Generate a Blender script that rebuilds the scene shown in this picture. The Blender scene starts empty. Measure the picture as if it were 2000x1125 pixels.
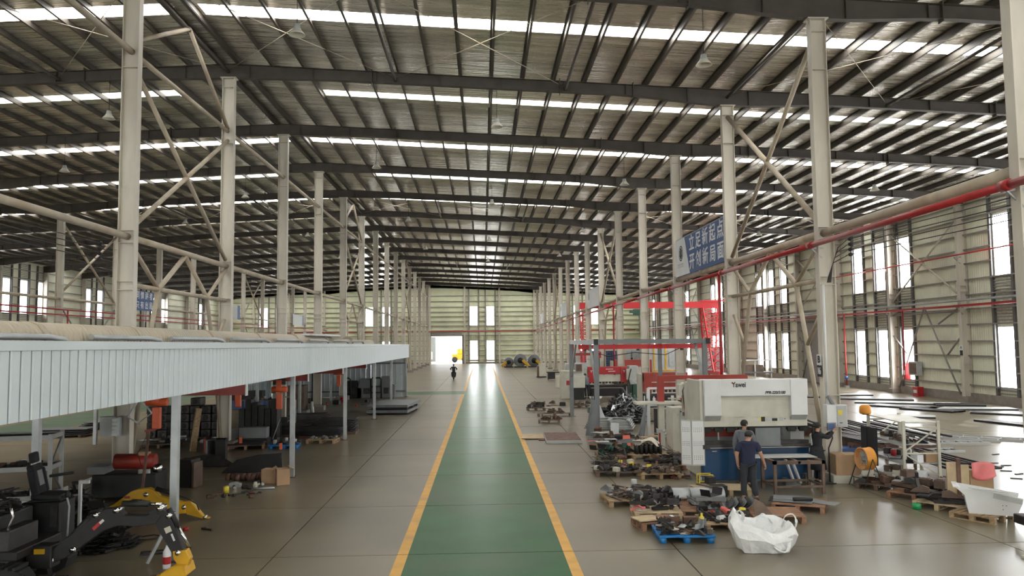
import bpy, math, random
from mathutils import Vector, Matrix, Euler
R_ = math.radians
random.seed(7)
SC = bpy.context.scene
COL = SC.collection
# ---------------------------------------------------------------- camera, world, sun, exposure
cd = bpy.data.cameras.new('camera'); cam = bpy.data.objects.new('camera', cd); COL.objects.link(cam)
H = 3.72
PT, YW, RL = 0.0698865, 0.0383575, 0.0101935
fw = Vector((math.sin(YW)*math.cos(PT), math.cos(YW)*math.cos(PT), math.sin(PT)))
rt = Vector((math.cos(YW), -math.sin(YW), 0)); up = rt.cross(fw)
rr = rt*math.cos(RL) - up*math.sin(RL); uu = up*math.cos(RL) + rt*math.sin(RL)
m = Matrix((rr, uu, -fw)).transposed().to_4x4(); m.translation = (0, 0, H)
cam.matrix_world = m
cd.sensor_width = 36; cd.lens = 1519.98*36/2000; cd.clip_end = 600; cd.clip_start = .1
SC.camera = cam
w = bpy.data.worlds.new('sky'); SC.world = w; w.use_nodes = True
nt = w.node_tree; nt.nodes.clear()
wo = nt.nodes.new('ShaderNodeOutputWorld'); bg = nt.nodes.new('ShaderNodeBackground')
tc = nt.nodes.new('ShaderNodeTexCoord'); sx = nt.nodes.new('ShaderNodeSeparateXYZ'); cr = nt.nodes.new('ShaderNodeValToRGB')
nt.links.new(tc.outputs['Generated'], sx.inputs[0]); nt.links.new(sx.outputs['Z'], cr.inputs[0])
cr.color_ramp.elements[0].color = (1, .99, .97, 1); cr.color_ramp.elements[1].color = (.72, .84, 1, 1)
nt.links.new(cr.outputs[0], bg.inputs[0]); nt.links.new(bg.outputs[0], wo.inputs[0])
bg.inputs[1].default_value = 1.6
sd = bpy.data.lights.new('sun', 'SUN'); sd.energy = 9.0; sd.angle = R_(.6); sd.color = (1, .96, .88)
sun = bpy.data.objects.new('sun', sd); COL.objects.link(sun)
sun.rotation_euler = Vector((-7.4, -8.2, -9.2)).to_track_quat('-Z', 'Y').to_euler()
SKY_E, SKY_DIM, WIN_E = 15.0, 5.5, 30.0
SC.view_settings.view_transform = 'Standard'; SC.view_settings.look = 'None'
SC.view_settings.exposure = 0.26; SC.view_settings.gamma = 1; SC.view_settings.use_curve_mapping = False
SC.cycles.max_bounces = 8; SC.cycles.diffuse_bounces = 4; SC.cycles.glossy_bounces = 4; SC.cycles.transparent_max_bounces = 12
SC.cycles.caustics_reflective = False; SC.cycles.sample_clamp_indirect = 6

# ---------------------------------------------------------------- materials
def mat(name, col, rough=.6, metal=0., var=.12, scale=4., bump=0., bscale=None, stretch=(1, 1, 1), spec=.5, dirt=None, dscale=.6, dlo=.5, dhi=.7):
    M = bpy.data.materials.new(name); M.use_nodes = True; t = M.node_tree; n = t.nodes; L = t.links
    p = n['Principled BSDF']; p.inputs['Roughness'].default_value = rough; p.inputs['Metallic'].default_value = metal
    p.inputs['Specular IOR Level'].default_value = spec
    c = tuple(col) + (1,)
    tc = n.new('ShaderNodeTexCoord'); mp = n.new('ShaderNodeMapping'); mp.inputs['Scale'].default_value = stretch
    L.new(tc.outputs['Object'], mp.inputs[0])
    no = n.new('ShaderNodeTexNoise'); no.inputs['Scale'].default_value = scale; no.inputs['Detail'].default_value = 4
    L.new(mp.outputs[0], no.inputs['Vector'])
    r = n.new('ShaderNodeMapRange'); r.inputs[1].default_value = .3; r.inputs[2].default_value = .7
    r.inputs[3].default_value = 1-var; r.inputs[4].default_value = 1+var
    L.new(no.outputs[0], r.inputs[0])
    mx = n.new('ShaderNodeMix'); mx.data_type = 'RGBA'; mx.blend_type = 'MULTIPLY'; mx.inputs[0].default_value = 1
    mx.inputs[6].default_value = c; L.new(r.outputs[0], mx.inputs[7])
    out = mx.outputs[2]
    if dirt:
        n2 = n.new('ShaderNodeTexNoise'); n2.inputs['Scale'].default_value = dscale; n2.inputs['Detail'].default_value = 5
        L.new(mp.outputs[0], n2.inputs['Vector'])
        r2 = n.new('ShaderNodeMapRange'); r2.inputs[1].default_value = dlo; r2.inputs[2].default_value = dhi
        L.new(n2.outputs[0], r2.inputs[0])
        m2 = n.new('ShaderNodeMix'); m2.data_type = 'RGBA'; L.new(r2.outputs[0], m2.inputs[0])
        L.new(out, m2.inputs[6]); m2.inputs[7].default_value = tuple(dirt)+(1,); out = m2.outputs[2]
    L.new(out, p.inputs['Base Color'])
    if bump:
        nb = n.new('ShaderNodeTexNoise'); nb.inputs['Scale'].default_value = bscale or scale*3; nb.inputs['Detail'].default_value = 3
        L.new(mp.outputs[0], nb.inputs['Vector'])
        b = n.new('ShaderNodeBump'); b.inputs['Strength'].default_value = bump; b.inputs['Distance'].default_value = .05
        L.new(nb.outputs[0], b.inputs['Height']); L.new(b.outputs[0], p.inputs['Normal'])
    return M
def emat(name, col, e, trans=0.):
    M = bpy.data.materials.new(name); M.use_nodes = True; t = M.node_tree; n = t.nodes; L = t.links; n.clear()
    o = n.new('ShaderNodeOutputMaterial'); em = n.new('ShaderNodeEmission')
    em.inputs[0].default_value = tuple(col)+(1,); em.inputs[1].default_value = e
    if trans:
        tr = n.new('ShaderNodeBsdfTransparent'); ad = n.new('ShaderNodeMixShader'); ad.inputs[0].default_value = 1-trans
        L.new(tr.outputs[0], ad.inputs[1]); L.new(em.outputs[0], ad.inputs[2]); L.new(ad.outputs[0], o.inputs[0])
    else: L.new(em.outputs[0], o.inputs[0])
    return M
def corrugated(name, col, rough, metal, axis, period, bump, dirtcol=None, spec=.4):
    """sheet metal with ribs running along the other direction of `axis`"""
    M = mat(name, col, rough, metal, .07, .6, 0, spec=spec, dirt=dirtcol, dscale=.35, dlo=.5, dhi=.8); t = M.node_tree; n = t.nodes; L = t.links
    tc = n.new('ShaderNodeTexCoord'); wv = n.new('ShaderNodeTexWave'); wv.bands_direction = axis; wv.wave_profile = 'SIN'
    wv.inputs['Scale'].default_value = .314/period; L.new(tc.outputs['Object'], wv.inputs[0])
    b = n.new('ShaderNodeBump'); b.inputs['Strength'].default_value = bump; b.inputs['Distance'].default_value = .03
    L.new(wv.outputs['Fac'], b.inputs['Height']); L.new(b.outputs[0], n['Principled BSDF'].inputs['Normal'])
    return M
MT = {}
MT['concrete'] = mat('polished_concrete', (.186, .160, .106), .28, 0, .12, .5, .010, 1.2, spec=.34, dirt=(.130, .112, .080), dscale=.23, dlo=.40, dhi=.72)
MT['dusty'] = mat('dusty_tan_concrete', (.20, .16, .095), .7, 0, .12, .5, spec=.12, dirt=(.16, .128, .08), dscale=.23, dlo=.4, dhi=.72)
MT['green_old'] = mat('dusty_green_paint', (.10, .14, .085), .7, 0, .1, .8, spec=.12)
MT['joint'] = mat('dark_joint', (.05, .045, .04), .9)
MT['green'] = mat('green_paint', (.030, .108, .040), .29, 0, .16, .8, .010, 1.5, spec=.055, dirt=(.078, .105, .062), dscale=.35, dlo=.45, dhi=.75)
MT['yellow_line'] = mat('yellow_line_paint', (.62, .33, .045), .5, 0, .12, 3, dirt=(.42, .25, .08), dscale=1.6, dlo=.55, dhi=.8)
MT['steel'] = mat('grey_column_paint', (.57, .53, .45), .55, 0, .16, 2.2, 0, stretch=(1, 1, .3), dirt=(.40, .34, .27), dscale=1.1, dlo=.5, dhi=.8)
MT['tube'] = mat('dusty_beige_tube', (.42, .36, .27), .6, 0, .15, 2.2, dirt=(.33, .25, .17), dscale=.9, dlo=.5, dhi=.75)
MT['rafter'] = mat('dark_primer_steel', (.070, .058, .049), .62, 0, .15, 2.)
MT['purlin'] = mat('galvanised_purlin', (.085, .073, .06), .5, .15, .18, 1.5)
def foil():
    M = mat('foil_insulation', (.93, .88, .77), .27, .66, .30, .8, 0, stretch=(.22, 2.2, 1), dirt=(.66, .61, .53), dscale=.5, dlo=.45, dhi=.7)
    t = M.node_tree; n = t.nodes; L = t.links; p = n['Principled BSDF']
    tc = n.new('ShaderNodeTexCoord'); mp = n.new('ShaderNodeMapping'); mp.inputs['Scale'].default_value = (.13, 1.25, 1)
    L.new(tc.outputs['Object'], mp.inputs[0])
    a = n.new('ShaderNodeTexNoise'); a.inputs['Scale'].default_value = 2.6; a.inputs['Detail'].default_value = 4; a.inputs['Roughness'].default_value = .62
    L.new(mp.outputs[0], a.inputs['Vector'])
    b = n.new('ShaderNodeBump'); b.inputs['Strength'].default_value = 1.0; b.inputs['Distance'].default_value = .13
    L.new(a.outputs[0], b.inputs['Height'])
    a2 = n.new('ShaderNodeTexNoise'); a2.inputs['Scale'].default_value = 11; a2.inputs['Detail'].default_value = 2; L.new(tc.outputs['Object'], a2.inputs['Vector'])
    b2 = n.new('ShaderNodeBump'); b2.inputs['Strength'].default_value = .25; b2.inputs['Distance'].default_value = .02
    L.new(a2.outputs[0], b2.inputs['Height']); L.new(b.outputs[0], b2.inputs['Normal']); L.new(b2.outputs[0], p.inputs['Normal'])
    return M
MT['foil'] = foil()
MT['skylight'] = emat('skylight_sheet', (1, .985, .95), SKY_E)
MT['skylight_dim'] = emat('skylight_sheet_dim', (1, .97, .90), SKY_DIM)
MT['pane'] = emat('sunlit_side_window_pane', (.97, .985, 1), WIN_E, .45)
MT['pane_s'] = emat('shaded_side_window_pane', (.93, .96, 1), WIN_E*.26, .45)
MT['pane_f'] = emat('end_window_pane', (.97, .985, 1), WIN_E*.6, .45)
MT['tray'] = mat('translucent_tray', (.62, .6, .5), .4)
MT['clad_r'] = corrugated('cream_sheet_right', (.76, .76, .60), .5, 0, 'Y', .2, .5, (.58, .56, .45))
MT['clad_f'] = corrugated('cream_sheet_far', (.74, .76, .53), .5, 0, 'X', .2, .3, (.55, .56, .4))
MT['girt'] = mat('grey_girt', (.24, .22, .20), .55)
MT['girt_d'] = mat('dark_post', (.10, .095, .09), .6)
MT['plinth'] = mat('cement_plinth', (.25, .22, .19), .85, 0, .15, 3)
MT['alu'] = mat('window_aluminium', (.62, .64, .66), .4, .3)
MT['redpipe'] = mat('red_pipe_paint', (.33, .020, .022), .38, 0, .12, 5)
MT['red'] = mat('red_machine_paint', (.40, .018, .02), .38, 0, .10, 3)
MT['redcrane'] = mat('bright_red_crane_paint', (.55, .018, .022), .4, 0, .06, 3)
MT['darkred'] = mat('oxide_red_paint', (.30, .03, .018), .45, 0, .12, 3)
MT['orange'] = mat('hoist_orange', (.68, .11, .03), .45, 0, .1, 5)
MT['white'] = mat('white_enamel', (.66, .67, .66), .4, 0, .05, 2, dirt=(.5, .49, .46), dscale=.8, dlo=.55, dhi=.9)
MT['cream'] = mat('cream_enamel', (.56, .54, .45), .45, 0, .08, 2, dirt=(.38, .36, .29), dscale=1.3, dlo=.5, dhi=.8)
MT['blue'] = mat('machine_blue', (.008, .05, .125), .4, 0, .15, 2)
MT['palblue'] = mat('plastic_blue', (.015, .16, .42), .4, 0, .1, 3)
MT['palwood'] = mat('pallet_wood', (.33, .23, .13), .8, 0, .3, 5, 0, stretch=(1, 3, 3))
MT['palwood_l'] = mat('pallet_wood_pale', (.46, .36, .23), .8, 0, .22, 5, 0, stretch=(1, 3, 3))
MT['palwood_r'] = mat('pallet_wood_reddish', (.27, .145, .085), .8, 0, .3, 5, 0, stretch=(1, 3, 3))
MT['black'] = mat('black_steel', (.017, .016, .016), .55, .1, .3, 4)
MT['dark'] = mat('dark_scale_steel', (.045, .041, .039), .5, .3, .4, 4)
MT['grey'] = mat('grey_paint', (.18, .19, .195), .5, 0, .1, 3)
MT['lgrey'] = mat('light_grey_paint', (.42, .43, .42), .5, 0, .1, 3)
MT['galv'] = mat('galvanised_steel', (.38, .40, .40), .42, .4, .15, 3)
MT['rust'] = mat('rusty_steel', (.13, .07, .048), .7, .2, .4, 5)
MT['sheet'] = mat('bare_steel_sheet', (.40, .42, .43), .3, .7, .15, 2)
MT['brown'] = mat('brown_oiled_steel', (.14, .095, .07), .5, .3, .3, 3)
MT['yellow'] = mat('digger_yellow', (.60, .33, .012), .42, 0, .12, 4, dirt=(.35, .2, .04), dscale=3, dlo=.55, dhi=.8)
MT['card'] = mat('cardboard', (.40, .26, .15), .85, 0, .1, 3)
MT['ply'] = mat('plywood', (.48, .37, .23), .75, 0, .15, 3, dirt=(.33, .22, .13), dscale=2, dlo=.55, dhi=.8)
MT['coral'] = mat('coral_card', (.72, .15, .11), .6, 0, .08, 3)
MT['pink'] = mat('pink_plastic', (.75, .20, .20), .45, 0, .12, 4)
MT['bag'] = mat('white_woven_plastic', (.72, .73, .72), .55, 0, .05, 6, .25, 18)
MT['cloth'] = mat('stained_white_cloth', (.62, .56, .47), .9, 0, .15, 7, .3, 20)
MT['rubber'] = mat('black_rubber', (.018, .018, .018), .7, 0, .2, 6)
MT['chrome'] = mat('chrome_rod', (.75, .75, .75), .12, 1.)
MT['orangefan'] = mat('fan_orange', (.68, .28, .03), .42, 0, .08, 5)
MT['signblue'] = mat('banner_blue', (.035, .085, .23), .5, 0, .05, 2)
MT['signwhite'] = mat('banner_white', (.70, .71, .72), .5, 0, .04, 2)
MT['ink'] = mat('black_ink', (.015, .015, .016), .6)
MT['redink'] = mat('red_ink', (.5, .02, .02), .6)
MT['fascia'] = corrugated('pale_blue_grey_sheet', (.56, .625, .645), .42, .0, 'Y', 4., .0)
MT['duct'] = corrugated('dusty_spiral_duct', (.42, .37, .28), .45, .25, 'Y', .11, .5, (.33, .35, .31))
MT['skin'] = mat('skin', (.42, .23, .155), .6, 0, .05, 8)
MT['hair'] = mat('black_hair', (.012, .011, .011), .7, 0, .3, 30)
MT['navy'] = mat('navy_shirt', (.016, .02, .05), .85, 0, .12, 8)
MT['greyshirt'] = mat('grey_shirt', (.15, .16, .185), .85, 0, .1, 8)
MT['blackcloth'] = mat('black_cloth', (.018, .018, .022), .9, 0, .15, 8)
MT['trouser'] = mat('dark_trousers', (.028, .03, .036), .9, 0, .15, 8)
MT['shoe'] = mat('dark_shoe', (.03, .03, .035), .6)
MT['green_p'] = mat('green_plastic', (.02, .30, .10), .45)
MT['dkgreen'] = mat('dark_green_bin', (.02, .07, .045), .5)
MT['yel'] = mat('yellow_plastic', (.75, .60, .05), .5)
MT['asphalt'] = mat('yard_concrete', (.6, .59, .56), .8)

# ---------------------------------------------------------------- mesh builder
class MB:
    def __init__(s): s.v = []; s.f = []; s.smooth = []
    def add(s, vs, fs, sm=False):
        b = len(s.v); s.v += [tuple(v) for v in vs]; s.f += [tuple(b+i for i in f) for f in fs]; s.smooth += [sm]*len(fs); return s
    def box(s, c, d, rz=0, M=None):
        x, y, z = [q/2 for q in d]
        vs = [Vector(p) for p in ((-x,-y,-z),(x,-y,-z),(x,y,-z),(-x,y,-z),(-x,-y,z),(x,-y,z),(x,y,z),(-x,y,z))]
        if M is None: M = Matrix.Translation(c) @ Matrix.Rotation(rz, 4, 'Z')
        else: M = Matrix.Translation(c) @ M.to_4x4()
        return s.add([M @ v for v in vs], [(0,3,2,1),(4,5,6,7),(0,1,5,4),(1,2,6,5),(2,3,7,6),(3,0,4,7)])
    def bx(s, x0, x1, y0, y1, z0, z1): return s.box(((x0+x1)/2, (y0+y1)/2, (z0+z1)/2), (abs(x1-x0), abs(y1-y0), abs(z1-z0)))
    def bar(s, p, q, w, h=None):
        p = Vector(p); q = Vector(q); d = q-p; h = h or w
        R = d.to_track_quat('X', 'Z').to_matrix()
        return s.box((p+q)/2, (d.length, w, h), M=R)
    def tube(s, pts, r, n=8, cap=True, rs=None):
        pts = [Vector(p) for p in pts]; rings = []; up = Vector((0, 0, 1))
        for i, p in enumerate(pts):
            a = pts[max(i-1, 0)]; b = pts[min(i+1, len(pts)-1)]; d = (b-a).normalized()
            u = d.cross(up) if abs(d.z) < .95 else d.cross(Vector((1, 0, 0))); u.normalize(); v = u.cross(d)
            q = rs[i] if rs else r
            rings.append([p+u*math.cos(t)*q+v*math.sin(t)*q for t in [2*math.pi*k/n for k in range(n)]])
        vs = [v for g in rings for v in g]; fs = []
        for i in range(len(rings)-1):
            for k in range(n): fs.append((i*n+k, i*n+(k+1)%n, (i+1)*n+(k+1)%n, (i+1)*n+k))
        s.add(vs, fs, True)
        if cap:
            b = len(s.v)-len(vs); s.f.append(tuple(b+k for k in reversed(range(n)))); s.f.append(tuple(b+(len(rings)-1)*n+k for k in range(n))); s.smooth += [False, False]
        return s
    def lathe(s, c, prof, n=16, M=None):
        M = M or Matrix.Identity(4); vs = []; fs = []
        for r, z in prof:
            for k in range(n):
                t = 2*math.pi*k/n; vs.append(Vector(c)+(M @ Vector((r*math.cos(t), r*math.sin(t), z))))
        for i in range(len(prof)-1):
            for k in range(n): fs.append((i*n+k, i*n+(k+1)%n, (i+1)*n+(k+1)%n, (i+1)*n+k))
        return s.add(vs, fs, True)
    def prism(s, poly, a, b, plane='xz'):
        """poly in a plane, extruded from a to b along the third axis"""
        n = len(poly)
        def P(u, v, w): return (u, w, v) if plane == 'xz' else ((w, u, v) if plane == 'yz' else (u, v, w))
        vs = [P(u, v, a) for u, v in poly]+[P(u, v, b) for u, v in poly]
        fs = [tuple(range(n))[::-1], tuple(range(n, 2*n))]+[(i, (i+1) % n, n+(i+1) % n, n+i) for i in range(n)]
        return s.add(vs, fs)
    def quad(s, a, b, c, d): return s.add([a, b, c, d], [(0, 1, 2, 3)])
    def mesh(s, name, m):
        me = bpy.data.meshes.new(name); me.from_pydata(s.v, [], s.f); me.materials.append(MT[m] if isinstance(m, str) else m)
        me.polygons.foreach_set('use_smooth', s.smooth)
        import bmesh
        bm = bmesh.new(); bm.from_mesh(me); bmesh.ops.recalc_face_normals(bm, faces=bm.faces); bm.to_mesh(me); bm.free()
        me.update(); return me
    def build(s, name, m, parent=None, bev=0, **k):
        o = link(name, s.mesh(name, m), parent)
        if bev:
            b = o.modifiers.new('b', 'BEVEL'); b.width = bev; b.segments = 2; b.limit_method = 'ANGLE'
        if k: tag(o, **k)
        return o
def link(name, data, parent=None):
    o = bpy.data.objects.new(name, data); COL.objects.link(o)
    if parent: o.parent = parent
    return o
def tag(o, label=None, cat=None, group=None, kind=None, loc=None, rz=None):
    if label: o['label'] = label
    if cat: o['category'] = cat
    if group: o['group'] = group
    if kind: o['kind'] = kind
    if loc: o.location = loc
    if rz is not None: o.rotation_euler = (0, 0, rz)
    return o
def thing(name, label, cat, loc=(0, 0, 0), rz=0, group=None, kind=None):
    return tag(link(name, None), label, cat, group, kind, loc, rz)
def kids(o): return [c for c in o.children]
def dup(o, loc=None, rz=None, label=None, parent=None, group=None):
    c = o.copy(); COL.objects.link(c)
    if parent: c.parent = parent
    if loc is not None: c.location = loc
    if rz is not None: c.rotation_euler = (0, 0, rz)
    if label: c['label'] = label
    if group: c['group'] = group
    for k in list(o.children): dup(k, parent=c)
    return c
def nth(i): return ['nearest', 'second', 'third', 'fourth', 'fifth', 'sixth', 'seventh', 'eighth', 'ninth', 'tenth', 'eleventh', 'twelfth', 'thirteenth', 'fourteenth', 'fifteenth', 'sixteenth', 'seventeenth', 'eighteenth', 'nineteenth', 'twentieth', 'twenty-first', 'twenty-second', 'twenty-third', 'twenty-fourth', 'twenty-fifth', 'twenty-sixth'][i]
def rank(objs, base, group):
    """labels for look-alikes, told apart by their order from the left in the picture"""
    objs = sorted(objs, key=lambda o: o.location.x/max(o.location.y, 1))
    for i, o in enumerate(objs):
        o['label'] = base if len(objs) == 1 else f'{base}, {"leftmost" if i == 0 else nth(i)+" from the left" if i < len(objs)-1 else "rightmost"}'
        if len(objs) > 1: o['group'] = group
def text(body, size, m, parent, loc, rot, name='lettering', depth=.004, squash=1., bold=0., align='CENTER', shear=0.):
    c = bpy.data.curves.new(name, 'FONT'); c.body = body; c.size = size; c.extrude = depth; c.align_x = align; c.align_y = 'CENTER'; c.offset = bold; c.shear = shear
    t = bpy.data.objects.new(name, c); COL.objects.link(t); bpy.context.view_layer.update()
    me = bpy.data.meshes.new_from_object(t); bpy.data.objects.remove(t); me.materials.clear(); me.materials.append(MT[m])
    o = link(name, me, parent); o.location = loc; o.rotation_euler = rot; o.scale = (squash, 1, 1)
    return o
Yf = lambda n: 12.91+8*n
XL, XR, XW, XE = -9.4, 9.4, 28.7, -47.0
YB, YE = Yf(-3), Yf(16)
def ztop(x): return 14.23-.05*abs(x-XL)
# ================================================================ SETTING
# ---- floor: a dark bed with concrete slabs standing proud of the joints
fl = MB().bx(XE-.3, XW+.3, YB-.2, YE+.2, -.3, -.02).build('floor', 'joint', kind='structure', label='grey polished concrete floor slabs of the hall', cat='floor')
xs = [XE-.3, -37.6, -28.2, -18.8, -11.2, -3.7, 3.45, 9.4, 18.8, XW+.3]
g = .012
y = 14.1-4.13*6; ys = []
while y < YE+.2: ys.append(y); y += 4.13
ys.append(YE+.2)
far = MB()
for i in range(len(xs)-1):
    for j in range(len(ys)-1):
        b = far if (ys[j] > 85 or ys[j] < 3) else MB()
        b.bx(xs[i]+g, xs[i+1]-g, ys[j]+g, ys[j+1]-g, -.1, 0)
        if b is not far: b.build('slab', 'dusty' if xs[i] < -15 and ys[j] < 70 else 'concrete', fl)
far.build('slab_field', 'concrete', fl, kind='stuff')
def strip(name, m, x0, x1, a, b, z=.004):
    s = MB(); cuts = [a]+[q for q in ys if a < q < b]+[b]
    for p, q in zip(cuts, cuts[1:]): s.bx(x0, x1, p+g, q-g, -.05, z)
    return s
strip('a', 0, -1.34, 1.40, 4, 134, .003).build('aisle_paint', 'green', label='long green painted aisle down the middle of the floor', cat='floor marking', kind='structure')
strip('a', 0, -1.53, -1.345, 4, 57, .0035).build('aisle_line', 'yellow_line', label='yellow line along the left edge of the green aisle', cat='floor marking', kind='structure')
strip('a', 0, 1.405, 1.585, 4, 134, .0035).build('aisle_line', 'yellow_line', label='yellow line along the right edge of the green aisle', cat='floor marking', kind='structure')
strip('a', 0, -1.53, -1.345, 61, 134, .0035).build('aisle_line', 'yellow_line', label='far yellow line of the green aisle beyond the cross aisle', cat='floor marking', kind='structure')
strip('a', 0, -22.6, -19.3, 8, 134, .003).build('aisle_paint', 'green_old', label='green painted aisle in the left bay beyond the steel canopy', cat='floor marking', kind='structure')
MB().bx(-19.3, -1.35, 57.2, 60.8, -.05, .0025).build('aisle_paint', 'green', label='green cross aisle joining the two long aisles', cat='floor marking', kind='structure')
# ---- yard outside the far door
yd = MB().bx(-60, 60, YE+.2, YE+90, -.3, -.03).build('ground_yard', 'asphalt', kind='structure', label='pale concrete yard seen through the open far door', cat='ground')

# ---- roof: foil sheets, skylights, purlins, rafters as parts of the ceiling
ceil = thing('ceiling', 'foil lined steel roof with dark rafters, purlins and skylight strips', 'ceiling', kind='structure')
ZP = .25
strips = {n: ('skylight' if n % 2 else 'skylight_dim') for n in [-3, -1, 0]+list(range(1, 16))}  # strips out of view and dim ones in far even bays are added light
def slope_sheet(b, y0, y1, segs, dz=0., th=.02):
    for x0, x1 in segs:
        b.add([(x0, y0, ztop(x0)+ZP+dz), (x1, y0, ztop(x1)+ZP+dz), (x1, y1, ztop(x1)+ZP+dz), (x0, y1, ztop(x0)+ZP+dz),
               (x0, y0, ztop(x0)+ZP+dz+th), (x1, y0, ztop(x1)+ZP+dz+th), (x1, y1, ztop(x1)+ZP+dz+th), (x0, y1, ztop(x0)+ZP+dz+th)],
              [(0,1,2,3),(4,7,6,5),(0,4,5,1),(1,5,6,2),(2,6,7,3),(3,7,4,0)])
bounds = [YB]
for n in sorted(strips):
    bounds += [Yf(n)+3.25, Yf(n)+4.05]
bounds.append(YE+.3)
for i in range(0, len(bounds), 2):
    a, c = bounds[i], bounds[i+1]
    for x0, x1 in ((XE-.3, XL), (XL, XW+.3)):
        b = MB(); slope_sheet(b, a, c, [(x0, x1)]); b.build('insulation_sheet', 'foil', ceil)
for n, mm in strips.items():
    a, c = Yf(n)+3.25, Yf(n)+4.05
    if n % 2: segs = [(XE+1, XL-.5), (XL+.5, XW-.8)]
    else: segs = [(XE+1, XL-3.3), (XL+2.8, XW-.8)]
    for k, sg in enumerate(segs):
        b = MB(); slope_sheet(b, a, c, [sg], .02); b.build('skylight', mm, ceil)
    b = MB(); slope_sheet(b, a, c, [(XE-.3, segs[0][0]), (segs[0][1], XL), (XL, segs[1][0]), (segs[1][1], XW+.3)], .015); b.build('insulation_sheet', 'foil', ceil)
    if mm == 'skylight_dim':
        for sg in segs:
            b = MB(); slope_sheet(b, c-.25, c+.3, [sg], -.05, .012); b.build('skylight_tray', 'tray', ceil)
def purlin_mesh():
    b = MB(); z = 0
    b.bx(-.004, .004, YB, YE, .01, ZP); b.bx(-.004, .075, YB, YE, 0, .008); b.bx(-.075, .004, YB, YE, ZP-.012, ZP-.004)
    return b.mesh('purlin', 'purlin')
pm = purlin_mesh(); x = XL+.36
px = []
while x < XW: px.append(x); x += 1.18
x = XL-.36
while x > XE: px.append(x); x -= 1.18
for x in px:
    o = link('purlin', pm, ceil); o.location = (x, 0, ztop(x))
for x in (XL-.36, XL+.36):   # the pair beside the ridge is boxed in with sag members
    MB().bx(x-.06, x+.06, YB, YE, ztop(x)-.03, ztop(x)+.05).build('ridge_member', 'rafter', ceil)
def depth(x):
    d = .42
    for xc, e, r in ((XL, .53, 3.5), (XR, .62, 3.6), (-28.2, .62, 3.6), (XW, .7, 4), (XE, .7, 4)):
        k = max(0, 1-abs(x-xc)/r); d = max(d, .42+(e-.42)*min(1, k*1.25))
    return d
def rafter_mesh():
    b = MB(); N = []
    x = XE
    while x < XW-.01: N.append(x); x += .9
    N += [XW, XL, XR, -28.2, XR-.9, XR+.9]; N = sorted(set(round(q, 2) for q in N))
    top = [(q, ztop(q)) for q in N]; bot = [(q, ztop(q)-depth(q)) for q in N]
    for (p, q, r, s) in zip(top, top[1:], bot, bot[1:]):
        for (u0, u1, wd) in (((p, q), -.014, .11), ((r, s), .014, .115)):
            (xa, za), (xb, zb) = u0
            b.add([(xa,-wd,za),(xb,-wd,zb),(xb,wd,zb),(xa,wd,za),(xa,-wd,za+u1),(xb,-wd,zb+u1),(xb,wd,zb+u1),(xa,wd,za+u1)],
                  [(0,1,2,3),(4,7,6,5),(0,4,5,1),(1,5,6,2),(2,6,7,3),(3,7,4,0)])
        b.add([(p[0],0,p[1]),(q[0],0,q[1]),(s[0],0,s[1]),(r[0],0,r[1])], [(0,1,2,3)])
    for xc in (XL-5.3, XL+5.3, XL+12.4, XR-3.6, XR+3.6, XR+10.5, -28.2+4, -28.2-4, -38):   # bolted end plates, taller than the beam
        b.bx(xc-.012, xc+.012, -.12, .12, ztop(xc)-depth(xc)-.09, ztop(xc)+.09)
    x = XE+.6
    while x < XW: b.bx(x-.005, x+.005, -.1, .1, ztop(x)-depth(x), ztop(x)); x += 2.36
    return b.mesh('rafter', 'rafter')
rm = rafter_mesh()
for n in range(-3, 17):
    o = link('rafter', rm, ceil); o.location = (0, Yf(n), 0)
braced = [1, 5, 10]
for n in braced:       # struts and crossed rods in the roof plane
    y0, y1 = Yf(n), Yf(n+1)
    nodes = [XL-18.8, XL-12.4, XL-6.2, XL, XL+6.2, XL+12.6, XR, XR+6.2, XR+12.4, XW]
    for i, xx in enumerate(nodes):
        z = ztop(xx)-.32
        MB().tube([(xx, y0+.1, z), (xx, y1-.1, z)], .06, 8).build('roof_strut', 'rafter', ceil)
        if i and i != 6:
            xa = nodes[i-1]; za = ztop(xa)-.25; zb = ztop(xx)-.25
            MB().tube([(xa, y0+.1, za), (xx, y1-.1, zb)], .013, 5).build('brace_rod', 'tube', ceil)
            MB().tube([(xa, y1-.1, za), (xx, y0+.1, zb)], .013, 5).build('brace_rod', 'tube', ceil)

# ---- columns
def column_mesh(h, d=.44, fwid=.25, rows=(6.45, 6.78)):
    b = MB(); t = .02
    b.bx(-d/2, -d/2+t, -fwid/2, fwid/2, 0, h); b.bx(d/2-t, d/2, -fwid/2, fwid/2, 0, h); b.bx(-d/2, d/2, -.008, .008, 0, h)
    for z in (2.2, 5.2, 5.42, rows[0], rows[1], 11.2, h-.35):
        if z < h-.1: b.bx(-d/2, d/2, -fwid/2+.01, fwid/2-.01, z, z+.018)
    b.bx(-d/2-.07, d/2+.07, -fwid/2-.05, fwid/2+.05, h, h+.03)
    for sx in (-1, 1): b.add([(sx*d/2, -.006, h), (sx*(d/2+.07), -.006, h), (sx*d/2, -.006, h-.14), (sx*d/2, .006, h), (sx*(d/2+.07), .006, h), (sx*d/2, .006, h-.14)], [(0,1,2),(3,5,4),(0,3,4,1),(1,4,5,2),(2,5,3,0)])
    b.bx(-d/2-.1, d/2+.1, -fwid/2-.1, fwid/2+.1, 0, .04)
    return b
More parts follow.
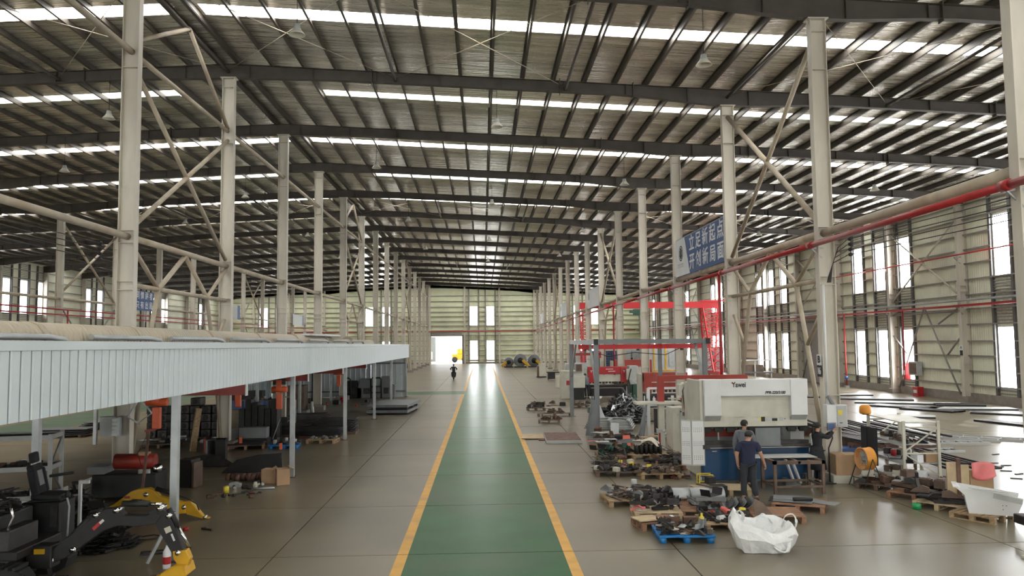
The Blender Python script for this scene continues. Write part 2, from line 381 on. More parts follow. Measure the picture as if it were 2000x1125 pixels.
def columns(X, ns, zt, side, phrase, ped=False):
    me = column_mesh(zt-.03).mesh('column', 'steel'); pdm = None
    for i, n in enumerate(ns):
        o = link('column', me); o.location = (X, Yf(n), 0)
        tag(o, f'grey H-section steel column, {nth(i)} from the camera in the {phrase}', 'column', phrase, 'structure')
        if ped or n > 0:
            q = .42 if ped else .33
            MB().bx(-q, q, -.3, .3, 0, .28 if ped else .16).build('plinth_block', 'plinth', o)
columns(XL, range(1, 16), ztop(XL)-.53, 'left', 'row left of the aisle', True)
columns(XR, range(0, 16), ztop(XR)-.62, 'right', 'row right of the aisle')
columns(-28.2, range(3, 16), ztop(-28.2)-.62, 'left', 'far left inner row')
wm = column_mesh(ztop(XW)-.7, .5, .28).mesh('wall_column', 'steel')
for i, n in enumerate(range(3, 16)):
    o = link('column', wm); o.location = (XW-.3, Yf(n), 0)
    tag(o, f'grey steel column standing against the right wall, {nth(i)} from the camera', 'column', 'columns along the right wall', 'structure')
    MB().bx(-.4, .4, -.3, .3, 0, .3).build('plinth_block', 'plinth', o)
wl = column_mesh(ztop(XE)-.7, .5, .28).mesh('wall_column', 'steel')
for i, n in enumerate(range(6, 16)):
    o = link('column', wl); o.location = (XE+.3, Yf(n), 0)
    tag(o, f'grey steel column against the left wall, {nth(i)} of those in view', 'column', 'columns along the left wall', 'structure')

# ---- walls
RG = [.96, 1.78, 2.66, 3.52, 4.49, 5.4, 6.22, 7.13, 8.07, 8.9, 9.78, 10.72, 11.6]
FG = [.6, 1.45, 2.3, 3.2, 4.1, 5.05, 5.95, 6.8, 7.6, 8.5, 9.3, 10.2, 11.2, 12.2, 13.1]
WLO, WHI = (.87, 4.35), (7.12, 10.62)
winn = [0]
def window_meshes():
    hh = 3.48; wd = 1.42
    f = MB()
    for z0, z1 in ((0, .06), (hh-.06, hh), (1.0, 1.04), (2.25, 2.29)): f.bx(-wd/2, wd/2, -.05, .05, z0, z1)
    for x in (-wd/2, wd/2-.06): f.bx(x, x+.06, -.05, .05, 0, hh)
    panes = []
    for z0, z1 in ((.06, 1.0), (1.04, 2.25), (2.29, hh-.06)):
        panes.append(MB().bx(-wd/2+.06, wd/2-.06, -.004, .004, z0, z1).mesh('pane', 'pane'))
    P = {}
    for k in ('pane', 'pane_s', 'pane_f'):
        P[k] = []
        for p in panes:
            q = p.copy(); q.materials.clear(); q.materials.append(MT[k]); P[k].append(q)
    return f.mesh('window_frame', 'alu'), P
wf, wps = window_meshes()
def window(loc, rz, where, k='pane'):
    winn[0] += 1
    o = link('window_%d' % winn[0], wf); tag(o, where, 'window', None, 'structure', loc, rz)
    for p in wps[k]: link('pane', p, o)
def side_wall(name, X, s, wins, label, y0, y1, mt='clad_r', low=True):
    """wall in the plane x = X; s = +1 when the hall lies towards -x"""
    W = thing(name, label, 'wall', kind='structure')
    def clad(a, b, z0, z1): MB().bx(X, X+s*.04, a, b, z0, z1).build('cladding_panel', mt, W)
    zt = ztop(X)+ZP
    MB().bx(X-s*.12, X+s*.1, y0, y1, 0, .5).build('plinth_wall', 'plinth', W)
    cuts = sorted(set([y0, y1]+[Yf(n) for n in range(-2, 16) if y0 < Yf(n) < y1]+[c-.71 for c in wins]+[c+.71 for c in wins]))
    for a, b in zip(cuts, cuts[1:]):
        mid = (a+b)/2
        if any(abs(mid-c) < .5 for c in wins):
            (clad(a, b, .45, WLO[0]), clad(a, b, WLO[1], WHI[0])) if low else clad(a, b, .45, WHI[0]); clad(a, b, WHI[1], zt)
        else: clad(a, b, .45, zt)
    segs = []
    for z in RG:
        bl = [c for c in wins if (WLO[0]+.1 < z < WLO[1]-.1) or (WHI[0]+.1 < z < WHI[1]-.1)]
        e = [y0]
        for c in sorted(bl): e += [c-.78, c+.78]
        e.append(y1)
        b = MB()
        for i in range(0, len(e), 2):
            b.bx(X-s*.16, X, e[i], e[i+1], z-.005, z+.005); b.bx(X-s*.16, X-s*.155, e[i], e[i+1], z-.03, z+.05)
        b.build('girt', 'girt', W)
    for c in wins:
        for q in (-.86, .86): MB().bx(X-s*.15, X, c+q-.09, c+q+.09, .5, zt-.3).build('window_post', 'girt_d', W)
        for z0, z1 in ((.5, .85), (4.4, 7.05), (10.7, zt-.3)):
            b = MB(); z = z0+.1
            while z < z1: b.bx(X-s*.07, X, c-.75, c+.75, z, z+.05); z += .17
            b.build('louvre', 'girt', W)
    return W
RW = [8, 17, 25.5, 33.4, 41.65, 51.5, 54.75, 58.0, 72.7, 75.95, 79.3, 92.3, 95.4, 107.5, 110.6, 125.5, 129]
side_wall('wall_right', XW, 1, RW, 'cream corrugated right wall with tall windows and dark girts', YB, YE)
for i, c in enumerate(RW):
    if c < 30: ws = 'tall right wall window near the camera'
    else: ws = f'tall narrow {{}} window in the right wall, {nth(i-3)} from the camera'
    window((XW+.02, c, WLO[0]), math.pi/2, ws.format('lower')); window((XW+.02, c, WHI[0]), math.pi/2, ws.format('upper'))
LW = [58, 61.5, 64.8, 78.4, 81.4, 84.6, 94.4, 97.3, 109.6, 112.8, 116.3, 128, 131.5]
side_wall('wall_left', XE, -1, LW, 'grey cream left wall with a row of tall bright windows', YB, YE, low=False)
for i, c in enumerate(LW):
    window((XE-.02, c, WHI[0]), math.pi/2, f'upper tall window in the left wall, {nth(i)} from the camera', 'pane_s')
# far wall
FW = thing('wall_far', 'pale green far gable wall with horizontal girts', 'wall', kind='structure')
fwins = []
for cx in (-37.6, -18.8, 0-.08, 18.8): fwins += [cx-1.5, cx+1.5]
posts = [XE]+[x for x in [-3.2+6.27*k for k in range(-6, 6)] if XE+1 < x < XW-1]+[XW]
DX0, DX1, DZ = -9.25, -3.68, 4.95
cuts = sorted(set(posts+[c-.71 for c in fwins]+[c+.71 for c in fwins]+[DX0, DX1, XL]))
for a, b in zip(cuts, cuts[1:]):
    mid = (a+b)/2
    def fc(z0, z1, tp=False):
        za, zb = (ztop(a)+ZP, ztop(b)+ZP) if tp else (z1, z1)
        MB().add([(a,YE,z0),(b,YE,z0),(b,YE,zb),(a,YE,za),(a,YE+.04,z0),(b,YE+.04,z0),(b,YE+.04,zb),(a,YE+.04,za)],
                 [(0,1,2,3),(4,7,6,5),(0,4,5,1),(1,5,6,2),(2,6,7,3),(3,7,4,0)]).build('cladding_panel', 'clad_f', FW)
    if DX0 < mid < DX1: fc(DZ, 0, True)
    elif any(abs(mid-c) < .5 for c in fwins): fc(.4, WLO[0]-.2); fc(WLO[1]-.2, WHI[0]-.3); fc(WHI[1]-.3, 0, True)
    else: fc(0, 0, True)
for z in FG:
    e = [XE]
    if z < DZ+.05: e += [DX0-.2, DX1+.2]
    if (WLO[0]-.1 < z < WLO[1]-.3) or (WHI[0]-.2 < z < WHI[1]-.4):
        for c in fwins: e += [c-.78, c+.78]
    e = sorted(e)+[XW]
    b = MB()
    for i in range(0, len(e), 2):
        zz = z; 
        if z < ztop(e[i]) and z < ztop(e[i+1]): b.bx(e[i], e[i+1], YE-.2, YE, z-.02, z+.07)
    b.build('girt', 'girt', FW)
for x in posts[1:-1]:
    MB().bx(x-.15, x+.15, YE-.5, YE-.2, 0, ztop(x)-.1).build('wind_post', 'steel', FW)
for c in fwins:
    for q in (-.9, .9): MB().bx(c+q-.12, c+q+.12, YE-.18, YE, .4, ztop(c)-.3).build('window_post', 'girt', FW)
    x = c
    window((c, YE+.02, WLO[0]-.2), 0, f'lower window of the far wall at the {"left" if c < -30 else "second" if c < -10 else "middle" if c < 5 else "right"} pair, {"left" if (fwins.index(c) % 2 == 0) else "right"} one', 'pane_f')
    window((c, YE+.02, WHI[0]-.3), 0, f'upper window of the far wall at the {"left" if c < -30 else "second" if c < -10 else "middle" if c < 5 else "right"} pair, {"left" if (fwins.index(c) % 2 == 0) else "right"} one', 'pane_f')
MB().bx(XE, XW, YE-.1, YE, 0, .3).build('plinth_wall', 'plinth', FW) if 0 else None
MB().bx(DX1, XW, YE-.1, YE, 0, .3).build('plinth_wall', 'plinth', FW); MB().bx(XE, DX0, YE-.1, YE, 0, .3).build('plinth_wall', 'plinth', FW)
dr = thing('door_1', 'wide open doorway in the far wall letting in bright daylight', 'door', kind='structure')
f = MB(); f.bx(DX0-.25, DX0, YE-.25, YE+.1, 0, DZ+.25); f.bx(DX1, DX1+.25, YE-.25, YE+.1, 0, DZ+.25); f.bx(DX0, DX1, YE-.25, YE+.1, DZ, DZ+.25)
f.build('door_frame', 'girt', dr); MB().tube([(DX0, YE-.4, DZ+.35), (DX1, YE-.4, DZ+.35)], .28, 12).build('shutter_roll', 'girt', dr)
# hall behind the camera; its glowing windows are added to light the near columns
wb = thing('wall_back', 'cream gable wall with added glowing windows behind the camera', 'wall', kind='structure')
e = [XE-.3]
for c in fwins: e += [c-.71, c+.71]
e.append(XW+.3)
for i in range(0, len(e), 2): MB().bx(e[i], e[i+1], YB-.1, YB, 0, 14.6).build('cladding_panel', 'clad_f', wb)
for i, c in enumerate(fwins):
    for z0, z1 in ((0, WLO[0]), (WLO[1], WHI[0]), (WHI[1], 14.6)): MB().bx(c-.71, c+.71, YB-.1, YB, z0, z1).build('cladding_panel', 'clad_f', wb)
    for z in (WLO[0], WHI[0]): window((c, YB-.05, z), 0, 'added glowing window in the unseen gable wall behind the camera')
# roller shutter door in the right wall
sh = thing('door_2', 'grey ribbed roller shutter door in the right wall behind column B 16', 'door', kind='structure')
b = MB()
z = .05
while z < 5.3: b.bx(XW-.22, XW-.2, 64.4, 68.3, z, z+.1); b.bx(XW-.21, XW-.19, 64.4, 68.3, z+.1, z+.13); z += .13
b.build('shutter_curtain', 'girt', sh); MB().tube([(XW-.45, 64.2, 5.5), (XW-.45, 68.5, 5.5)], .24, 12).build('shutter_roll', 'girt', sh)
# ================================================================ tie tubes, bracing, pipes
for s, X in (('left', XL), ('right', XR)):
    t = thing('tie_tube', f'long beige round tie tube linking the {s} row of columns at mid height', 'tie tube', (X, 0, 0), kind='structure')
    for n in range(-1 if s == 'left' else 0, 15):
        MB().tube([(0, Yf(n)+.02, 6.63), (0, Yf(n+1)-.02, 6.63)], .09 if s == 'left' else .115, 10).build('tube_length', 'tube', t)
for s, X, f in (('left', XL, 1), ('right', XR, 1)):
    for bi, n in enumerate(braced):
        y0 = Yf(n)
        q = ['nearest braced bay', 'middle braced bay', 'far braced bay'][bi]
        t = thing('bracing_frame', f'beige tube bracing between two columns of the {s} row, {q}', 'bracing', (X, y0, 0), kind='structure')
        def T(p, r=.062): MB().tube([(0, a, z) for a, z in p], r, 8).build('brace_tube', 'tube', t)
        T([(.1, 5.36), (7.9, 5.36)], .07)
        T([(4, 6.55), (2.0, 5.36), (1.35, 3.55), (.35, .35)], .072); T([(4, 6.55), (6.0, 5.36), (6.7, 3.55), (7.65, .35)], .072)
        T([(.1, 6.5), (2.0, 5.36)]); T([(7.9, 6.5), (6.0, 5.36)]); T([(.15, 4.65), (1.35, 3.55)]); T([(7.85, 4.65), (6.7, 3.55)])
        if s == 'left':
            T([(.1, 11.65), (7.9, 11.65)], .072); T([(.1, 11.3), (7.85, 6.85)], .07); T([(7.9, 11.3), (.1, 6.85)], .07)
            T([(.1, 12.0), (4, 13.95)], .065); T([(7.9, 11.75), (4, 13.95)], .07)
        else:
            T([(7.9, 12.2), (.1, 6.85)], .085); T([(.1, 12.3), (7.85, 6.85)], .075)
t = thing('tie_tube', 'upper round tie tube near the tops of the left row of columns', 'tie tube', (XL, 0, 0), kind='structure')
for n in range(0, 15):
    if n not in braced: MB().tube([(0, Yf(n)+.02, 11.65), (0, Yf(n+1)-.02, 11.65)], .085, 8).build('tube_length', 'tube', t)
for X in (-28.2,):
    t = thing('tie_tube', 'tie tube along the far left inner row of columns', 'tie tube', (X, 0, 0), kind='structure')
    MB().tube([(0, Yf(3), 6.95), (0, YE-.2, 6.95)], .09, 8).build('tube_length', 'tube', t)
    for n in (5, 10):
        t = thing('bracing_frame', 'crossed tube bracing in the far left inner row, %s crossed bay' % ('nearer' if n == 5 else 'farther'), 'bracing', (X, Yf(n), 0), kind='structure')
        MB().tube([(0, .15, 12.1), (0, 7.85, 7.0)], .08, 8).build('brace_tube', 'tube', t); MB().tube([(0, 7.85, 12.1), (0, .15, 7.3)], .08, 8).build('brace_tube', 'tube', t)
        MB().tube([(0, .15, 6.5), (0, 4, 3.4)], .05, 6).build('brace_tube', 'girt', t); MB().tube([(0, 7.85, 6.5), (0, 4, 3.4)], .05, 6).build('brace_tube', 'girt', t)
for n in (3, 6, 11):   # bracing along the right wall
    t = thing('bracing_frame', f'grey angle bracing on the right wall columns, {["nearest","middle","far"][(3,6,11).index(n)]} braced bay', 'bracing', (XW-.35, Yf(n+1 if n == 3 else n-0), 0), kind='structure')
    MB().tube([(0, .15, 10.9), (0, 7.85, 6.2)], .06, 6).build('brace_tube', 'steel', t); MB().tube([(0, 7.85, 10.9), (0, .15, 6.2)], .06, 6).build('brace_tube', 'steel', t)
    MB().tube([(0, .15, 5.3), (0, 7.85, 5.3)], .05, 6).build('brace_tube', 'girt', t)
    for a, b in (((4, 5.7), (.6, .4)), ((4, 5.7), (7.4, .4)), ((.15, 3.9), (1.7, 2.7)), ((7.85, 3.9), (6.3, 2.7)), ((.15, 5.6), (2.5, 4.6))):
        MB().tube([(0,)+a, (0,)+b], .055, 6).build('brace_tube', 'girt', t)
# fire pipes
t = thing('fire_pipe', 'red fire main pipe running along the right row of columns', 'pipe', (9.02, 0, 0))
for n in range(-1, 16):
    a, b = Yf(n), Yf(n+1)
    if b > YE: break
    MB().tube([(0, a, 6.3-.004*(a-20)), (0, b, 6.3-.004*(b-20))], .075, 8).build('pipe_length', 'redpipe', t)
    MB().tube([(0, b-.12, 6.3-.004*(b-20)), (0, b+.12, 6.3-.004*(b-20))], .1, 8).build('coupling', 'redpipe', t)
    b_ = MB(); b_.bar((0, b, 6.22-.004*(b-20)), (.35, b, 6.22-.004*(b-20)), .05); b_.bar((0, b, 6.22-.004*(b-20)), (.3, b, 5.95), .03); b_.build('pipe_bracket', 'galv', t)
for i, yy in enumerate((29.25, 53.3, 77.3)):
    t = thing('drop_pipe', f'vertical red fire pipe dropping to the floor beside the right row, {nth(i)} from the camera', 'pipe', (9.02, yy, 0))
    MB().tube([(0, 0, .02), (0, 0, 6.2)], .06, 8).build('pipe_length', 'redpipe', t); MB().tube([(0, 0, 1.1), (0, 0, 1.3)], .09, 8).build('valve', 'redpipe', t)
for nm, zz, r, mm, lab in (('fire_pipe', 5.6, .07, 'redpipe', 'lower red pipe along the right wall'), ('fire_pipe', 8.6, .045, 'redpipe', 'upper thin red pipe along the right wall'), ('cable_tray', 5.85, 0, 'galv', 'galvanised cable tray along the right wall above the red pipe')):
    if r:
        t = thing(nm, lab, 'pipe', (27.95, 0, 0)); b = MB().tube([(0, YB+1, zz), (0, YE-.5, zz)], r, 8); b.build('pipe_length', mm, t)
        k = MB()
        for n in range(2, 16): k.bar((0, Yf(n), zz-.1), (.45, Yf(n), zz-.1), .05); k.bar((0, Yf(n), zz-.1), (.4, Yf(n), zz-.5), .04)
        o_ = k.build('pipe_brackets', 'girt', t); o_['kind'] = 'stuff'
    else:
        t = thing(nm, lab, 'cable tray', (27.9, 0, 0)); b = MB(); b.bx(-.15, .15, YB+1, YE-.5, zz, zz+.015); b.bx(-.15, -.14, YB+1, YE-.5, zz, zz+.1); b.bx(.14, .15, YB+1, YE-.5, zz, zz+.1); b.build('tray_channel', mm, t)
for i, (yy, z0) in enumerate(((50.9, 1.9), (59.3, .15), (84, .15))):
    t = thing('drop_pipe', f'vertical red pipe on the right wall under the cable tray, {nth(i)} from the camera', 'pipe', (28.0, yy, 0))
    MB().tube([(0, 0, z0), (0, 0, 5.6)], .055, 8).build('pipe_length', 'redpipe', t)
    if z0 < 1: MB().tube([(0, 0, z0+.5), (0, 0, z0+.75)], .13, 8).build('valve', 'signblue', t); MB().bx(-.15, .15, -.15, .15, 0, .15).build('pipe_foot', 'galv', t)
t = thing('fire_pipe', 'red pipe with brackets along the far left inner row of columns', 'pipe', (-27.8, 0, 0))
for dz in (0, .35): MB().tube([(0, 30, 6.2-dz), (0, YE-.5, 6.2-dz)], .05, 6).build('pipe_length', 'redpipe', t)
MB().tube([(0, 53.3, .05), (0, 53.3, 6.2)], .05, 6).build('drop_length', 'redpipe', t)
t = thing('fire_pipe', 'red pipe crossing the far wall above the doorway', 'pipe', (0, YE-.6, 5.8)); MB().tube([(XE+2, 0, 0), (XW-1, 0, 0)], .09, 6).build('pipe_length', 'redpipe', t)
# crane conductor wires on both rows behind the first columns
for s, X in (('left', XL-.55), ('right', XR+.55)):
    for k in range(4):
        z = 6.42-.14*k
        t = thing('conductor_wire', f'black power wire at the nearest {s} row column, {["top", "upper middle", "lower middle", "bottom"][k]} one', 'wire', (X, 20.8, z))
        MB().tube([(0, 0, 0), (.1, -6, -.05), (.15, -12, -.02), (.15, -19, .05)], .012, 5).build('wire_run', 'black', t)
        MB().lathe((0, -.25, 0), [(.01, -.05), (.05, -.04), (.05, .04), (.01, .05)], 8, Matrix.Rotation(R_(90), 4, 'X')).build('insulator', 'black', t)
t = thing('cable_bundle', 'black cables looping down from the wires onto column B 16', 'cable', (9.9, 20.65, 0))
for k in range(4): MB().tube([(0, 0, 6.4-.14*k), (-.25-.05*k, -.02, 6.2-.14*k), (-.42-.04*k, 0, 5.7-.1*k), (-.48-.03*k, 0, 5.25)], .013, 5).build('cable', 'black', t)
# vertical strip of cables on left column
t = thing('conduit', 'white conduit pipe running down the front of column B 16', 'conduit', (9.22, 20.68, 0))
MB().tube([(0, 0, 1.95), (0, 0, 5.2)], .035, 8).build('pipe_length', 'white', t)
MB().tube([(.12, -.05, 1.55), (.12, -.05, 2.0), (.05, -.02, 2.12), (0, 0, 2.2)], .055, 8).build('flexible_end', 'grey', t)
o = thing('number_plate', 'column plates reading B above 16 on the flange of a right row column', 'sign', (9.135, 20.91, 3.02))
MB().bx(-.006, .006, -.13, .13, .01, .29).build('letter_plate', 'signwhite', o); MB().bx(-.006, .006, -.13, .13, -.31, -.01).build('digit_plate', 'ink', o)
text('B', .27, 'ink', o, (-.012, 0, .15), (R_(90), 0, R_(-90)), 'letter', bold=.006); text('16', .26, 'signwhite', o, (-.012, 0, -.16), (R_(90), 0, R_(-90)), 'digits', squash=.85, bold=.005)
for yy, nm in ((28.91, '17'), (44.91, '19'), (52.91, '20')):
    pass
o = thing('number_plate', 'small column plates with an A on the nearest visible right wall column', 'sign', (28.14, 44.91, 3.0))
MB().bx(-.006, .006, -.13, .13, .01, .29).build('letter_plate', 'signwhite', o); MB().bx(-.006, .006, -.13, .13, -.31, -.01).build('digit_plate', 'ink', o)
text('A', .27, 'ink', o, (-.012, 0, .15), (R_(90), 0, R_(-90)), 'letter')
o = thing('control_box', 'pale green electrical box on the front of column B 16', 'electrical box', (9.38, 20.6, 1.4))
MB().bx(-.27, .27, -.12, .12, 0, .58).build('box_body', 'white', o); MB().bx(-.01, .25, -.14, -.12, .02, .56).build('box_door', 'lgrey', o); MB().bx(.02, .13, -.146, -.14, .32, .44).build('warning_label', 'yel', o)
MB().bx(.05, .13, -.146, -.14, .1, .12).build('box_latch', 'ink', o)

# ================================================================ high bay lamps
def lamp_proto():
    t = thing('high_bay_lamp', '', 'lamp')
    MB().lathe((0, 0, 0), [(.02, .16), (.08, .15), (.09, .06), (.11, .03), (.11, 0)], 14).build('lamp_housing', 'lgrey', t)
    MB().lathe((0, 0, -.15), [(.11, .15), (.14, .11), (.19, .05), (.23, 0), (.225, 0), (.185, .045), (.105, .145)], 18).build('reflector', 'tray', t)
    return t
lamps = [(6.2, 1, 11.5), (-5.0, 1, 12.3), (.6, 2, 12.0), (-13.8, 2, 12.3), (-5.0, 3, 12.25), (6.9, 3, 11.4), (-19.6, 3, 12.1), (19.2, 3, 11.1), (.6, 4, 11.9), (-13.6, 4, 12.35), (20.5, 4, 10.6),
         (-5, 5, 12.2), (6.9, 5, 11.4), (.6, 6, 11.9), (-13.6, 6, 12.3), (-5, 7, 12.2), (6.9, 7, 11.5), (.6, 8, 11.9), (19.2, 5, 11.1), (-20, 5, 12.1), (-33, 5, 11.6), (.6, 10, 11.9), (-33, 8, 11.6), (-14, 8, 12.3)]
lp = lamp_proto()
for i, (x, n, z) in enumerate(lamps):
    o = lp if i == 0 else dup(lp)
    o.location = (x, Yf(n), z)
    side = 'over the aisle' if abs(x) < 3 else 'left of the aisle' if -9 < x < 0 else 'right of the aisle' if 0 < x < 9 else 'in the right bay' if x > 9 else 'in the left bay' if x > -28 else 'in the outer left bay'
    tag(o, f'bell shaped high bay lamp hanging from the {nth(n-1)} rafter, {side}', group='high bay lamps under the roof')
    MB().tube([(0, 0, .15), (0, 0, ztop(x)-depth(x)-z)], .009, 5).build('suspension_cord', 'ink', o)

# ================================================================ banners
b1 = thing('slogan_banner', 'blue banner with two lines of white characters reading 立足新起点 开创新局面', 'banner', (9.25, 0, 0))
y0, y1, z0, z1 = 36.55, 29.1, 6.72, 8.42
MB().bx(-.03, .03, y1, y0, z0, z1).build('banner_panel', 'signblue', b1)
MB().prism([(y0, z0), (y0, z1), (34.9, z1), (34.1, z0)], -.036, -.028, 'yz').build('white_end_panel', 'signwhite', b1)
b = MB()
for y in (y0, 32.8, y1): b.bx(0, .06, y-.04, y+.04, z0-.1, z1+.02)
b.bx(0, .06, y1, y0, z1, z1+.05); b.build('banner_frame', 'galv', b1)
for row, zc in (('立足新起点', 7.98), ('开创新局面', 7.16)):
    for k, ch in enumerate(row):
        text(ch, .74, 'signwhite', b1, (-.036, 33.7-k*1.03, zc), (R_(90), 0, R_(-90)), 'character', bold=.012, squash=1.15)
def ell(c, ry, rz, m, n=24, x=-.04):
    b = MB(); vs = [(x, c[0]+ry*math.cos(2*math.pi*k/n), c[1]+rz*math.sin(2*math.pi*k/n)) for k in range(n)]
    b.add(vs, [tuple(range(n))]); return b
ell((35.55, 7.75), .36, .36, 0).build('emblem', 'ink', b1); ell((35.55, 7.75), .29, .30, 0, x=-.043).build('emblem_ring', 'signwhite', b1)
b = MB(); b.bx(-.047, -.043, 35.42, 35.68, 7.5, 8.0); b.bx(-.047, -.043, 35.4, 35.7, 7.6, 7.64); b.bx(-.047, -.043, 35.32, 35.38, 7.6, 7.9); b.bx(-.047, -.043, 35.72, 35.78, 7.6, 7.9); b.build('emblem_core', 'ink', b1)
b = MB()
for k in range(4): b.bx(-.04, -.036, 35.95-k*.26, 36.12-k*.26, 7.22, 7.27); b.bx(-.04, -.036, 35.95-k*.26, 36.12-k*.26, 7.13, 7.16); b.bx(-.04, -.036, 36.02-k*.26, 36.05-k*.26, 7.09, 7.3)
b.build('small_lettering', 'lgrey', b1)
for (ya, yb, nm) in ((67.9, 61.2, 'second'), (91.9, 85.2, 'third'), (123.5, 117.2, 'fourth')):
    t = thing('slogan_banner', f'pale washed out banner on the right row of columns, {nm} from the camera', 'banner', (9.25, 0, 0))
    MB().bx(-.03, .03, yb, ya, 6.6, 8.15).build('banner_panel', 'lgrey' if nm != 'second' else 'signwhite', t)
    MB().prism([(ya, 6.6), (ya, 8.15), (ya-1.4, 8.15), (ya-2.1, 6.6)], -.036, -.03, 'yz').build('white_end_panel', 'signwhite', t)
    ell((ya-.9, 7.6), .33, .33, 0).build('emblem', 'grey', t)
def lbanner(ya, yb, rows, lab):
    t = thing('slogan_banner', lab, 'banner', (-28.0, 0, 0)); MB().bx(-.03, .03, ya, yb, 6.65, 8.25).build('banner_panel', 'signblue', t)
    if rows:
        for row, zc in zip(rows, (7.85, 7.05)):
            for k, ch in enumerate(row): text(ch, .66, 'signwhite', t, (.036, yb-.55-(len(row)-1-k)*.84, zc), (R_(90), 0, R_(90)), 'character', bold=.008)
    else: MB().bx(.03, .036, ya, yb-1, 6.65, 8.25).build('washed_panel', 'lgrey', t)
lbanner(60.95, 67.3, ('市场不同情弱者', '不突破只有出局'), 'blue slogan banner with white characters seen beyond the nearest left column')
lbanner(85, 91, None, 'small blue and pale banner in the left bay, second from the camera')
lbanner(116, 123, None, 'small pale banner in the left bay, farthest from the camera')

# ================================================================ red gantry crane in the right bay
g_ = thing('gantry_crane', 'bright red gantry crane spanning the right bay with lattice legs', 'crane', (0, 82, 0))
MB().bx(9.9, 25.2, -.3, .3, 7.2, 7.85).build('girder', 'redcrane', g_)
MB().bx(23.2, 25.6, -.75, .75, 7.85, 7.98).build('end_platform', 'redcrane', g_)
def lattice(x0t, x1t, x0b, x1b, zt, nm, lo=0):
    b = MB(); N = 9
    for sy in (-1, 1):
        yt, yb_ = sy*.5, sy*1.5
        P = lambda xa, xb, k: (xa+(xb-xa)*k/N, yt+(yb_-yt)*k/N, zt+(lo-zt)*k/N)
        for xa, xb in ((x0t, x0b), (x1t, x1b)): b.bar(P(xa, xb, 0), P(xa, xb, N), .13)
        for k in range(N):
            b.bar(P(x0t, x0b, k), P(x1t, x1b, k+1), .07); b.bar(P(x1t, x1b, k), P(x1t, x1b, k+1), .1); b.bar(P(x1t, x1b, k), P(x0t, x0b, k+1), .05); b.bar(P(x0t, x0b, k), P(x1t, x1b, k), .07)
    for k in range(0, N, 1):
        for xa, xb in ((x0t, x0b), (x1t, x1b)):
            s1 = (xa+(xb-xa)*k/N, -.5-1.0*k/N, zt+(lo-zt)*k/N); s2 = (xa+(xb-xa)*(k+1)/N, .5+1.0*(k+1)/N, zt+(lo-zt)*(k+1)/N); b.bar(s1, s2, .05)
    return b.build('lattice_leg', 'redcrane', g_)
lattice(23.3, 25.2, 24.0, 25.0, 7.2, 'r', .5); lattice(10.2, 11.4, 10.5, 11.2, 7.2, 'l', .5)
for x in (24.5, 10.85): MB().bx(x-.25, x+.25, -2.3, 2.3, .12, .5).build('end_carriage', 'redcrane', g_)
b = MB(); b.bx(16.0, 17.2, -.25, .25, 6.5, 7.1); b.tube([(16.6, 0, 6.5), (16.6, 0, 4.6)], .03, 6); b.bx(15.6, 16.1, -.5, .1, 6.7, 7.0); b.build('hoist_trolley', 'dkgreen', g_)
for y in (-1.9, 1.9):
    for x in (24.5, 10.85): MB().lathe((x-.05, y, .14), [(.0, 0), (.14, 0), (.14, .1), (0, .1)], 12, Matrix.Rotation(R_(90), 4, 'Y')).build('wheel', 'black', g_)

# ================================================================ canopy shed on the left
cx = -5.25
cn = thing('canopy_shed', 'long steel canopy with pale blue grey ribbed fascia on slim posts', 'canopy', (0, 0, 0))
zt_ = lambda y: 3.80-.0028*(y-8.6)
pn = MB()
pn.add([(0, .012, 0), (.012, .03, 0), (.012, .18, 0), (0, .198, 0), (0, .012, .80), (.012, .03, .80), (.012, .18, .80), (0, .198, .80),
        (-.02, .012, 0), (-.02, .198, 0), (-.02, .012, .80), (-.02, .198, .80)],
       [(0,1,5,4),(1,2,6,5),(2,3,7,6),(8,0,4,10),(3,9,11,7),(0,8,9,3,2,1),(4,5,6,7,11,10),(9,8,10,11)])
pme = pn.mesh('fascia_panel', 'fascia'); y = 3.0; k = 0
while y < 55.6:
    o = link('fascia_panel', pme, cn); o.location = (cx, y, zt_(y)-.92); y += .21
b = MB()
b.add([(cx+.03, 2.9, zt_(3)-.115), (cx+.03, 55.7, zt_(55.7)-.115), (cx+.03, 55.7, zt_(55.7)), (cx+.03, 2.9, zt_(3)),
       (cx-.12, 2.9, zt_(3)-.115), (cx-.12, 55.7, zt_(55.7)-.115), (cx-.12, 55.7, zt_(55.7)), (cx-.12, 2.9, zt_(3))], [(0,1,2,3),(4,7,6,5),(0,4,5,1),(2,6,7,3),(1,5,6,2),(0,3,7,4)])
b.build('top_flashing', 'fascia', cn)
MB().bx(cx-.10, cx-.03, 3, 55.6, 2.92, 3.55).build('fascia_backing', 'grey', cn)
MB().bx(cx-10, cx-.1, 3, 55.6, 3.50, 3.55).build('roof_sheet', 'grey', cn)
MB().bx(cx-10, cx-9.95, 3, 40, 2.95, 3.5).build('rear_beam', 'grey', cn)
for yy in (14.0, 22.44, 30.9, 39.12, 46.3, 55.3):
    MB().bx(cx-.2, cx-.08, yy-.06, yy+.06, 0, 3.5).build('post', 'galv', cn)
    MB().bx(cx-.27, cx-.01, yy-.13, yy+.13, 0, .02).build('base_plate', 'rust', cn)
for xx, yy in ((-14.8, 30.6), (-10.3, 36.2), (-9.35, 40.4), (-10.0, 52), (-14.9, 22.5), (-14.9, 39), (-14.9, 46), (-14.9, 55), (-8.1, 14.6), (-14.9, 14)):
    MB().bx(xx-.06, xx+.06, yy-.06, yy+.06, 0, 3.5).build('inner_post', 'galv', cn)
for k in range(6): MB().bx(cx-10, cx-.1, 14.0+8.4*k-.06, 14.0+8.4*k+.06, 3.3, 3.48).build('roof_beam', 'grey', cn)
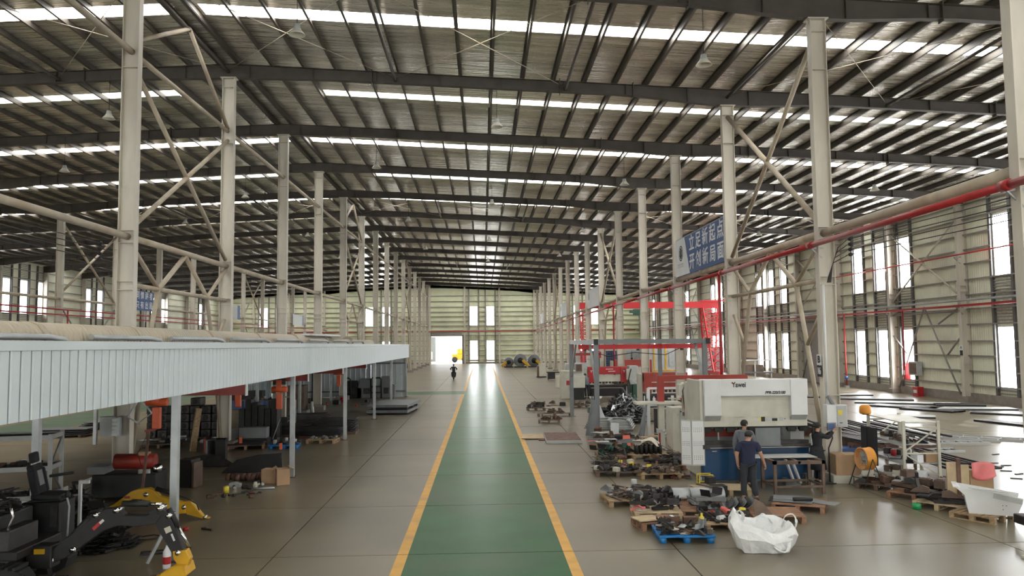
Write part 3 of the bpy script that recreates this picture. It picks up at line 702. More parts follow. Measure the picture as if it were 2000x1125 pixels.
# rear partition sheets: each ribbed sheet a piece
for k in range(26):
    x = cx-.1-k*.36
    b = MB(); b.bx(x-.35, x-.02, 55.4, 55.43, .02, 3.5); b.bx(x-.06, x-.0, 55.36, 55.4, .02, 3.5); b.build('partition_sheet', 'fascia', cn)
for k in range(24):
    y = 55.3-k*.40
    b = MB(); b.bx(cx-9.6, cx-9.57, y-.39, y-.02, .02, 3.5); b.bx(cx-9.57, cx-9.52, y-.06, y, .02, 3.5); b.build('partition_sheet', 'fascia', cn)
for z in (.35, 2.3): MB().bx(cx-9.5, cx-.1, 55.3, 55.36, z, z+.1).build('partition_rail', 'grey', cn)
# duct on the canopy
dc = thing('extraction_duct', 'dusty round duct with small branch pipes lying on top of the canopy', 'duct', (0, 0, 0))
MB().tube([(-5.85, 3, 3.82), (-5.85, 22, 3.80), (-5.85, 30, 3.76)], .24, 14).build('main_duct', 'duct', dc)
MB().tube([(-5.85, 30, 3.76), (-5.85, 41, 3.72)], .19, 14).build('main_duct', 'duct', dc)
for y in (10.2, 13.0, 16.5, 20, 24, 28.5, 34): MB().tube([(-5.85, y, 3.80), (-5.85, y+.12, 3.80)], .262, 14).build('duct_flange', 'tube', dc)
for a, b_ in ((6, 10.1), (11.2, 13.1), (14.0, 16.3), (17.3, 19.8), (21, 23.5), (25, 27.5), (29, 31.5), (33, 35.5)):
    MB().tube([(-5.50, a, 3.855), (-5.50, b_, 3.85), (-5.46, b_+.3, 3.82), (-5.43, b_+.42, 3.70)], .038, 8).build('branch_pipe', 'galv' , dc)
MB().bx(-5.9, -5.6, 25.5, 31, 4.02, 4.08).build('white_lid', 'white', dc)
# hoist beams under the canopy
for i, (yy, x1) in enumerate(((18.6, -5.55), (25.3, -5.6), (37.8, -5.6), (31.5, -5.6))):
    t = thing('hoist_beam', f'dark red hoist beam hung under the canopy, {["nearest", "second", "farthest", "third"][i]} from the camera', 'beam', (0, yy, 0), group='hoist beams under the canopy')
    b = MB(); b.bx(-13, x1, -.07, .07, 2.56, 2.58); b.bx(-13, x1, -.07, .07, 2.86, 2.88); b.bx(-13, x1, -.012, .012, 2.58, 2.86); b.build('beam_profile', 'darkred', t)
    MB().bx(x1, x1+.02, -.08, .08, 2.54, 2.9).build('end_stop', 'white', t)
    b = MB()
    for x in (-13, -9.4, x1-.2): b.bar((x, 0, 2.88), (x, 0, 3.5), .05)
    b.build('beam_hanger', 'darkred', t)
def hoist(x, y, z, lab, chain=0):
    t = thing('chain_hoist', lab, 'hoist', (x, y, z), group='orange chain hoists under the canopy')
    b = MB(); b.tube([(-.24, 0, 0), (.24, 0, 0)], .09, 12); b.bx(-.08, .08, -.1, .1, 0, .3); b.build('motor', 'orange', t)
    b = MB(); b.bx(-.09, .09, -.07, .07, -.62, -.12); b.build('chain_bag', 'orange', t, bev=.02)
    b = MB().bx(-.2, .2, -.05, .05, .15, .36); b.lathe((-.12, .06, .3), [(0, 0), (.05, 0), (.05, .03), (0, .03)], 10, Matrix.Rotation(R_(90), 4, 'X')); b.build('trolley', 'black', t)
    if chain:
        MB().tube([(.05, 0, -.1), (.06, 0, -chain)], .015, 5).build('pendant_cable', 'ink', t)
        b = MB(); b.bx(.02, .1, -.03, .03, -chain-.2, -chain); b.build('pendant_control', 'orange', t)
hoist(-7.6, 18.6, 2.42, 'orange chain hoist nearest the camera beside the electrical box column')
hoist(-7.8, 25.3, 2.38, 'orange chain hoist in front of the second left column')
hoist(-6.5, 25.3, 2.30, 'orange chain hoist nearest the posts with a pendant control cable', 1.7)
hoist(-6.9, 37.8, 2.35, 'farthest orange chain hoist before the rear partition')
# ================================================================ generic pieces
def rot(a): return Matrix.Rotation(a, 4, 'Z')
_pm = {}
def pallet(loc, rz, label, m='palwood', w=1.15, d=1.0, boards=7, group='wooden pallets on the right side', parts=True):
    t = thing('pallet', label, 'pallet', loc, rz, group)
    key = (m, round(w, 2), round(d, 2), boards)
    if key not in _pm:
        bd = MB().box((0, 0, 0), (w, d/boards*.72, .02)).mesh('deck_board', m)
        st = MB().box((0, 0, 0), (.09, d, .02)).mesh('stringer_board', m)
        bl = MB().box((0, 0, 0), (.09, .10, .085)).mesh('block', m)
        _pm[key] = (bd, st, bl)
    bd, st, bl = _pm[key]
    for k in range(boards):
        o = link('deck_board', bd, t); o.location = (0, -d/2+(k+.5)*d/boards, .135); o.rotation_euler = (0, 0, random.uniform(-.012, .012))
    for x in (-w/2+.05, 0, w/2-.05):
        o = link('stringer_board', st, t); o.location = (x, 0, .115)
        o = link('bottom_board', st, t); o.location = (x, 0, .01)
        for y in (-d/2+.05, 0, d/2-.05): o = link('block', bl, t); o.location = (x, y, .0625)
    return t
def shape(kind, s):
    b = MB()
    if kind == 'bracket':
        b.prism([(0, 0), (s, 0), (s, .012), (.012, .012), (.012, s*.7), (0, s*.7)], -s*.25, s*.25, 'xz'); b.box((s*.5, 0, s*.2), (s*.8, .012, s*.3))
    elif kind == 'plate': b.box((0, 0, .006), (s, s*.6, .012)); b.box((s*.2, 0, .018), (s*.5, s*.4, .01), .3)
    elif kind == 'channel': b.box((0, 0, .005), (s*1.6, .09, .01)); b.box((0, -.045, .03), (s*1.6, .008, .06)); b.box((0, .045, .03), (s*1.6, .008, .06))
    elif kind == 'bar': b.box((0, 0, .015), (s*1.8, .035, .03)); b.box((s*.8, 0, .02), (.05, .08, .04))
    elif kind == 'ring': b.lathe((0, 0, 0), [(s*.2, 0), (s*.35, 0), (s*.35, .06), (s*.2, .06), (s*.2, 0)], 14)
    elif kind == 'casting':
        b.lathe((0, 0, 0), [(0, 0), (s*.3, 0), (s*.3, s*.15), (s*.18, s*.2), (s*.18, s*.42), (s*.1, s*.45), (0, s*.45)], 12); b.box((s*.25, 0, s*.1), (s*.5, s*.12, s*.2)); b.box((-.1*s, s*.2, s*.15), (s*.15, s*.5, s*.12), .5)
    elif kind == 'wedge': b.prism([(0, 0), (s, 0), (s*.9, s*.12), (s*.35, s*.42), (0, s*.3)], -.03, .03, 'xz'); b.box((s*.4, 0, .02), (s*.8, s*.4, .012))
    elif kind == 'tub': b.prism([(0, 0), (s, 0), (s*1.1, s*.35), (s*1.05, s*.35), (s*.96, .012), (.02, .012), (-s*.05, s*.35), (-s*.1, s*.35)], -s*.3, s*.3, 'xz')
    elif kind == 'bottle': b.lathe((0, 0, 0), [(0, 0), (.05, 0), (.055, .03), (.05, .16), (.02, .2), (.02, .24), (0, .24)], 10)
    elif kind == 'can': b.lathe((0, 0, 0), [(0, 0), (.07, 0), (.07, .15), (.06, .16), (0, .16)], 12)
    elif kind == 'roll': b.tube([(-s*.3, 0, s*.2), (s*.3, 0, s*.2)], s*.2, 12)
    elif kind == 'block': b.box((0, 0, s*.2), (s*.7, s*.5, s*.4)); b.box((0, 0, s*.42), (s*.5, s*.3, s*.05))
    return b
NM = dict(bracket='steel_bracket', plate='steel_plate', channel='steel_channel', bar='steel_bar', ring='steel_ring', casting='cast_part', wedge='folded_plate', tub='bent_trough', bottle='bottle', can='paint_can', roll='paper_roll', block='machined_block')
CAT = dict(bracket='bracket', plate='plate', channel='channel', bar='bar', ring='ring', casting='casting', wedge='plate', tub='trough', bottle='bottle', can='can', roll='roll', block='block')
CN = dict(black='black', dark='dark', rust='rusty', brown='brown', sheet='shiny', galv='galvanised', grey='grey', cream='cream', yel='yellow', coral='coral red', red='red', white='white', pink='pink', lgrey='pale grey', card='cardboard', ply='plywood', palblue='blue', dkgreen='dark green', orange='orange', green_p='green', chrome='chrome')
_sm = {}
def scatter(where, c, w, d, rz, z, items, sd, tilt=.15, layers=1, sz=(.16, .3), gap=.0):
    """items: list of (kind, material, count); each lies on what is at height z around c"""
    r = random.Random(sd); R = rot(rz)
    used = []
    for kind, m, n in items:
        sizes = [round(r.uniform(*sz), 2) for _ in range(2)]
        made = []
        for i in range(n):
            s = sizes[i % 2]; key = (kind, m, s)
            if key not in _sm: _sm[key] = shape(kind, s).mesh(NM[kind], m)
            me = _sm[key]; a = r.uniform(0, 6.28); ca, sa = math.cos(a), math.sin(a)
            pts = [(v.co.x*ca-v.co.y*sa, v.co.x*sa+v.co.y*ca) for v in me.vertices]; hh = max(v.co.z for v in me.vertices)
            bx0, bx1 = min(p[0] for p in pts)*.85, max(p[0] for p in pts)*.85; by0, by1 = min(p[1] for p in pts)*.85, max(p[1] for p in pts)*.85
            best = None
            for _ in range(14):
                x, y = r.uniform(-w/2, w/2), r.uniform(-d/2, d/2)
                zz = max([u[4] for u in used if x+bx0 < u[1] and x+bx1 > u[0] and y+by0 < u[3] and y+by1 > u[2]] or [0])
                if best is None or zz < best[0]: best = (zz, x, y)
            zz, x, y = best; used.append((x+bx0, x+bx1, y+by0, y+by1, zz+hh+.001)); p = R @ Vector((x, y, 0))
            o = link(NM[kind], me); o.location = (c[0]+p.x, c[1]+p.y, z+zz+.002)
            o.rotation_euler = (0, 0, rz+a)
            noun = NM[kind].replace('_', ' '); made.append(o); o['category'] = CAT[kind]
        rank(made, f'{CN[m]} {noun} {where}', f'{CN[m]} {noun}s {where}')
def tangle(name, label, loc, rx, ry, h, n, m, sd, cat='scrap', w=.03, L=.35, kind='stuff', parent=None):
    r = random.Random(sd); b = MB()
    for i in range(n):
        a = r.uniform(0, 6.28); q = math.sqrt(r.random()); x, y = q*math.cos(a)*rx, q*math.sin(a)*ry
        z = h*(1-q*q)*r.random()+.02
        l = L*r.uniform(.4, 1.2); th = r.uniform(0, 6.28); ph = r.uniform(-.7, .7)*(1 if z > .15 else .15)
        dv = Vector((math.cos(th)*math.cos(ph), math.sin(th)*math.cos(ph), math.sin(ph)))*l/2
        p = Vector((x, y, z+abs(dv.z))); k = r.random()
        if k < .6: b.bar(p-dv, p+dv, w*r.uniform(.6, 1.6), .006)
        elif k < .85: b.bar(p-dv, p+dv, w*.5, w*.5)
        else: b.bar(p-dv*.6, p+dv*.6, w*3, .005)
    o = b.build(name, m, parent)
    if not parent: tag(o, label, cat, None, kind, loc)
    else: o['kind'] = kind
    return o
def crate(name, label, loc, s, rz, m, cat='box', flaps=False, group=None, tape=None):
    t = thing(name, label, cat, loc, rz, group); w, d, h = s
    MB().box((0, 0, h/2), (w, d, h)).build('box_body', m, t, bev=.006)
    if flaps:
        for sx in (-1, 1): MB().box((sx*(w/2+.05), 0, h+.02), (.16, d*.95, .008), M=Matrix.Rotation(sx*.5, 3, 'Y')).build('flap', m, t)
    if tape: MB().box((0, 0, h+.001), (.06, d+.004, .004)).build('tape', tape, t)
    return t

# ================================================================ main press brake
mc = thing('press_brake', 'large white and blue press brake with folding guards, people working in front', 'machine', (7.18, 20.5, 0))
def P(name, m, *boxes, bev=0):
    b = MB()
    for q in boxes: b.bx(*q)
    return b.build(name, m, mc, bev=bev)
P('bed', 'blue', (-1.40, 1.42, 0, .30, .06, .88), bev=.01)
P('bed_foot', 'grey', (-1.38, 1.40, .05, 1.5, 0, .10)); P('side_plinth', 'grey', (-1.30, -1.2, -.25, .02, .0, .22), (1.2, 1.3, -.25, .02, 0, .22))
P('lower_tool_holder', 'dark', (-1.44, 1.43, -.10, .32, .88, .99), (-1.42, 1.42, .0, .12, .99, 1.08))
P('tool_ledge', 'sheet', (-1.25, 1.38, -.115, -.10, .90, .915))
P('side_frame', 'cream', (-1.42, -1.34, .32, 1.75, .1, 2.55)); P('side_frame', 'cream', (1.34, 1.42, .32, 1.75, .1, 2.55))
P('side_frame_lower', 'lgrey', (-1.42, -1.30, .30, .9, .88, 1.45)); P('side_frame_lower', 'lgrey', (1.05, 1.42, .30, .9, .88, 1.45))
P('back_wall', 'lgrey', (-1.34, 1.34, 1.3, 1.35, .1, 2.4)); P('rear_gauge', 'darkred', (-1.2, -.1, .9, 1.1, 1.08, 1.28))
P('ram', 'cream', (-1.40, 1.41, .02, .32, 1.44, 1.76), bev=.012)
P('front_cover', 'white', (-1.38, 1.40, -.10, .34, 2.26, 2.68), bev=.008)
P('recessed_panel', 'cream', (-1.0, 1.0, -.0, .3, 1.70, 2.26))
P('cover_lip', 'lgrey', (-.95, .95, -.11, .0, 2.245, 2.262))
for sx, x0, x1 in ((-1, -1.37, -.93), (1, .93, 1.37)):
    b = MB(); b.prism([(-.13, 1.74), (.06, 1.66), (.34, 1.66), (.34, 2.685), (-.13, 2.685)], x0, x1, 'yz'); b.build('cylinder_cover', 'white', mc, bev=.01)
    b = MB(); b.prism([(-.135, 1.745), (-.02, 1.61), (.12, 1.61), (.12, 1.64), (-.12, 1.77)], x0+.01, x1-.01, 'yz'); b.build('cover_wedge', 'lgrey', mc)
P('upper_body', 'cream', (-1.46, -1.38, .0, 1.3, 1.45, 2.66), bev=.01)
r = random.Random(3)
for k in range(9):
    x = -1.28+k*.325
    if abs(x-.35) < .33: continue
    b = MB(); b.bx(x-.10, x+.10, .04, .14, 1.30, 1.43); b.bx(x-.12, x-.10, .02, .16, 1.34, 1.43); b.bx(x+.10, x+.12, .02, .16, 1.34, 1.43); b.bx(x-.05, x+.05, .02, .05, 1.32, 1.37); b.build('tool_clamp', 'black', mc)
P('ram_lower_edge', 'black', (-1.36, 1.38, .04, .28, 1.415, 1.445)); P('punch', 'dark', (-.15, .75, .06, .12, 1.2, 1.42))
P('partition_strip', 'white', (-.93, -.90, .25, .3, 1.08, 1.42))
text('Yawei', .19, 'ink', mc, (-.44, -.105, 2.545), (R_(90), 0, 0), 'lettering', bold=.004, squash=.8)
b = MB(); b.add([(-.665, -.107, 2.60), (-.60, -.107, 2.60), (-.585, -.107, 2.56)], [(0, 1, 2)]); b.add([(-.59, -.108, 2.585), (-.57, -.108, 2.61), (-.555, -.108, 2.575), (-.575, -.108, 2.555)], [(0, 1, 2, 3)]); b.build('logo_accent', 'redink', mc)
text('PBR-220/3100', .105, 'ink', mc, (.52, -.105, 2.33), (R_(90), 0, 0), 'lettering', bold=.003, shear=.25, squash=.88)
P('warning_plate', 'ink', (.17, .27, .012, .02, 1.57, 1.69)); P('warning_icons', 'yel', (.14, .30, .014, .02, 1.695, 1.72), (.13, .16, .014, .02, 1.58, 1.69))
P('data_plate', 'lgrey', (.29, .42, .012, .02, 1.57, 1.66)); P('data_plate', 'ink', (.46, .60, .012, .02, 1.58, 1.65)); P('emblem_plate', 'lgrey', (.66, .76, .012, .02, 1.58, 1.67)); P('button', 'grey', (.79, .82, .01, .02, 1.62, 1.65))
P('bed_label', 'lgrey', (-1.17, -1.05, -.006, 0, .80, .82))
# folding guards with rows of round holes
def guard(c, rz, w, label):
    t = thing('guard_panel', label, 'machine guard', c, rz)
    t.location.z += .12
    b = MB(); b.bx(-w/2, w/2, -.012, .012, .36, 1.50); b.build('panel', 'white', t)
    b = MB(); b.bx(-w/2, w/2, -.018, .018, .34, .37); b.bx(-w/2, w/2, -.018, .018, 1.49, 1.52); b.bx(-w/2, -w/2+.02, -.018, .018, .36, 1.5); b.bx(w/2-.02, w/2, -.018, .018, .36, 1.5); b.build('panel_frame', 'lgrey', t)
    b = MB()
    for z0 in (.50, .86, 1.22):
        for k in range(3):
            for i in range(5):
                x = -w*.32+i*w*.15; z = z0+k*.045
                b.lathe((x, -.0135, z), [(0, 0), (.009, 0), (.009, .001)], 8, Matrix.Rotation(R_(90), 4, 'X'))
    b.build('vent_holes', 'ink', t)
guard((5.62, 20.42, 0), R_(0), .34, 'white guard leaf with vent holes fixed to the left end of the large press brake')
guard((5.34, 20.52, 0), R_(-35), .29, 'folded outer white guard leaf hinged at the left end of the large press brake')
guard((8.83, 20.9, -.46), R_(60), .42, 'white guard leaf behind the person at the right end of the large press brake')
# control arm box and cabinet behind
t = thing('swing_box', 'cream swing arm box with round hole behind the large press brake', 'machine', (6.4, 23.9, 0))
MB().bx(-.3, .3, -.1, .1, 2.24, 2.44).build('arm_box', 'cream', t, bev=.04); b = MB(); b.lathe((.02, -.102, 2.35), [(0, 0), (.045, 0), (.045, .004)], 14, Matrix.Rotation(R_(90), 4, 'X')); b.build('round_hole', 'ink', t)
MB().bx(-.05, .15, -.1, .1, 0, 2.24).build('support_column', 'cream', t); MB().bx(-.4, -.05, -.1, .25, 2.05, 2.38).build('junction_box', 'cream', t); MB().bx(-.25, -.05, -.12, .2, 1.6, 2.1).build('hose_box', 'ply', t)
MB().tube([(-.2, -.12, 2.4), (-.3, -.14, 2.2), (-.25, -.16, 1.6), (-.2, -.14, 1.2), (-.26, -.1, .5)], .015, 6).build('hose', 'ink', t); MB().tube([(0, -.12, 2.4), (.1, -.16, 2.1), (.16, -.16, 1.7)], .013, 6).build('hose', 'ink', t)
t = thing('electrical_cabinet', 'beige electrical cabinet left of the large press brake', 'cabinet', (6.38, 25.6, 0), R_(6))
MB().bx(-.26, .24, -.25, .35, .08, 1.55).build('cabinet_body', 'cream', t, bev=.01); MB().bx(.0, .23, -.27, -.25, .4, 1.52).build('cabinet_door', 'lgrey', t)
MB().bx(.08, .17, -.275, -.27, 1.28, 1.40).build('display_panel', 'brown', t)
b = MB()
for z in (1.42, 1.0, .6): b.lathe((.02, -.272, z), [(0, .0), (.02, 0), (.02, .02), (0, .02)], 10, Matrix.Rotation(R_(90), 4, 'X'))
b.build('door_lock', 'ink', t); MB().bx(-.27, .25, -.24, .34, 0, .08).build('cabinet_base', 'grey', t); MB().bx(-.1, -.08, -.255, -.25, 1.3, 1.32).build('indicator', 'red', t)
t = thing('gallows', 'dark red steel gallows frame behind the large press brake', 'frame', (6.07, 26.6, 0))
MB().bx(-.10, .10, -.12, .12, 1.66, 2.5).build('upright', 'darkred', t); MB().bx(-.12, 3.0, -.1, .1, 2.40, 2.54).build('cross_arm', 'darkred', t); MB().bx(-.1, .1, -.1, .1, 0, 1.58).build('lower_upright', 'cream', t)
MB().bx(-.9, .6, -.3, .3, 1.58, 1.66).build('mounting_shelf', 'cream', t)
t = thing('floor_sign', 'red post with a small white box head on a base left of the beige cabinet', 'post', (5.85, 25.9, 0))
MB().tube([(0, 0, .02), (0, 0, .7)], .035, 8).build('post', 'redpipe', t); MB().bx(-.1, .1, -.05, .05, .68, .8).build('head', 'lgrey', t); MB().lathe((0, 0, 0), [(0, 0), (.2, 0), (.18, .03), (0, .04)], 14).build('base', 'grey', t); MB().lathe((.14, 0, .73), [(0, -.05), (.04, -.03), (.05, 0), (.04, .04), (0, .05)], 10).build('bulb', 'white', t)
# work table with sheet
t = thing('work_table', 'brown steel work table in front of the large press brake', 'table', (7.62, 19.2, 0), R_(0))
for x in (-.60, .58):
    for y in (-.42, .42): MB().bx(x-.035, x+.035, y-.035, y+.035, 0, .76).build('leg', 'brown', t)
b = MB(); b.bx(-.64, .62, -.46, -.38, .72, .80); b.bx(-.64, .62, .38, .46, .72, .80); b.bx(-.64, -.56, -.46, .46, .72, .8); b.bx(.54, .62, -.46, .46, .72, .8); b.bx(-.04, .02, -.46, .46, .73, .79); b.build('top_frame', 'brown', t)
b = MB(); b.bx(-.6, .58, -.445, -.40, .16, .21); b.bx(-.6, .58, .40, .445, .16, .21); b.bx(-.62, -.58, -.42, .42, .16, .21); b.bx(.56, .60, -.42, .42, .16, .21); b.build('stretcher', 'brown', t)
MB().box((7.45, 19.55, .807), (1.65, .62, .012)).build('steel_sheet', 'lgrey', label='pale steel sheet lying on the brown work table', cat='sheet metal')
o = thing('folded_sheet', 'grey steel sheet standing clamped in the large press brake', 'sheet metal', (7.45, 20.34, 0)); MB().box((0, 0, 1.19), (.66, .01, .46)).build('sheet_web', 'grey', o); MB().box((0, -.05, .965), (.66, .1, .01)).build('sheet_lip', 'grey', o)
t = thing('foot_pedal', 'grey foot pedal box under the brown work table', 'pedal', (7.9, 20.0, 0)); b = MB(); b.prism([(-.2, 0), (.2, 0), (.2, .05), (-.1, .18), (-.2, .18)], -.12, .12, 'xz'); b.build('pedal_housing', 'grey', t); MB().bx(-.05, .15, -.1, .1, .1, .11).build('pedal', 'black', t)
for i, dx in enumerate((.0, .16)):
    MB().bar((8.0+dx, 20.05, .02), (7.9+dx, 20.38, .62), .05, .06).build('white_strut', 'white', label=f'white steel strut leaning on the blue bed, {["left", "right"][i]} of the two', cat='strut')
t = thing('control_pendant', 'tablet like control screen on an arm in front of column B 16', 'control panel', (9.02, 20.05, 0))
MB().box((0, 0, 1.46), (.26, .05, .2), M=Matrix.Rotation(.3, 3, 'Z')).build('screen_housing', 'grey', t); MB().box((-.01, -.03, 1.46), (.2, .01, .15), M=Matrix.Rotation(.3, 3, 'Z')).build('screen', 'signblue', t)
MB().tube([(0, .03, 1.4), (.05, .08, 1.15), (-.05, .1, .9), (-.05, .1, .02)], .018, 6).build('stand_tube', 'ink', t); MB().lathe((-.05, .1, 0), [(0, 0), (.17, 0), (.16, .02), (0, .03)], 12).build('stand_foot', 'ink', t)

# ================================================================ things around column B 16
crate('cardboard_box', 'big cardboard box standing on flat white crates before column B 16', (9.47, 20.36, .205), (.64, .52, .52), R_(-4), 'card', tape='ply')
crate('flat_crate', 'flat white crate under the big cardboard box', (9.30, 20.34, 0), (.5, .6, .2), R_(-4), 'cream')
crate('flat_crate', 'flat white crate beside the fan under the edge of the cardboard box', (9.83, 20.30, 0), (.5, .6, .2), R_(-4), 'cream')
fan = thing('drum_fan', 'orange drum fan on a black folding stand', 'fan', (9.66, 19.6, 0), R_(-82))
b = MB(); b.lathe((0, 0, .70), [(.27, -.13), (.285, -.13), (.27, -.11), (.265, .11), (.285, .13), (.27, .13), (.25, .1), (.25, -.1), (.27, -.13)], 26, Matrix.Rotation(R_(90), 4, 'X')); b.build('drum', 'orangefan', fan)
for k in range(5):
    a = 2*math.pi*k/5; b = MB(); b.box((math.cos(a)*.12, 0, .70+math.sin(a)*.12), (.20, .012, .09), M=(Matrix.Rotation(-a, 3, 'Y') @ Matrix.Rotation(.5, 3, 'X'))); b.build('blade', 'galv', fan)
b = MB(); b.lathe((0, 0, .70), [(0, -.07), (.06, -.06), (.07, 0), (.06, .08), (0, .1)], 14, Matrix.Rotation(R_(90), 4, 'X')); b.build('hub', 'grey', fan)
for sy in (-.135, .135):
    b = MB()
    for rad in (.09, .15, .21, .265):
        b.tube([(rad*math.cos(2*math.pi*k/20), sy, .7+rad*math.sin(2*math.pi*k/20)) for k in range(21)], .004, 4, False)
    for k in range(8): a = math.pi*k/4; b.tube([(0, sy, .7), (.27*math.cos(a), sy, .7+.27*math.sin(a))], .004, 4, False)
    b.build('grille', 'lgrey', fan)
b = MB()
for sx in (-.3, .3):
    b.tube([(sx*.98, 0, .72), (sx, -.28, .0+.015)], .012, 6); b.tube([(sx*.98, 0, .72), (sx, .28, .015)], .012, 6)
b.tube([(-.3, -.2, .22), (.3, -.2, .22)], .01, 6); b.tube([(-.3, .2, .22), (.3, .2, .22)], .01, 6); b.build('stand', 'ink', fan)
# ---- shelving rack
rk = thing('shelving_rack', 'cream steel shelving rack full of parts beside the orange fan', 'shelving rack', (11.0, 20.3, 0), R_(-5))
W_, D_ = .42, 1.08
for x in (-W_, W_):
    for y in (-D_, D_): MB().bx(x-.035, x+.035, y-.03, y+.03, 0, 1.66).build('upright', 'cream', rk)
for i, z in enumerate((.18, .62, 1.08)):
    b = MB(); b.bx(-W_, W_, -D_, D_, z-.012, z); b.bx(-W_, -W_+.03, -D_, D_, z-.07, z-.012); b.bx(W_-.03, W_, -D_, D_, z-.07, z-.012); b.build('shelf', 'lgrey', rk)
MB().bx(-W_-.02, W_+.02, -D_, D_, 1.60, 1.63).build('top_shelf', 'cream', rk)
for y in (-D_, D_):
    b = MB(); b.bar((-W_, y, .9), (W_, y, 1.5), .03, .03); b.bar((-W_, y, .85), (W_, y, .3), .03, .03); b.bar((-W_, y, 1.5), (W_, y, 1.5), .04, .04); b.bar((-W_, y, .86), (W_, y, .86), .03, .03); b.build('end_brace', 'cream', rk)
o = thing('warning_lamp', 'orange drum shaped lamp hung on the far corner of the shelving rack', 'lamp', (10.62, 21.45, 1.64)); MB().lathe((0, 0, .0), [(0, 0), (.14, .0), (.16, .05), (.15, .2), (.1, .25), (0, .26)], 16).build('lamp_shell', 'orangefan', o); MB().lathe((0, 0, -.02), [(0, 0), (.09, 0), (.09, .03), (0, .03)], 12).build('lamp_base', 'ink', o)
scatter('on the upper shelf of the cream rack', (11.0, 20.3), .6, 1.8, R_(-5), 1.085, [('block', 'brown', 4), ('wedge', 'black', 5), ('channel', 'brown', 3), ('casting', 'black', 2)], 11, sz=(.2, .34))
scatter('on the middle shelf of the cream rack', (11.0, 20.2), .6, 1.7, R_(-5), .625, [('tub', 'black', 3), ('can', 'red', 2), ('block', 'dark', 3), ('bottle', 'white', 2), ('block', 'ply', 1)], 12, sz=(.2, .34))
scatter('on the lowest shelf of the cream rack', (11.0, 20.2), .6, 1.7, R_(-5), .185, [('tub', 'grey', 2), ('block', 'brown', 4), ('plate', 'lgrey', 3), ('casting', 'black', 2)], 13, sz=(.22, .36))
crate('cardboard_box', 'small cardboard box on the middle shelf at the near end of the rack', (11.25, 19.45, .625), (.34, .3, .24), R_(-8), 'card')
crate('cloth_bundle', 'pale blue glass like bundle on the middle shelf of the rack', (10.85, 19.35, .625), (.2, .22, .2), .3, 'signwhite', 'bundle')
for i, (x, y) in enumerate(((10.42, 20.7), (10.38, 21.0))): crate('hanging_coat', 'black coat hanging on the left side of the rack, %s one' % ('near' if i == 0 else 'far'), (x, y, .35), (.12, .26, 1.0), .1, 'blackcloth', 'coat')
o = thing('leaning_plate', 'bent grey steel plate leaning at the foot of the rack', 'plate', (10.45, 18.75, 0), R_(-14)); MB().box((0, .05, .28), (.62, .012, .50), M=Matrix.Rotation(-.35, 3, 'X')).build('plate_web', 'sheet', o); MB().box((.3, .06, .25), (.012, .12, .42), M=Matrix.Rotation(-.35, 3, 'X')).build('plate_flange', 'sheet', o)
# ---- dark steel parts pile on pallets in front of rack
pallet((9.9, 19.3, 0), R_(-48), 'grey dirty pallet under parts left of the rack foot', 'brown', 1.0, .8)
pallet((10.15, 18.0, 0), R_(-52), 'long brown pallet loaded with dark beams before the rack', 'palwood_r', 1.25, .8)
pallet((10.0, 16.95, 0), R_(-50), 'pale pallet end beside the green tape roll', 'palwood_l', 1.0, .6)
scatter('on the pallet left of the rack foot', (9.95, 19.3), .8, .7, R_(-48), .15, [('channel', 'brown', 5), ('block', 'rust', 5), ('wedge', 'dark', 4), ('plate', 'lgrey', 2), ('tub', 'cream', 2)], 21, sz=(.22, .42), layers=3)
scatter('on the long pallet before the rack', (10.2, 18.0), 1.0, .7, R_(-52), .15, [('channel', 'black', 7), ('channel', 'brown', 5), ('wedge', 'dark', 5), ('block', 'brown', 4)], 22, sz=(.3, .5), layers=4)
scatter('on the pale pallet beside the hopper', (10.05, 17.0), .8, .5, R_(-50), .15, [('channel', 'dark', 5), ('plate', 'black', 3), ('wedge', 'brown', 2)], 23, sz=(.25, .45), layers=3)
o = thing('tape_roll', 'bright green tape roll on the floor by the pale pallet', 'roll', (9.45, 16.95, 0)); MB().lathe((0, 0, 0), [(.04, 0), (.09, 0), (.09, .12), (.04, .12), (.04, 0)], 14).build('roll_body', 'green_p', o)
# ---- hopper on pallet
pallet((10.28, 16.0, 0), R_(33), 'brown pallet under the white chute at the right', 'palwood', .90, .88)
hp = thing('hopper_chute', 'white sheet steel chute standing on a pallet at the right', 'chute', (10.28, 16.02, .146), R_(-28))
b = MB(); b.prism([(-.50, .50), (-.42, .50), (-.30, .0+.36), (-.24, .02), (.34, .0), (.36, .02), (-.22, .04), (-.29, .38), (-.41, .52), (-.50, .52)], -.34, .30, 'xz'); b.build('chute_wall', 'white', hp)
b = MB(); b.prism([(-.46, .51), (.20, .46), (.25, .0), (-.24, .0), (-.30, .36)], -.352, -.34, 'xz'); b.build('side_panel', 'white', hp)
b = MB(); b.prism([(.20, .46), (.72, .36), (.70, .26), (.60, .02), (.45, -.0), (.25, .0)], -.352, -.34, 'xz'); b.build('end_panel', 'white', hp)
b = MB(); b.prism([(-.46, .51), (.72, .36), (.70, .26), (.60, .02), (-.24, .0), (-.30, .36)], .29, .302, 'xz'); b.build('side_panel', 'white', hp)
b = MB(); b.box((.12, -.37, .49), (.7, .06, .012), M=Matrix.Rotation(.07, 3, 'Y')); b.box((.45, -.36, .34), (.5, .012, .1), M=Matrix.Rotation(.18, 3, 'Y')); b.build('rim_fold', 'lgrey', hp)
b = MB(); b.bx(-.2, .6, -.33, .29, .0, .02); b.build('chute_floor', 'white', hp)
b = MB()
for x, z in ((.36, .2), (.42, .2), (.36, .12)): b.lathe((x, -.354, z), [(0, 0), (.009, 0), (.009, .002)], 8, Matrix.Rotation(R_(90), 4, 'X'))
b.build('bolt_holes', 'ink', hp)
cb = thing('plywood_screen', 'plywood and cardboard screen standing behind the white chute', 'screen', (10.75, 17.05, 0), R_(-8))
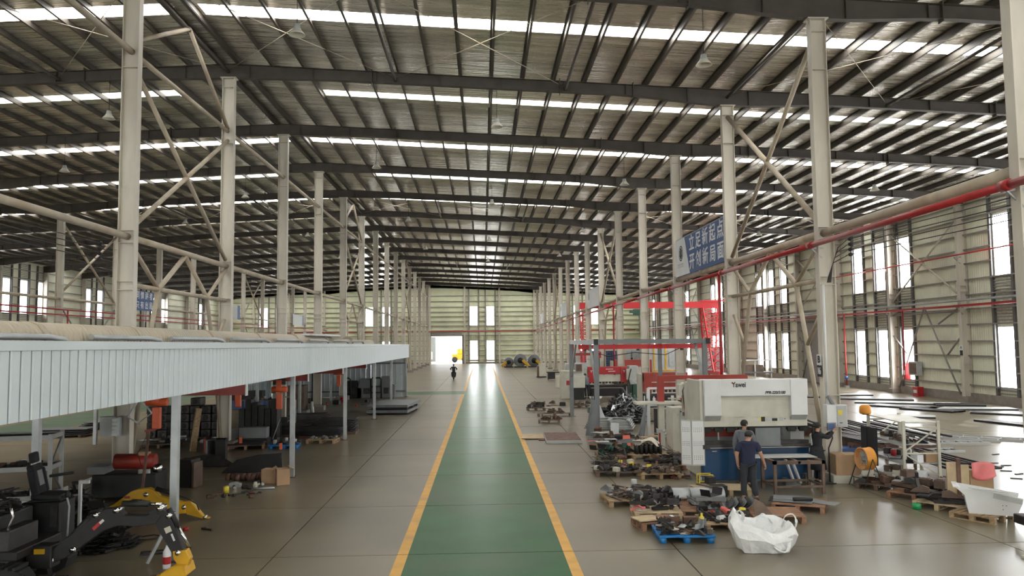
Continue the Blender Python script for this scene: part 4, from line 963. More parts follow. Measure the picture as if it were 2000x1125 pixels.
MB().bx(-.50, -.28, -.02, .02, .05, .98).build('plywood_panel', 'ply', cb); MB().bx(-.26, -.04, -.03, .01, .05, .92).build('plywood_panel', 'ply', cb); MB().bx(-.03, .46, -.035, .0, .05, .80).build('cardboard_panel', 'card', cb)
MB().bx(-.30, -.22, -.05, .05, .02, 1.06).build('rusty_post', 'rust', cb); MB().bx(-.2, .45, .05, .09, .9, .96).build('top_rail', 'black', cb); MB().bx(-.5, .46, -.05, .1, 0, .05).build('bottom_rail', 'rust', cb)
b = MB()
N = 9
for i in range(N):
    for j in range(N):
        u, v = i/(N-1), j/(N-1); b.v.append((-.02+.48*u, -.055-.04*math.sin(5*u+3*v)*v-.02*v, .96-.02*u+.05*math.sin(3*u)-v*(.22+.2*math.sin(2.6*u+.4)))); 
for i in range(N-1):
    for j in range(N-1): b.f.append((i*N+j, (i+1)*N+j, (i+1)*N+j+1, i*N+j+1)); b.smooth.append(True)
o = b.build('plastic_sheet', 'pink', label='pink plastic sheet draped over the plywood screen', cat='plastic sheet'); o.location = (10.77, 17.04, 0); o.rotation_euler = (0, 0, R_(-8)); sm_ = o.modifiers.new('s', 'SOLIDIFY'); sm_.thickness = .008
t = thing('dark_machine', 'black machine edge cut by the right border of the picture', 'machine', (9.95, 14.25, 0)); MB().bx(0, .35, -.2, .3, .25, .42).build('motor_body', 'black', t, bev=.02); MB().lathe((.06, -.1, .11), [(0, -.03), (.1, -.03), (.1, .03), (0, .03)], 14, Matrix.Rotation(R_(90), 4, 'X')).build('wheel', 'rubber', t); MB().bx(.05, .1, -.1, -.05, .1, .9).build('handle_post', 'black', t)
# ---- trestle frames and bars behind rack
for i, (p, q) in enumerate((((12.9, 23.1), (12.85, 19.5)), ((12.45, 22.6), (12.45, 19.3)), ((11.95, 21.6), (11.7, 18.6)))):
    t = thing('black_trestle', f'long black welded frame on low feet behind the rack, {["farthest", "middle", "nearest"][i]} of three', 'frame', (p[0], p[1], 0))
    v = (q[0]-p[0], q[1]-p[1]); b = MB(); b.bar((0, 0, .42), (v[0], v[1], .42), .06); b.bar((.25, 0, .42), (v[0]+.25, v[1], .42), .05); b.bar((0, 0, .42), (.25, 0, .42), .05); b.bar((v[0], v[1], .42), (v[0]+.25, v[1], .42), .05); b.build('frame_rails', 'black', t)
    for a in (.08, .92): MB().bar((v[0]*a, v[1]*a, 0), (v[0]*a, v[1]*a, .4), .05).build('foot', 'rust', t)
r = random.Random(5)
bm_ = MB().box((0, 0, .03), (5.2, .07, .06)).mesh('long_bar', 'black'); bm2 = MB().box((0, 0, .03), (4.6, .09, .05)).mesh('long_bar', 'dark'); bm3 = MB().box((0, 0, .03), (4.9, .08, .06)).mesh('long_bar', 'lgrey')
lb = {}
for i in range(30):
    x0 = 12.0+(i % 10)*.30; z = .3+(i//10)*.10
    o = link('long_bar', [bm_, bm2, bm_, bm3, bm_][i % 5]); o.location = (x0+r.uniform(-.05, .05)+.5, 28.2+r.uniform(-.6, .6)-(i//10)*.2, z); o.rotation_euler = (0, 0, R_(86)+r.uniform(-.06, .06))
    o['category'] = 'bar'; lb.setdefault((['black', 'dark', 'black', 'pale', 'black'][i % 5], ['bottom', 'middle', 'top'][i//10]), []).append(o)
for (q_, l_), os_ in lb.items(): rank(os_, f'long {q_} bar in the {l_} layer behind column B 16', 'long bars stacked in the right bay')
for i, y in enumerate((26.4, 28.3, 30.2)):
    MB().bx(12.1, 15.6, y-.05, y+.05, 0, .3).build('stack_support', 'rust', label=f'rusty beam supporting the long bars, {nth(i)} from the camera', cat='beam')
tb = []
for i in range(14):
    o = link('long_bar', bm2); o.location = (11.3+(i % 7)*.16, 24.6+r.uniform(-.3, .3), .55+(i//7)*.06); o.scale = (.55, 1, 1); o.rotation_euler = (0, 0, R_(97)+r.uniform(-.05, .05)); o['category'] = 'bar'; tb.append(o)
rank(tb[:7], 'dark bar lying on the rusty trestle', 'bars on the trestle beyond the fan'); rank(tb[7:], 'dark bar in the upper layer on the rusty trestle', 'bars on the trestle beyond the fan')
t = thing('trestle', 'rusty trestle with blue box carrying short dark bars beyond the fan', 'trestle', (11.75, 24.6, 0))
for y in (-.9, .9): MB().bx(-.6, .7, y-.04, y+.04, .47, .55).build('cross_beam', 'rust', t)
for x in (-.5, .6):
    for y in (-.9, .9): MB().bx(x-.04, x+.04, y-.04, y+.04, 0, .47).build('leg', 'rust', t)
crate('tool_bin', 'dark blue bin under the trestle beyond the fan', (11.2, 23.9, 0), (.9, .6, .4), .1, 'signblue', 'bin')
# small rack of grey frames in the right bay
for i, (x, y, L, a) in enumerate(((17.5, 28.3, 2.6, -38), (18.4, 28.4, 2.6, -38), (16.8, 27.2, 1.8, -10), (15.0, 25.3, 1.3, 5))):
    t = thing('flat_ladder', f'flat grey ladder like steel frame on the right bay floor, {["second", "rightmost", "middle", "nearest"][i]}', 'frame', (x, y, 0), R_(a))
    b = MB(); b.bx(-L/2, L/2, -.3, -.25, .0, .08); b.bx(-L/2, L/2, .25, .3, 0, .08); b.build('side_rail', 'lgrey', t)
    b = MB()
    for k in range(5): x_ = -L/2+.1+k*(L-.2)/4; b.bx(x_-.03, x_+.03, -.25, .25, .02, .06)
    b.build('rung', 'grey', t)
# steel sheets flat on the far right floor
shs = [((24.5, 51.0), 2.2, 1.0, -10), ((24.0, 47.2), 4.2, 1.1, -24), ((24.2, 44.0), 5.4, 1.2, -28), ((22.8, 41.7), 3.6, 1.3, -52), ((23.1, 39.6), 2.8, 1.2, -60), ((25.4, 39.9), 4.0, 1.1, -12), ((25.2, 37.2), 2.6, 1.1, -40), ((22.6, 33.2), 2.4, .9, -75), ((20.3, 36.5), 2.0, 1.1, -30), ((26.2, 42.3), 2.4, 1.2, -20), ((21.6, 49.5), 2.4, 1.0, -20)]
for i, ((x, y), L, w_, a) in enumerate(sorted(shs, key=lambda q: -q[0][1])):
    t = thing('floor_sheet', f'steel sheet on battens on the right bay floor, {nth(i)} from the far end', 'sheet metal', (x, y, 0), R_(a), 'steel sheets on the right bay floor')
    MB().box((0, 0, .075), (L, w_, .02)).build('sheet', ['lgrey', 'black', 'dark'][i % 3], t)
    b = MB(); b.bx(-L/2, L/2, -w_/2, -w_/2+.06, 0, .065); b.bx(-L/2, L/2, w_/2-.06, w_/2, 0, .065); b.build('batten', 'black', t)
r = random.Random(9); oc = []
for i, (x, y) in enumerate([(15.1, 22.83), (14.82, 22.19), (14.57, 21.49), (14.58, 20.98), (14.04, 20.31), (15.2, 22.4), (16.3, 24.5)]):
    o = MB().box((0, 0, .01), (.28, .07, .02)).build('offcut', 'black'); tag(o, None, 'offcut', loc=(x, y, .001), rz=r.uniform(-.5, .5)); oc.append(o)
rank(oc, 'small black offcut on the pale right bay floor', 'small offcuts on the right bay floor')
# ---- wall things on the right
t = thing('hydrant_box', 'grey hydrant box with dark window on the right wall', 'cabinet', (28.3, 50.4, 1.3)); MB().bx(-.1, .25, -.6, .4, 0, .9).build('box_body', 'lgrey', t); MB().bx(-.12, -.1, -.5, .3, .1, .8).build('box_window', 'brown', t)
o = thing('fire_cabinet', 'narrow red fire cabinet beside the grey hydrant box', 'cabinet', (28.3, 51.25, 1.0)); MB().bx(-.15, .2, -.15, .15, 0, 1.1).build('cabinet_body', 'red', o); MB().bx(-.16, -.15, -.1, .1, .3, .6).build('cabinet_label', 'white', o)
o = thing('fire_bucket', 'red extinguisher box on the floor below the hydrant box', 'box', (28.1, 49.6, 0)); MB().bx(-.2, .2, -.3, .3, 0, .6).build('box_body', 'red', o); MB().bx(-.21, -.2, -.2, .2, .2, .4).build('box_label', 'white', o)
crate('steel_plate', 'grey plate leaning on the right wall beside the shutter door', (28.0, 61.4, 0), (.1, 1.0, 1.2), 0, 'grey', 'plate')
# ================================================================ people
def skin(name, P, E, m, parent, root, sub=2):
    ks = list(P); me = bpy.data.meshes.new(name); me.from_pydata([P[k][:3] for k in ks], [(ks.index(a), ks.index(b)) for a, b in E], [])
    o = link(name, me, parent)
    sk = o.modifiers.new('skin', 'SKIN'); sk.use_smooth_shade = True; sk.branch_smoothing = .3
    for i, k in enumerate(ks):
        v = me.skin_vertices[0].data[i]; r = P[k][3]; v.radius = r if isinstance(r, tuple) else (r, r); v.use_root = (k == root)
    s = o.modifiers.new('sub', 'SUBSURF'); s.levels = sub; s.render_levels = sub
    me.materials.append(MT[m]); dg = bpy.context.evaluated_depsgraph_get(); ev = o.evaluated_get(dg)
    nm = bpy.data.meshes.new_from_object(ev); o.modifiers.clear(); o.data = nm
    if not nm.materials: nm.materials.append(MT[m])
    return o
def chain(P, E, names): E += list(zip(names, names[1:]))
def person(label, loc, rz, top, pose, colors, hair='short', head_turn=0, head_tilt=0, scale=1., lean=0):
    """local frame: x to the figure's right, y forward, z up; pose gives elbow/wrist/knee/ankle points"""
    t = thing('person', label, 'person', loc, rz); t.scale = (scale,)*3
    J = dict(pelvis=(0, 0, .94), waist=(0, .0, 1.06), chest=(0, .01, 1.26), neckb=(0, 0, 1.43))
    J.update(shR=(.175, 0, 1.385), shL=(-.175, 0, 1.385), hipR=(.09, 0, .90), hipL=(-.09, 0, .90))
    J.update(elR=(.23, -.02, 1.11), elL=(-.23, -.02, 1.11), wrR=(.25, .06, .87), wrL=(-.25, .06, .87))
    J.update(knR=(.10, .02, .50), knL=(-.10, .02, .50), anR=(.10, -.02, .09), anL=(-.10, -.02, .09))
    J.update(pose)
    nb = Vector(J['neckb']); hd = Matrix.Translation(nb) @ Matrix.Rotation(head_turn, 4, 'Z') @ Matrix.Rotation(-head_tilt, 4, 'X')
    hp_ = lambda x, y, z: tuple(hd @ Vector((x, y, z)))
    P, E = {}, []
    P['pelvis'] = J['pelvis']+((.12, .09),); P['waist'] = J['waist']+((.105, .078),); P['chest'] = J['chest']+((.12, .082),); P['neckb'] = J['neckb']+(.065,)
    P['neck'] = hp_(0, .01, .06)+(.055,); P['jaw'] = hp_(0, .025, .115)+((.066, .075),); P['skull'] = hp_(0, .01, .185)+((.078, .092),); P['crown'] = hp_(0, .0, .235)+((.055, .065),)
    P['nose'] = hp_(0, .118, .155)+(.013,); P['nose0'] = hp_(0, .09, .165)+(.018,)
    for s, q in ((1, 'R'), (-1, 'L')): P['ear'+q] = hp_(s*.088, .0, .16)+(.016,); E.append(('skull', 'ear'+q))
    chain(P, E, ['pelvis', 'waist', 'chest', 'neckb', 'neck', 'jaw', 'skull', 'crown']); E += [('skull', 'nose0'), ('nose0', 'nose')]
    for s, q in ((1, 'R'), (-1, 'L')):
        P['sh'+q] = J['sh'+q]+(.062,); P['el'+q] = J['el'+q]+(.043,); P['wr'+q] = J['wr'+q]+((.026, .032),)
        E += [('chest', 'sh'+q), ('sh'+q, 'el'+q), ('el'+q, 'wr'+q)]
        a, w_ = Vector(J['el'+q]), Vector(J['wr'+q]); d = (w_-a).normalized(); side = d.cross(Vector((0, 0, 1))) if abs(d.z) < .8 else Vector((0, 1, 0))
        side.normalize(); nrm = d.cross(side)*(-s)
        P['palm'+q] = tuple(w_+d*.055)+((.022, .038),); E.append(('wr'+q, 'palm'+q))
        for k, (off, ln) in enumerate(((-.028, .062), (-.010, .074), (.010, .070), (.028, .055))):
            b0 = w_+d*.085+side*off; b1 = b0+d*ln*.55+nrm*.012; b2 = b1+d*ln*.4+nrm*.03
            for nme, pt, rr_ in (('f%d0' % k, b0, .0095), ('f%d1' % k, b1, .0085), ('f%d2' % k, b2, .007)): P[nme+q] = tuple(pt)+(rr_,)
            E += [('palm'+q, 'f%d0' % k+q), ('f%d0' % k+q, 'f%d1' % k+q), ('f%d1' % k+q, 'f%d2' % k+q)]
        t0 = w_+d*.04+side*-.035+nrm*.012; t1 = t0+d*.04-side*.02+nrm*.012
        P['t0'+q] = tuple(t0)+(.012,); P['t1'+q] = tuple(t1)+(.009,); E += [('palm'+q, 't0'+q), ('t0'+q, 't1'+q)]
        P['hip'+q] = J['hip'+q]+(.085,); P['kn'+q] = J['kn'+q]+(.055,); P['an'+q] = J['an'+q]+(.038,)
        an = Vector(J['an'+q]); P['toe'+q] = (an.x+s*.02, an.y+.13, an.z-.055, (.035, .024))
        E += [('pelvis', 'hip'+q), ('hip'+q, 'kn'+q), ('kn'+q, 'an'+q), ('an'+q, 'toe'+q)]
    skin('body', P, E, 'skin', t, 'pelvis')
    # clothes: shirt with sleeves, trousers, shoes
    S, F = {}, []
    S['hem'] = (J['pelvis'][0], J['pelvis'][1], J['pelvis'][2]-.15, (.18, .145)); S['w'] = J['waist']+((.155, .125),); S['c'] = J['chest']+((.18, .135),); S['n'] = (nb.x, nb.y, nb.z+.025, .072)
    S['u'] = (nb.x, nb.y-.005, nb.z-.06, (.135, .105)); chain(S, F, ['hem', 'w', 'c', 'u', 'n'])
    for q in 'RL':
        sh, el, wr = [Vector(J[k+q]) for k in ('sh', 'el', 'wr')]
        S['s'+q] = tuple(sh)+(.082,); F.append(('u', 's'+q))
        if colors.get('long'): S['e'+q] = tuple(el)+(.06,); S['wr'+q] = tuple(el.lerp(wr, .93))+(.042,); F += [('s'+q, 'e'+q), ('e'+q, 'wr'+q)]
        else: S['e'+q] = tuple(sh.lerp(el, .78))+(.07,); F.append(('s'+q, 'e'+q))
    skin('shirt', S, F, colors['top'], t, 'c')
    S, F = {}, []
    S['p'] = (J['pelvis'][0], J['pelvis'][1], J['pelvis'][2]+.07, (.15, .115))
    for q in 'RL':
        hp2, kn, an = [Vector(J[k+q]) for k in ('hip', 'kn', 'an')]
        S['h'+q] = tuple(hp2-Vector((0, 0, .04)))+(.102,); S['k'+q] = tuple(kn)+(.076,); S['a'+q] = tuple(kn.lerp(an, .93))+(.064,); F += [('p', 'h'+q), ('h'+q, 'k'+q), ('k'+q, 'a'+q)]
    skin('trousers', S, F, colors['legs'], t, 'p')
    for q in 'RL':
        an = Vector(J['an'+q]); b = MB(); b.tube([(an.x, an.y-.07, an.z-.045), (an.x, an.y-.03, an.z-.03), (an.x, an.y+.06, an.z-.04), (an.x, an.y+.15, an.z-.058), (an.x, an.y+.18, an.z-.062)], .05, 10, rs=[.035, .048, .045, .036, .02])
        o = b.build('shoe', colors.get('shoe', 'shoe'), t)
    # hair as a cap over the skull
    b = MB(); n1, n2 = 14, 8; r_ = random.Random(2)
    for j in range(n2+1):
        ph = math.pi*.74*j/n2
        for i in range(n1):
            th = 2*math.pi*i/n1; fr = max(0, math.sin(th)); q = ph*(1-.50*fr)
            k = 1+r_.uniform(-.03, .04)
            b.v.append(hp_(.088*math.sin(q)*math.cos(th)*k, (.004+.104*math.sin(q)*math.sin(th))*k, .178+.096*math.cos(q)*k))
    for j in range(n2):
        for i in range(n1): b.f.append((j*n1+i, j*n1+(i+1) % n1, (j+1)*n1+(i+1) % n1, (j+1)*n1+i)); b.smooth.append(True)
    if hair == 'bun':
        b.lathe(hp_(0, -.12, .17), [(0, -.05), (.04, -.035), (.055, 0), (.04, .035), (0, .05)], 12); b.tube([hp_(0, -.09, .17), hp_(0, -.13, .06), hp_(0, -.13, -.08)], .04, 8, rs=[.05, .045, .015])
    b.build('hair', 'hair', t)
    for s in (-1, 1):
        MB().lathe(hp_(s*.032, .090, .165), [(0, -.008), (.010, -.004), (.011, 0), (.010, .004), (0, .008)], 8).build('eye', 'ink', t)
    MB().box(hp_(0, .094, .108), (.042, .012, .008), M=(Matrix.Rotation(head_turn, 3, 'Z'))).build('mouth', 'red', t)
    return t
person('person in navy t-shirt and dark trousers walking past the work table, seen from behind', (6.13, 18.05, 0), R_(-6), 1.66,
       dict(elR=(.27, .0, 1.12), wrR=(.36, .10, .88), elL=(-.245, -.02, 1.12), wrL=(-.21, .07, .88), knL=(-.10, .03, .5), anL=(-.11, .02, .10), knR=(.10, .05, .50), anR=(.15, -.02, .09)), dict(top='navy', legs='trouser'), head_turn=R_(-38), head_tilt=R_(18), scale=.955).scale[0] *= 1.14
person('person in grey work shirt standing at the large press brake, looking right', (6.62, 19.75, 0), R_(-28), 1.7,
       dict(elR=(.24, .10, 1.14), wrR=(.2, .30, 1.08), elL=(-.24, -.02, 1.12), wrL=(-.25, .05, .88)), dict(top='greyshirt', legs='blackcloth', long=True), head_turn=R_(-32), head_tilt=R_(4), scale=1.0)
w_ = person('person in black coat with long dark hair reaching to the control screen', (8.62, 20.02, 0), R_(-84), 1.55,
       dict(elR=(.16, .24, 1.28), wrR=(.10, .44, 1.46), elL=(-.15, .26, 1.26), wrL=(-.05, .47, 1.43)), dict(top='blackcloth', legs='blackcloth', long=True), hair='bun', head_turn=R_(5), head_tilt=R_(6), scale=.93)
b = MB(); b.lathe((0, -.03, 0), [(.16, 1.05), (.19, .9), (.24, .62), (.26, .42), (.24, .42), (.17, .9), (.14, 1.05)], 16); b.build('coat_skirt', 'blackcloth', w_)
person('person in grey clothes bending over the far red and cream press brake', (6.82, 51.2, 0), R_(20), 1.6,
       dict(neckb=(0, .18, 1.38), chest=(0, .12, 1.22), shR=(.17, .16, 1.33), shL=(-.17, .16, 1.33), elR=(.24, .32, 1.12), wrR=(.18, .52, 1.05), elL=(-.24, .32, 1.12), wrL=(-.18, .52, 1.05)), dict(top='greyshirt', legs='trouser', long=True), head_tilt=R_(20))
rd = person('person in dark clothes riding a scooter along the aisle, far away', (-3.0, 80.5, .06), 0, 1.6,
       dict(pelvis=(0, -.1, .72), waist=(0, -.08, .86), chest=(0, -.02, 1.06), neckb=(0, .02, 1.23), shR=(.18, .0, 1.19), shL=(-.18, .0, 1.19), hipR=(.09, -.1, .7), hipL=(-.09, -.1, .7), knR=(.2, .28, .62), knL=(-.2, .28, .62), anR=(.17, .3, .22), anL=(-.17, .3, .22),
            elR=(.34, .12, .98), wrR=(.3, .38, .96), elL=(-.34, .12, .98), wrL=(-.3, .38, .96)), dict(top='blackcloth', legs='trouser', long=True))
sc = thing('scooter', 'dark scooter ridden along the left side of the green aisle', 'scooter', (-3.0, 80.55, 0))
b = MB(); b.bx(-.12, .12, -.55, .05, .4, .62); b.bx(-.14, .14, .0, .45, .2, .28); b.box((0, .5, .6), (.3, .05, .75), M=Matrix.Rotation(.25, 3, 'X')); b.build('scooter_body', 'ink', sc, bev=.02)
for y in (-.5, .6): MB().lathe((0, y, .22), [(0, -.05), (.2, -.05), (.22, 0), (.2, .05), (0, .05)], 16, Matrix.Rotation(R_(90), 4, 'Y')).build('wheel', 'rubber', sc)
MB().tube([(-.35, .42, .96), (0, .46, .98), (.35, .42, .96)], .018, 6).build('handlebar', 'ink', sc); MB().box((0, .57, .82), (.2, .05, .12)).build('headlamp', 'lgrey', sc)

# ================================================================ right side, near aisle
# white bulk bag
def bulk_bag():
    t = thing('bulk_bag', 'crumpled white woven bulk bag with loops on the floor by the aisle', 'bag', (4.98, 14.0, 0), R_(-4))
    b = MB(); n = 26; r = random.Random(4); rows = []
    prof = [(.30, 0.0), (.46, .005), (.53, .12), (.58, .27), (.56, .40), (.49, .50), (.44, .47), (.40, .36), (.33, .24), (.16, .19), (0.02, .17)]
    for j, (R, z) in enumerate(prof):
        row = []
        for i in range(n):
            a = 2*math.pi*i/n; sq = (abs(math.cos(a))**4+abs(math.sin(a))**4)**-.25
            wr = 1+.05*math.sin(5*a+j*.9)+.03*math.sin(7*a-j*1.1)+r.uniform(-.045, .045)
            x, y = R*sq*math.cos(a)*wr*.92, R*sq*math.sin(a)*wr*.72
            hz = 1+(.42*math.exp(-((a-3.0)**2)/.45)-.30*math.exp(-((a-4.9)**2)/.7)-.05*math.sin(4*a))*min(1, z*3)
            row.append((x-(.10*z if a > 2 and a < 4 else 0), y, max(0.004, z*hz+(r.uniform(-.03, .03) if z > .05 else 0))))
        rows.append(row)
    b.v = [p for row in rows for p in row]
    for j in range(len(rows)-1):
        for i in range(n): b.f += [(j*n+i, j*n+(i+1) % n, (j+1)*n+i), (j*n+(i+1) % n, (j+1)*n+(i+1) % n, (j+1)*n+i)]; b.smooth += [False, False]
    b.f.append(tuple(range(n))[::-1]); b.smooth.append(False)
    o = b.build('bag_body', 'bag', t)
    s = o.modifiers.new('b', 'BEVEL'); s.width = .02; s.segments = 2; s.limit_method = 'NONE'
    def loop(pts):
        bb = MB(); n_ = 12; P = []
        P0 = [Vector(p) for p in pts]
        for k in range(n_+1):
            u = k/n_*(len(P0)-1); i = min(int(u), len(P0)-2); f = u-i
            p0, p1, p2, p3 = P0[max(i-1, 0)], P0[i], P0[i+1], P0[min(i+2, len(P0)-1)]
            P.append(.5*((2*p1)+(-p0+p2)*f+(2*p0-5*p1+4*p2-p3)*f*f+(-p0+3*p1-3*p2+p3)*f**3))
        for p, q in zip(P, P[1:]): bb.bar(p, q, .055, .010)
        bb.build('lifting_loop', 'bag', t)
    loop([(.36, .10, .36), (.42, .06, .56), (.55, .03, .60), (.60, .0, .46), (.52, .0, .28)])
    loop([(-.02, .30, .42), (.06, .27, .56), (.16, .22, .50), (.24, .26, .38)])
    loop([(.0, -.30, .30), (.12, -.42, .10), (.28, -.46, .08), (.34, -.34, .28), (.1, -.32, .33)])
    loop([(-.48, .0, .60), (-.44, -.1, .70), (-.36, -.05, .62), (-.34, .06, .5)])
bulk_bag()
# blue plastic pallet
bp = thing('plastic_pallet', 'blue plastic pallet loaded with small steel parts by the aisle', 'pallet', (3.76, 14.9, 0), R_(-3))
MB().bx(-.52, .52, -.46, .46, .11, .145).build('deck', 'palblue', bp, bev=.006)
for x in (-.44, 0, .44):
    for y in (-.38, 0, .38): MB().lathe((x, y, 0), [(0, 0), (.065, 0), (.075, .11), (0, .11)], 10).build('foot', 'palblue', bp)
b = MB()
for k in range(6): b.bx(-.52, .52, -.46+k*.175, -.44+k*.175, .145, .152)
b.build('deck_rib', 'palblue', bp)
MB().box((0, 0, .01), (.5, .42, .02)).build('plywood_offcut', 'ply', label='plywood offcut sticking out left behind the blue pallet', cat='board'); bpy.context.scene.objects['plywood_offcut'].location = (3.25, 15.75, .17); bpy.context.scene.objects['plywood_offcut'].rotation_euler = (0, .0, .3)
pallet((3.45, 15.85, 0), R_(8), 'low brown pallet behind the blue plastic pallet', 'palwood_r', .8, .7)
scatter('on the blue plastic pallet', (3.76, 14.9), .85, .72, R_(-3), .153, [('bracket', 'dark', 8), ('bar', 'black', 7), ('block', 'brown', 3), ('wedge', 'dark', 4), ('plate', 'sheet', 3), ('bracket', 'sheet', 3), ('bottle', 'yel', 1), ('plate', 'cream', 2), ('channel', 'dark', 4)], 31, sz=(.13, .24))
crate('brown_box', 'dark brown box with white label on the blue pallet, left one', (3.62, 15.15, .155), (.28, .14, .2), .05, 'rust', tape='signwhite'); crate('brown_box', 'dark brown box with round mark on the blue pallet, right one', (3.96, 15.15, .155), (.24, .14, .18), -.05, 'rust')
# pallet with blocks, rolls and bars
pallet((4.86, 15.75, 0), R_(-2), 'brown pallet with red and white rolls behind the white bag', 'palwood', 1.05, .95)
scatter('on the pallet behind the white bag', (4.86, 15.8), .9, .75, 0, .15, [('roll', 'red', 2), ('roll', 'white', 3), ('bar', 'black', 6), ('can', 'yel', 1), ('casting', 'black', 2), ('channel', 'dark', 3), ('roll', 'coral', 2)], 32, sz=(.16, .28))
# pale pallet and dark castings behind
pallet((3.68, 16.85, 0), R_(-4), 'pale new pallet with cream angled plates', 'palwood_l', 1.0, .95)
MB().box((0, 0, 0), (.98, .022, .1)).build('front_board', 'palwood_l', label='pale board fixed along the front of the pale pallet', cat='board'); o = bpy.context.scene.objects['front_board']; o.location = (3.65, 16.33, .07); o.rotation_euler = (0, 0, R_(-4))
scatter('on the pale new pallet', (3.6, 16.95), .8, .7, 0, .15, [('wedge', 'dark', 5), ('plate', 'cream', 2), ('bar', 'pink', 2), ('channel', 'black', 3), ('channel', 'cream', 2), ('bracket', 'dark', 4)], 33, sz=(.18, .32))
pallet((3.35, 18.2, 0), R_(5), 'brown pallet with black castings farther left', 'palwood', 1.15, 1.0)
scatter('on the pallet with black castings', (3.4, 18.2), 1.0, .8, 0, .15, [('casting', 'black', 5), ('ring', 'dark', 3), ('ring', 'sheet', 1), ('bar', 'brown', 4), ('wedge', 'grey', 3), ('can', 'lgrey', 2)], 34, sz=(.24, .42))
# pallets with black curved sheets and half pipes
pallet((4.55, 17.9, 0), R_(-2), 'reddish pallet under the shiny half pipes', 'palwood_r', 1.5, .9)
for i, (x, y, L) in enumerate(((4.45, 17.75, .42), (5.03, 17.75, .78))):
    b = MB(); n = 12
    for sx in (-L/2, L/2):
        for rad in (.19, .18):
            for k in range(n+1): a = math.pi*k/n*1.15-.25; b.v.append((sx, rad*math.cos(a), rad*math.sin(a)))
    q = n+1
    for k in range(n): b.f += [(k, k+1, 2*q+k+1, 2*q+k), (q+k, 3*q+k, 3*q+k+1, q+k+1), (k, q+k, q+k+1, k+1), (2*q+k, 2*q+k+1, 3*q+k+1, 3*q+k)]; b.smooth += [True, True, False, False]
    b.f += [(0, 2*q, 3*q, q), (n, q+n, 3*q+n, 2*q+n)]; b.smooth += [False, False]
    o = b.build('half_pipe', 'galv', label=['shorter shiny half pipe with open end on the reddish pallet', 'longer shiny half pipe on the reddish pallet'][i], cat='half pipe'); o.location = (x, y, .21); o.rotation_euler = (0, 0, .05)
scatter('beside the shiny half pipes', (4.15, 17.95), .55, .8, 0, .15, [('channel', 'black', 6), ('tub', 'black', 2), ('wedge', 'dark', 3)], 35, sz=(.25, .42))
MB().box((0, 0, 0), (1.2, .08, .08)).build('black_beam', 'black', label='black square beam lying behind the half pipes', cat='beam'); o = bpy.context.scene.objects['black_beam']; o.location = (4.5, 18.5, .2)
pallet((4.85, 16.85, 0), R_(-12), 'reddish pallet with nested black curved sheets', 'palwood_r', 1.25, .95)
for i in range(6):
    b = MB(); pts = []
    for k in range(9): a = -.2+1.35*k/8; pts.append((.20+.30*math.sin(a)+.04*i, .30-.30*math.cos(a)))
    poly = [(-.28+.03*i, 0)]+pts; inner = [(p[0]-.008, p[1]+.010) for p in reversed(poly)]
    b.prism(poly+inner, -.28, .28, 'xz'); o = b.build('curved_sheet', 'grey' if i % 2 else 'black', label=f'dark curved sheet nested on the reddish pallet, {["outermost","second","third","fourth","fifth","innermost"][5-i]} of the stack', cat='curved sheet', group='nested curved sheets'); o.location = (4.86+.045*i, 16.8-.0*i, .15+.004*i); o.rotation_euler = (0, 0, R_(-12))
scatter('on the pallet of curved sheets', (4.72, 16.95), .6, .6, 0, .155, [('tub', 'black', 4), ('wedge', 'black', 3), ('channel', 'grey', 2)], 36, sz=(.25, .42))
# empty reddish pallet with plate
pallet((6.08, 16.35, 0), R_(-9), 'empty reddish pallet between the table and the white bag', 'palwood_r', 1.05, .95)
o = MB().prism([(0, 0), (.42, -.05), (.16, .26), (0, .33)], -.008, .008, 'xz').build('pointed_plate', 'brown', label='pointed brown plate leaning on the empty reddish pallet', cat='plate'); o.location = (5.52, 15.98, .155); o.rotation_euler = (-.3, 0, -.35)
o = MB().box((0, 0, 0), (.5, .16, .01)).build('grey_strip', 'grey', label='grey strip lying across the empty reddish pallet', cat='plate'); o.location = (5.78, 16.0, .155); o.rotation_euler = (0, 0, -.75)
# pallet with flat sheets
pallet((7.0, 17.3, 0), R_(-28), 'reddish pallet under fanned grey sheets near the table', 'palwood_r', 1.1, .95, boards=9)
for i, (x, y, a, s) in enumerate(((6.82, 17.42, -.45, (.85, .55)), (6.86, 17.3, -.5, (.82, .5)), (6.9, 17.46, -.4, (.8, .5)), (7.32, 17.16, -.85, (.95, .36)))):
    o = MB().box((0, 0, 0), s+(.012,)).build('grey_sheet', ['black', 'grey', 'grey', 'grey'][i], label=f'dark grey sheet fanned on the reddish pallet by the table, {["bottom", "middle", "top"][i]} one' if i < 3 else 'long narrow grey sheet at the right end of the fanned sheets', cat='sheet metal', group='fanned sheets by the table' if i < 3 else None); o.location = (x, y, .155+.015*i+(.0 if i < 3 else -.04)); o.rotation_euler = (0, 0, a)
MB().tube([(-.22, 0, 0), (.2, 0, 0)], .045, 8).build('dark_roll', 'black', label='short black tube on the fanned sheets', cat='tube'); o = bpy.context.scene.objects['dark_roll']; o.location = (6.98, 17.05, .24)
# pale pallets near bed
pallet((6.02, 19.15, 0), R_(-12), 'pale slatted pallet in front of the large press brake', 'palwood_l', .95, .85, boards=9)
pallet((5.35, 19.3, 0), R_(10), 'small pale pallet end left of the black box', 'palwood_l', .45, .5, boards=5)
crate('black_box', 'open black steel box left of the pale slatted pallet', (5.62, 18.75, 0), (.34, .3, .26), .1, 'black'); crate('black_box', 'tall black steel box standing behind the open one', (5.5, 19.0, .26), (.2, .2, .16), .3, 'black')
o = MB().box((0, 0, 0), (.5, .07, .03)).build('bent_flat_bar', 'brown', label='brown flat bar leaning over the half pipes', cat='bar'); o.location = (5.05, 17.85, .42); o.rotation_euler = (0, .0, -1.0)
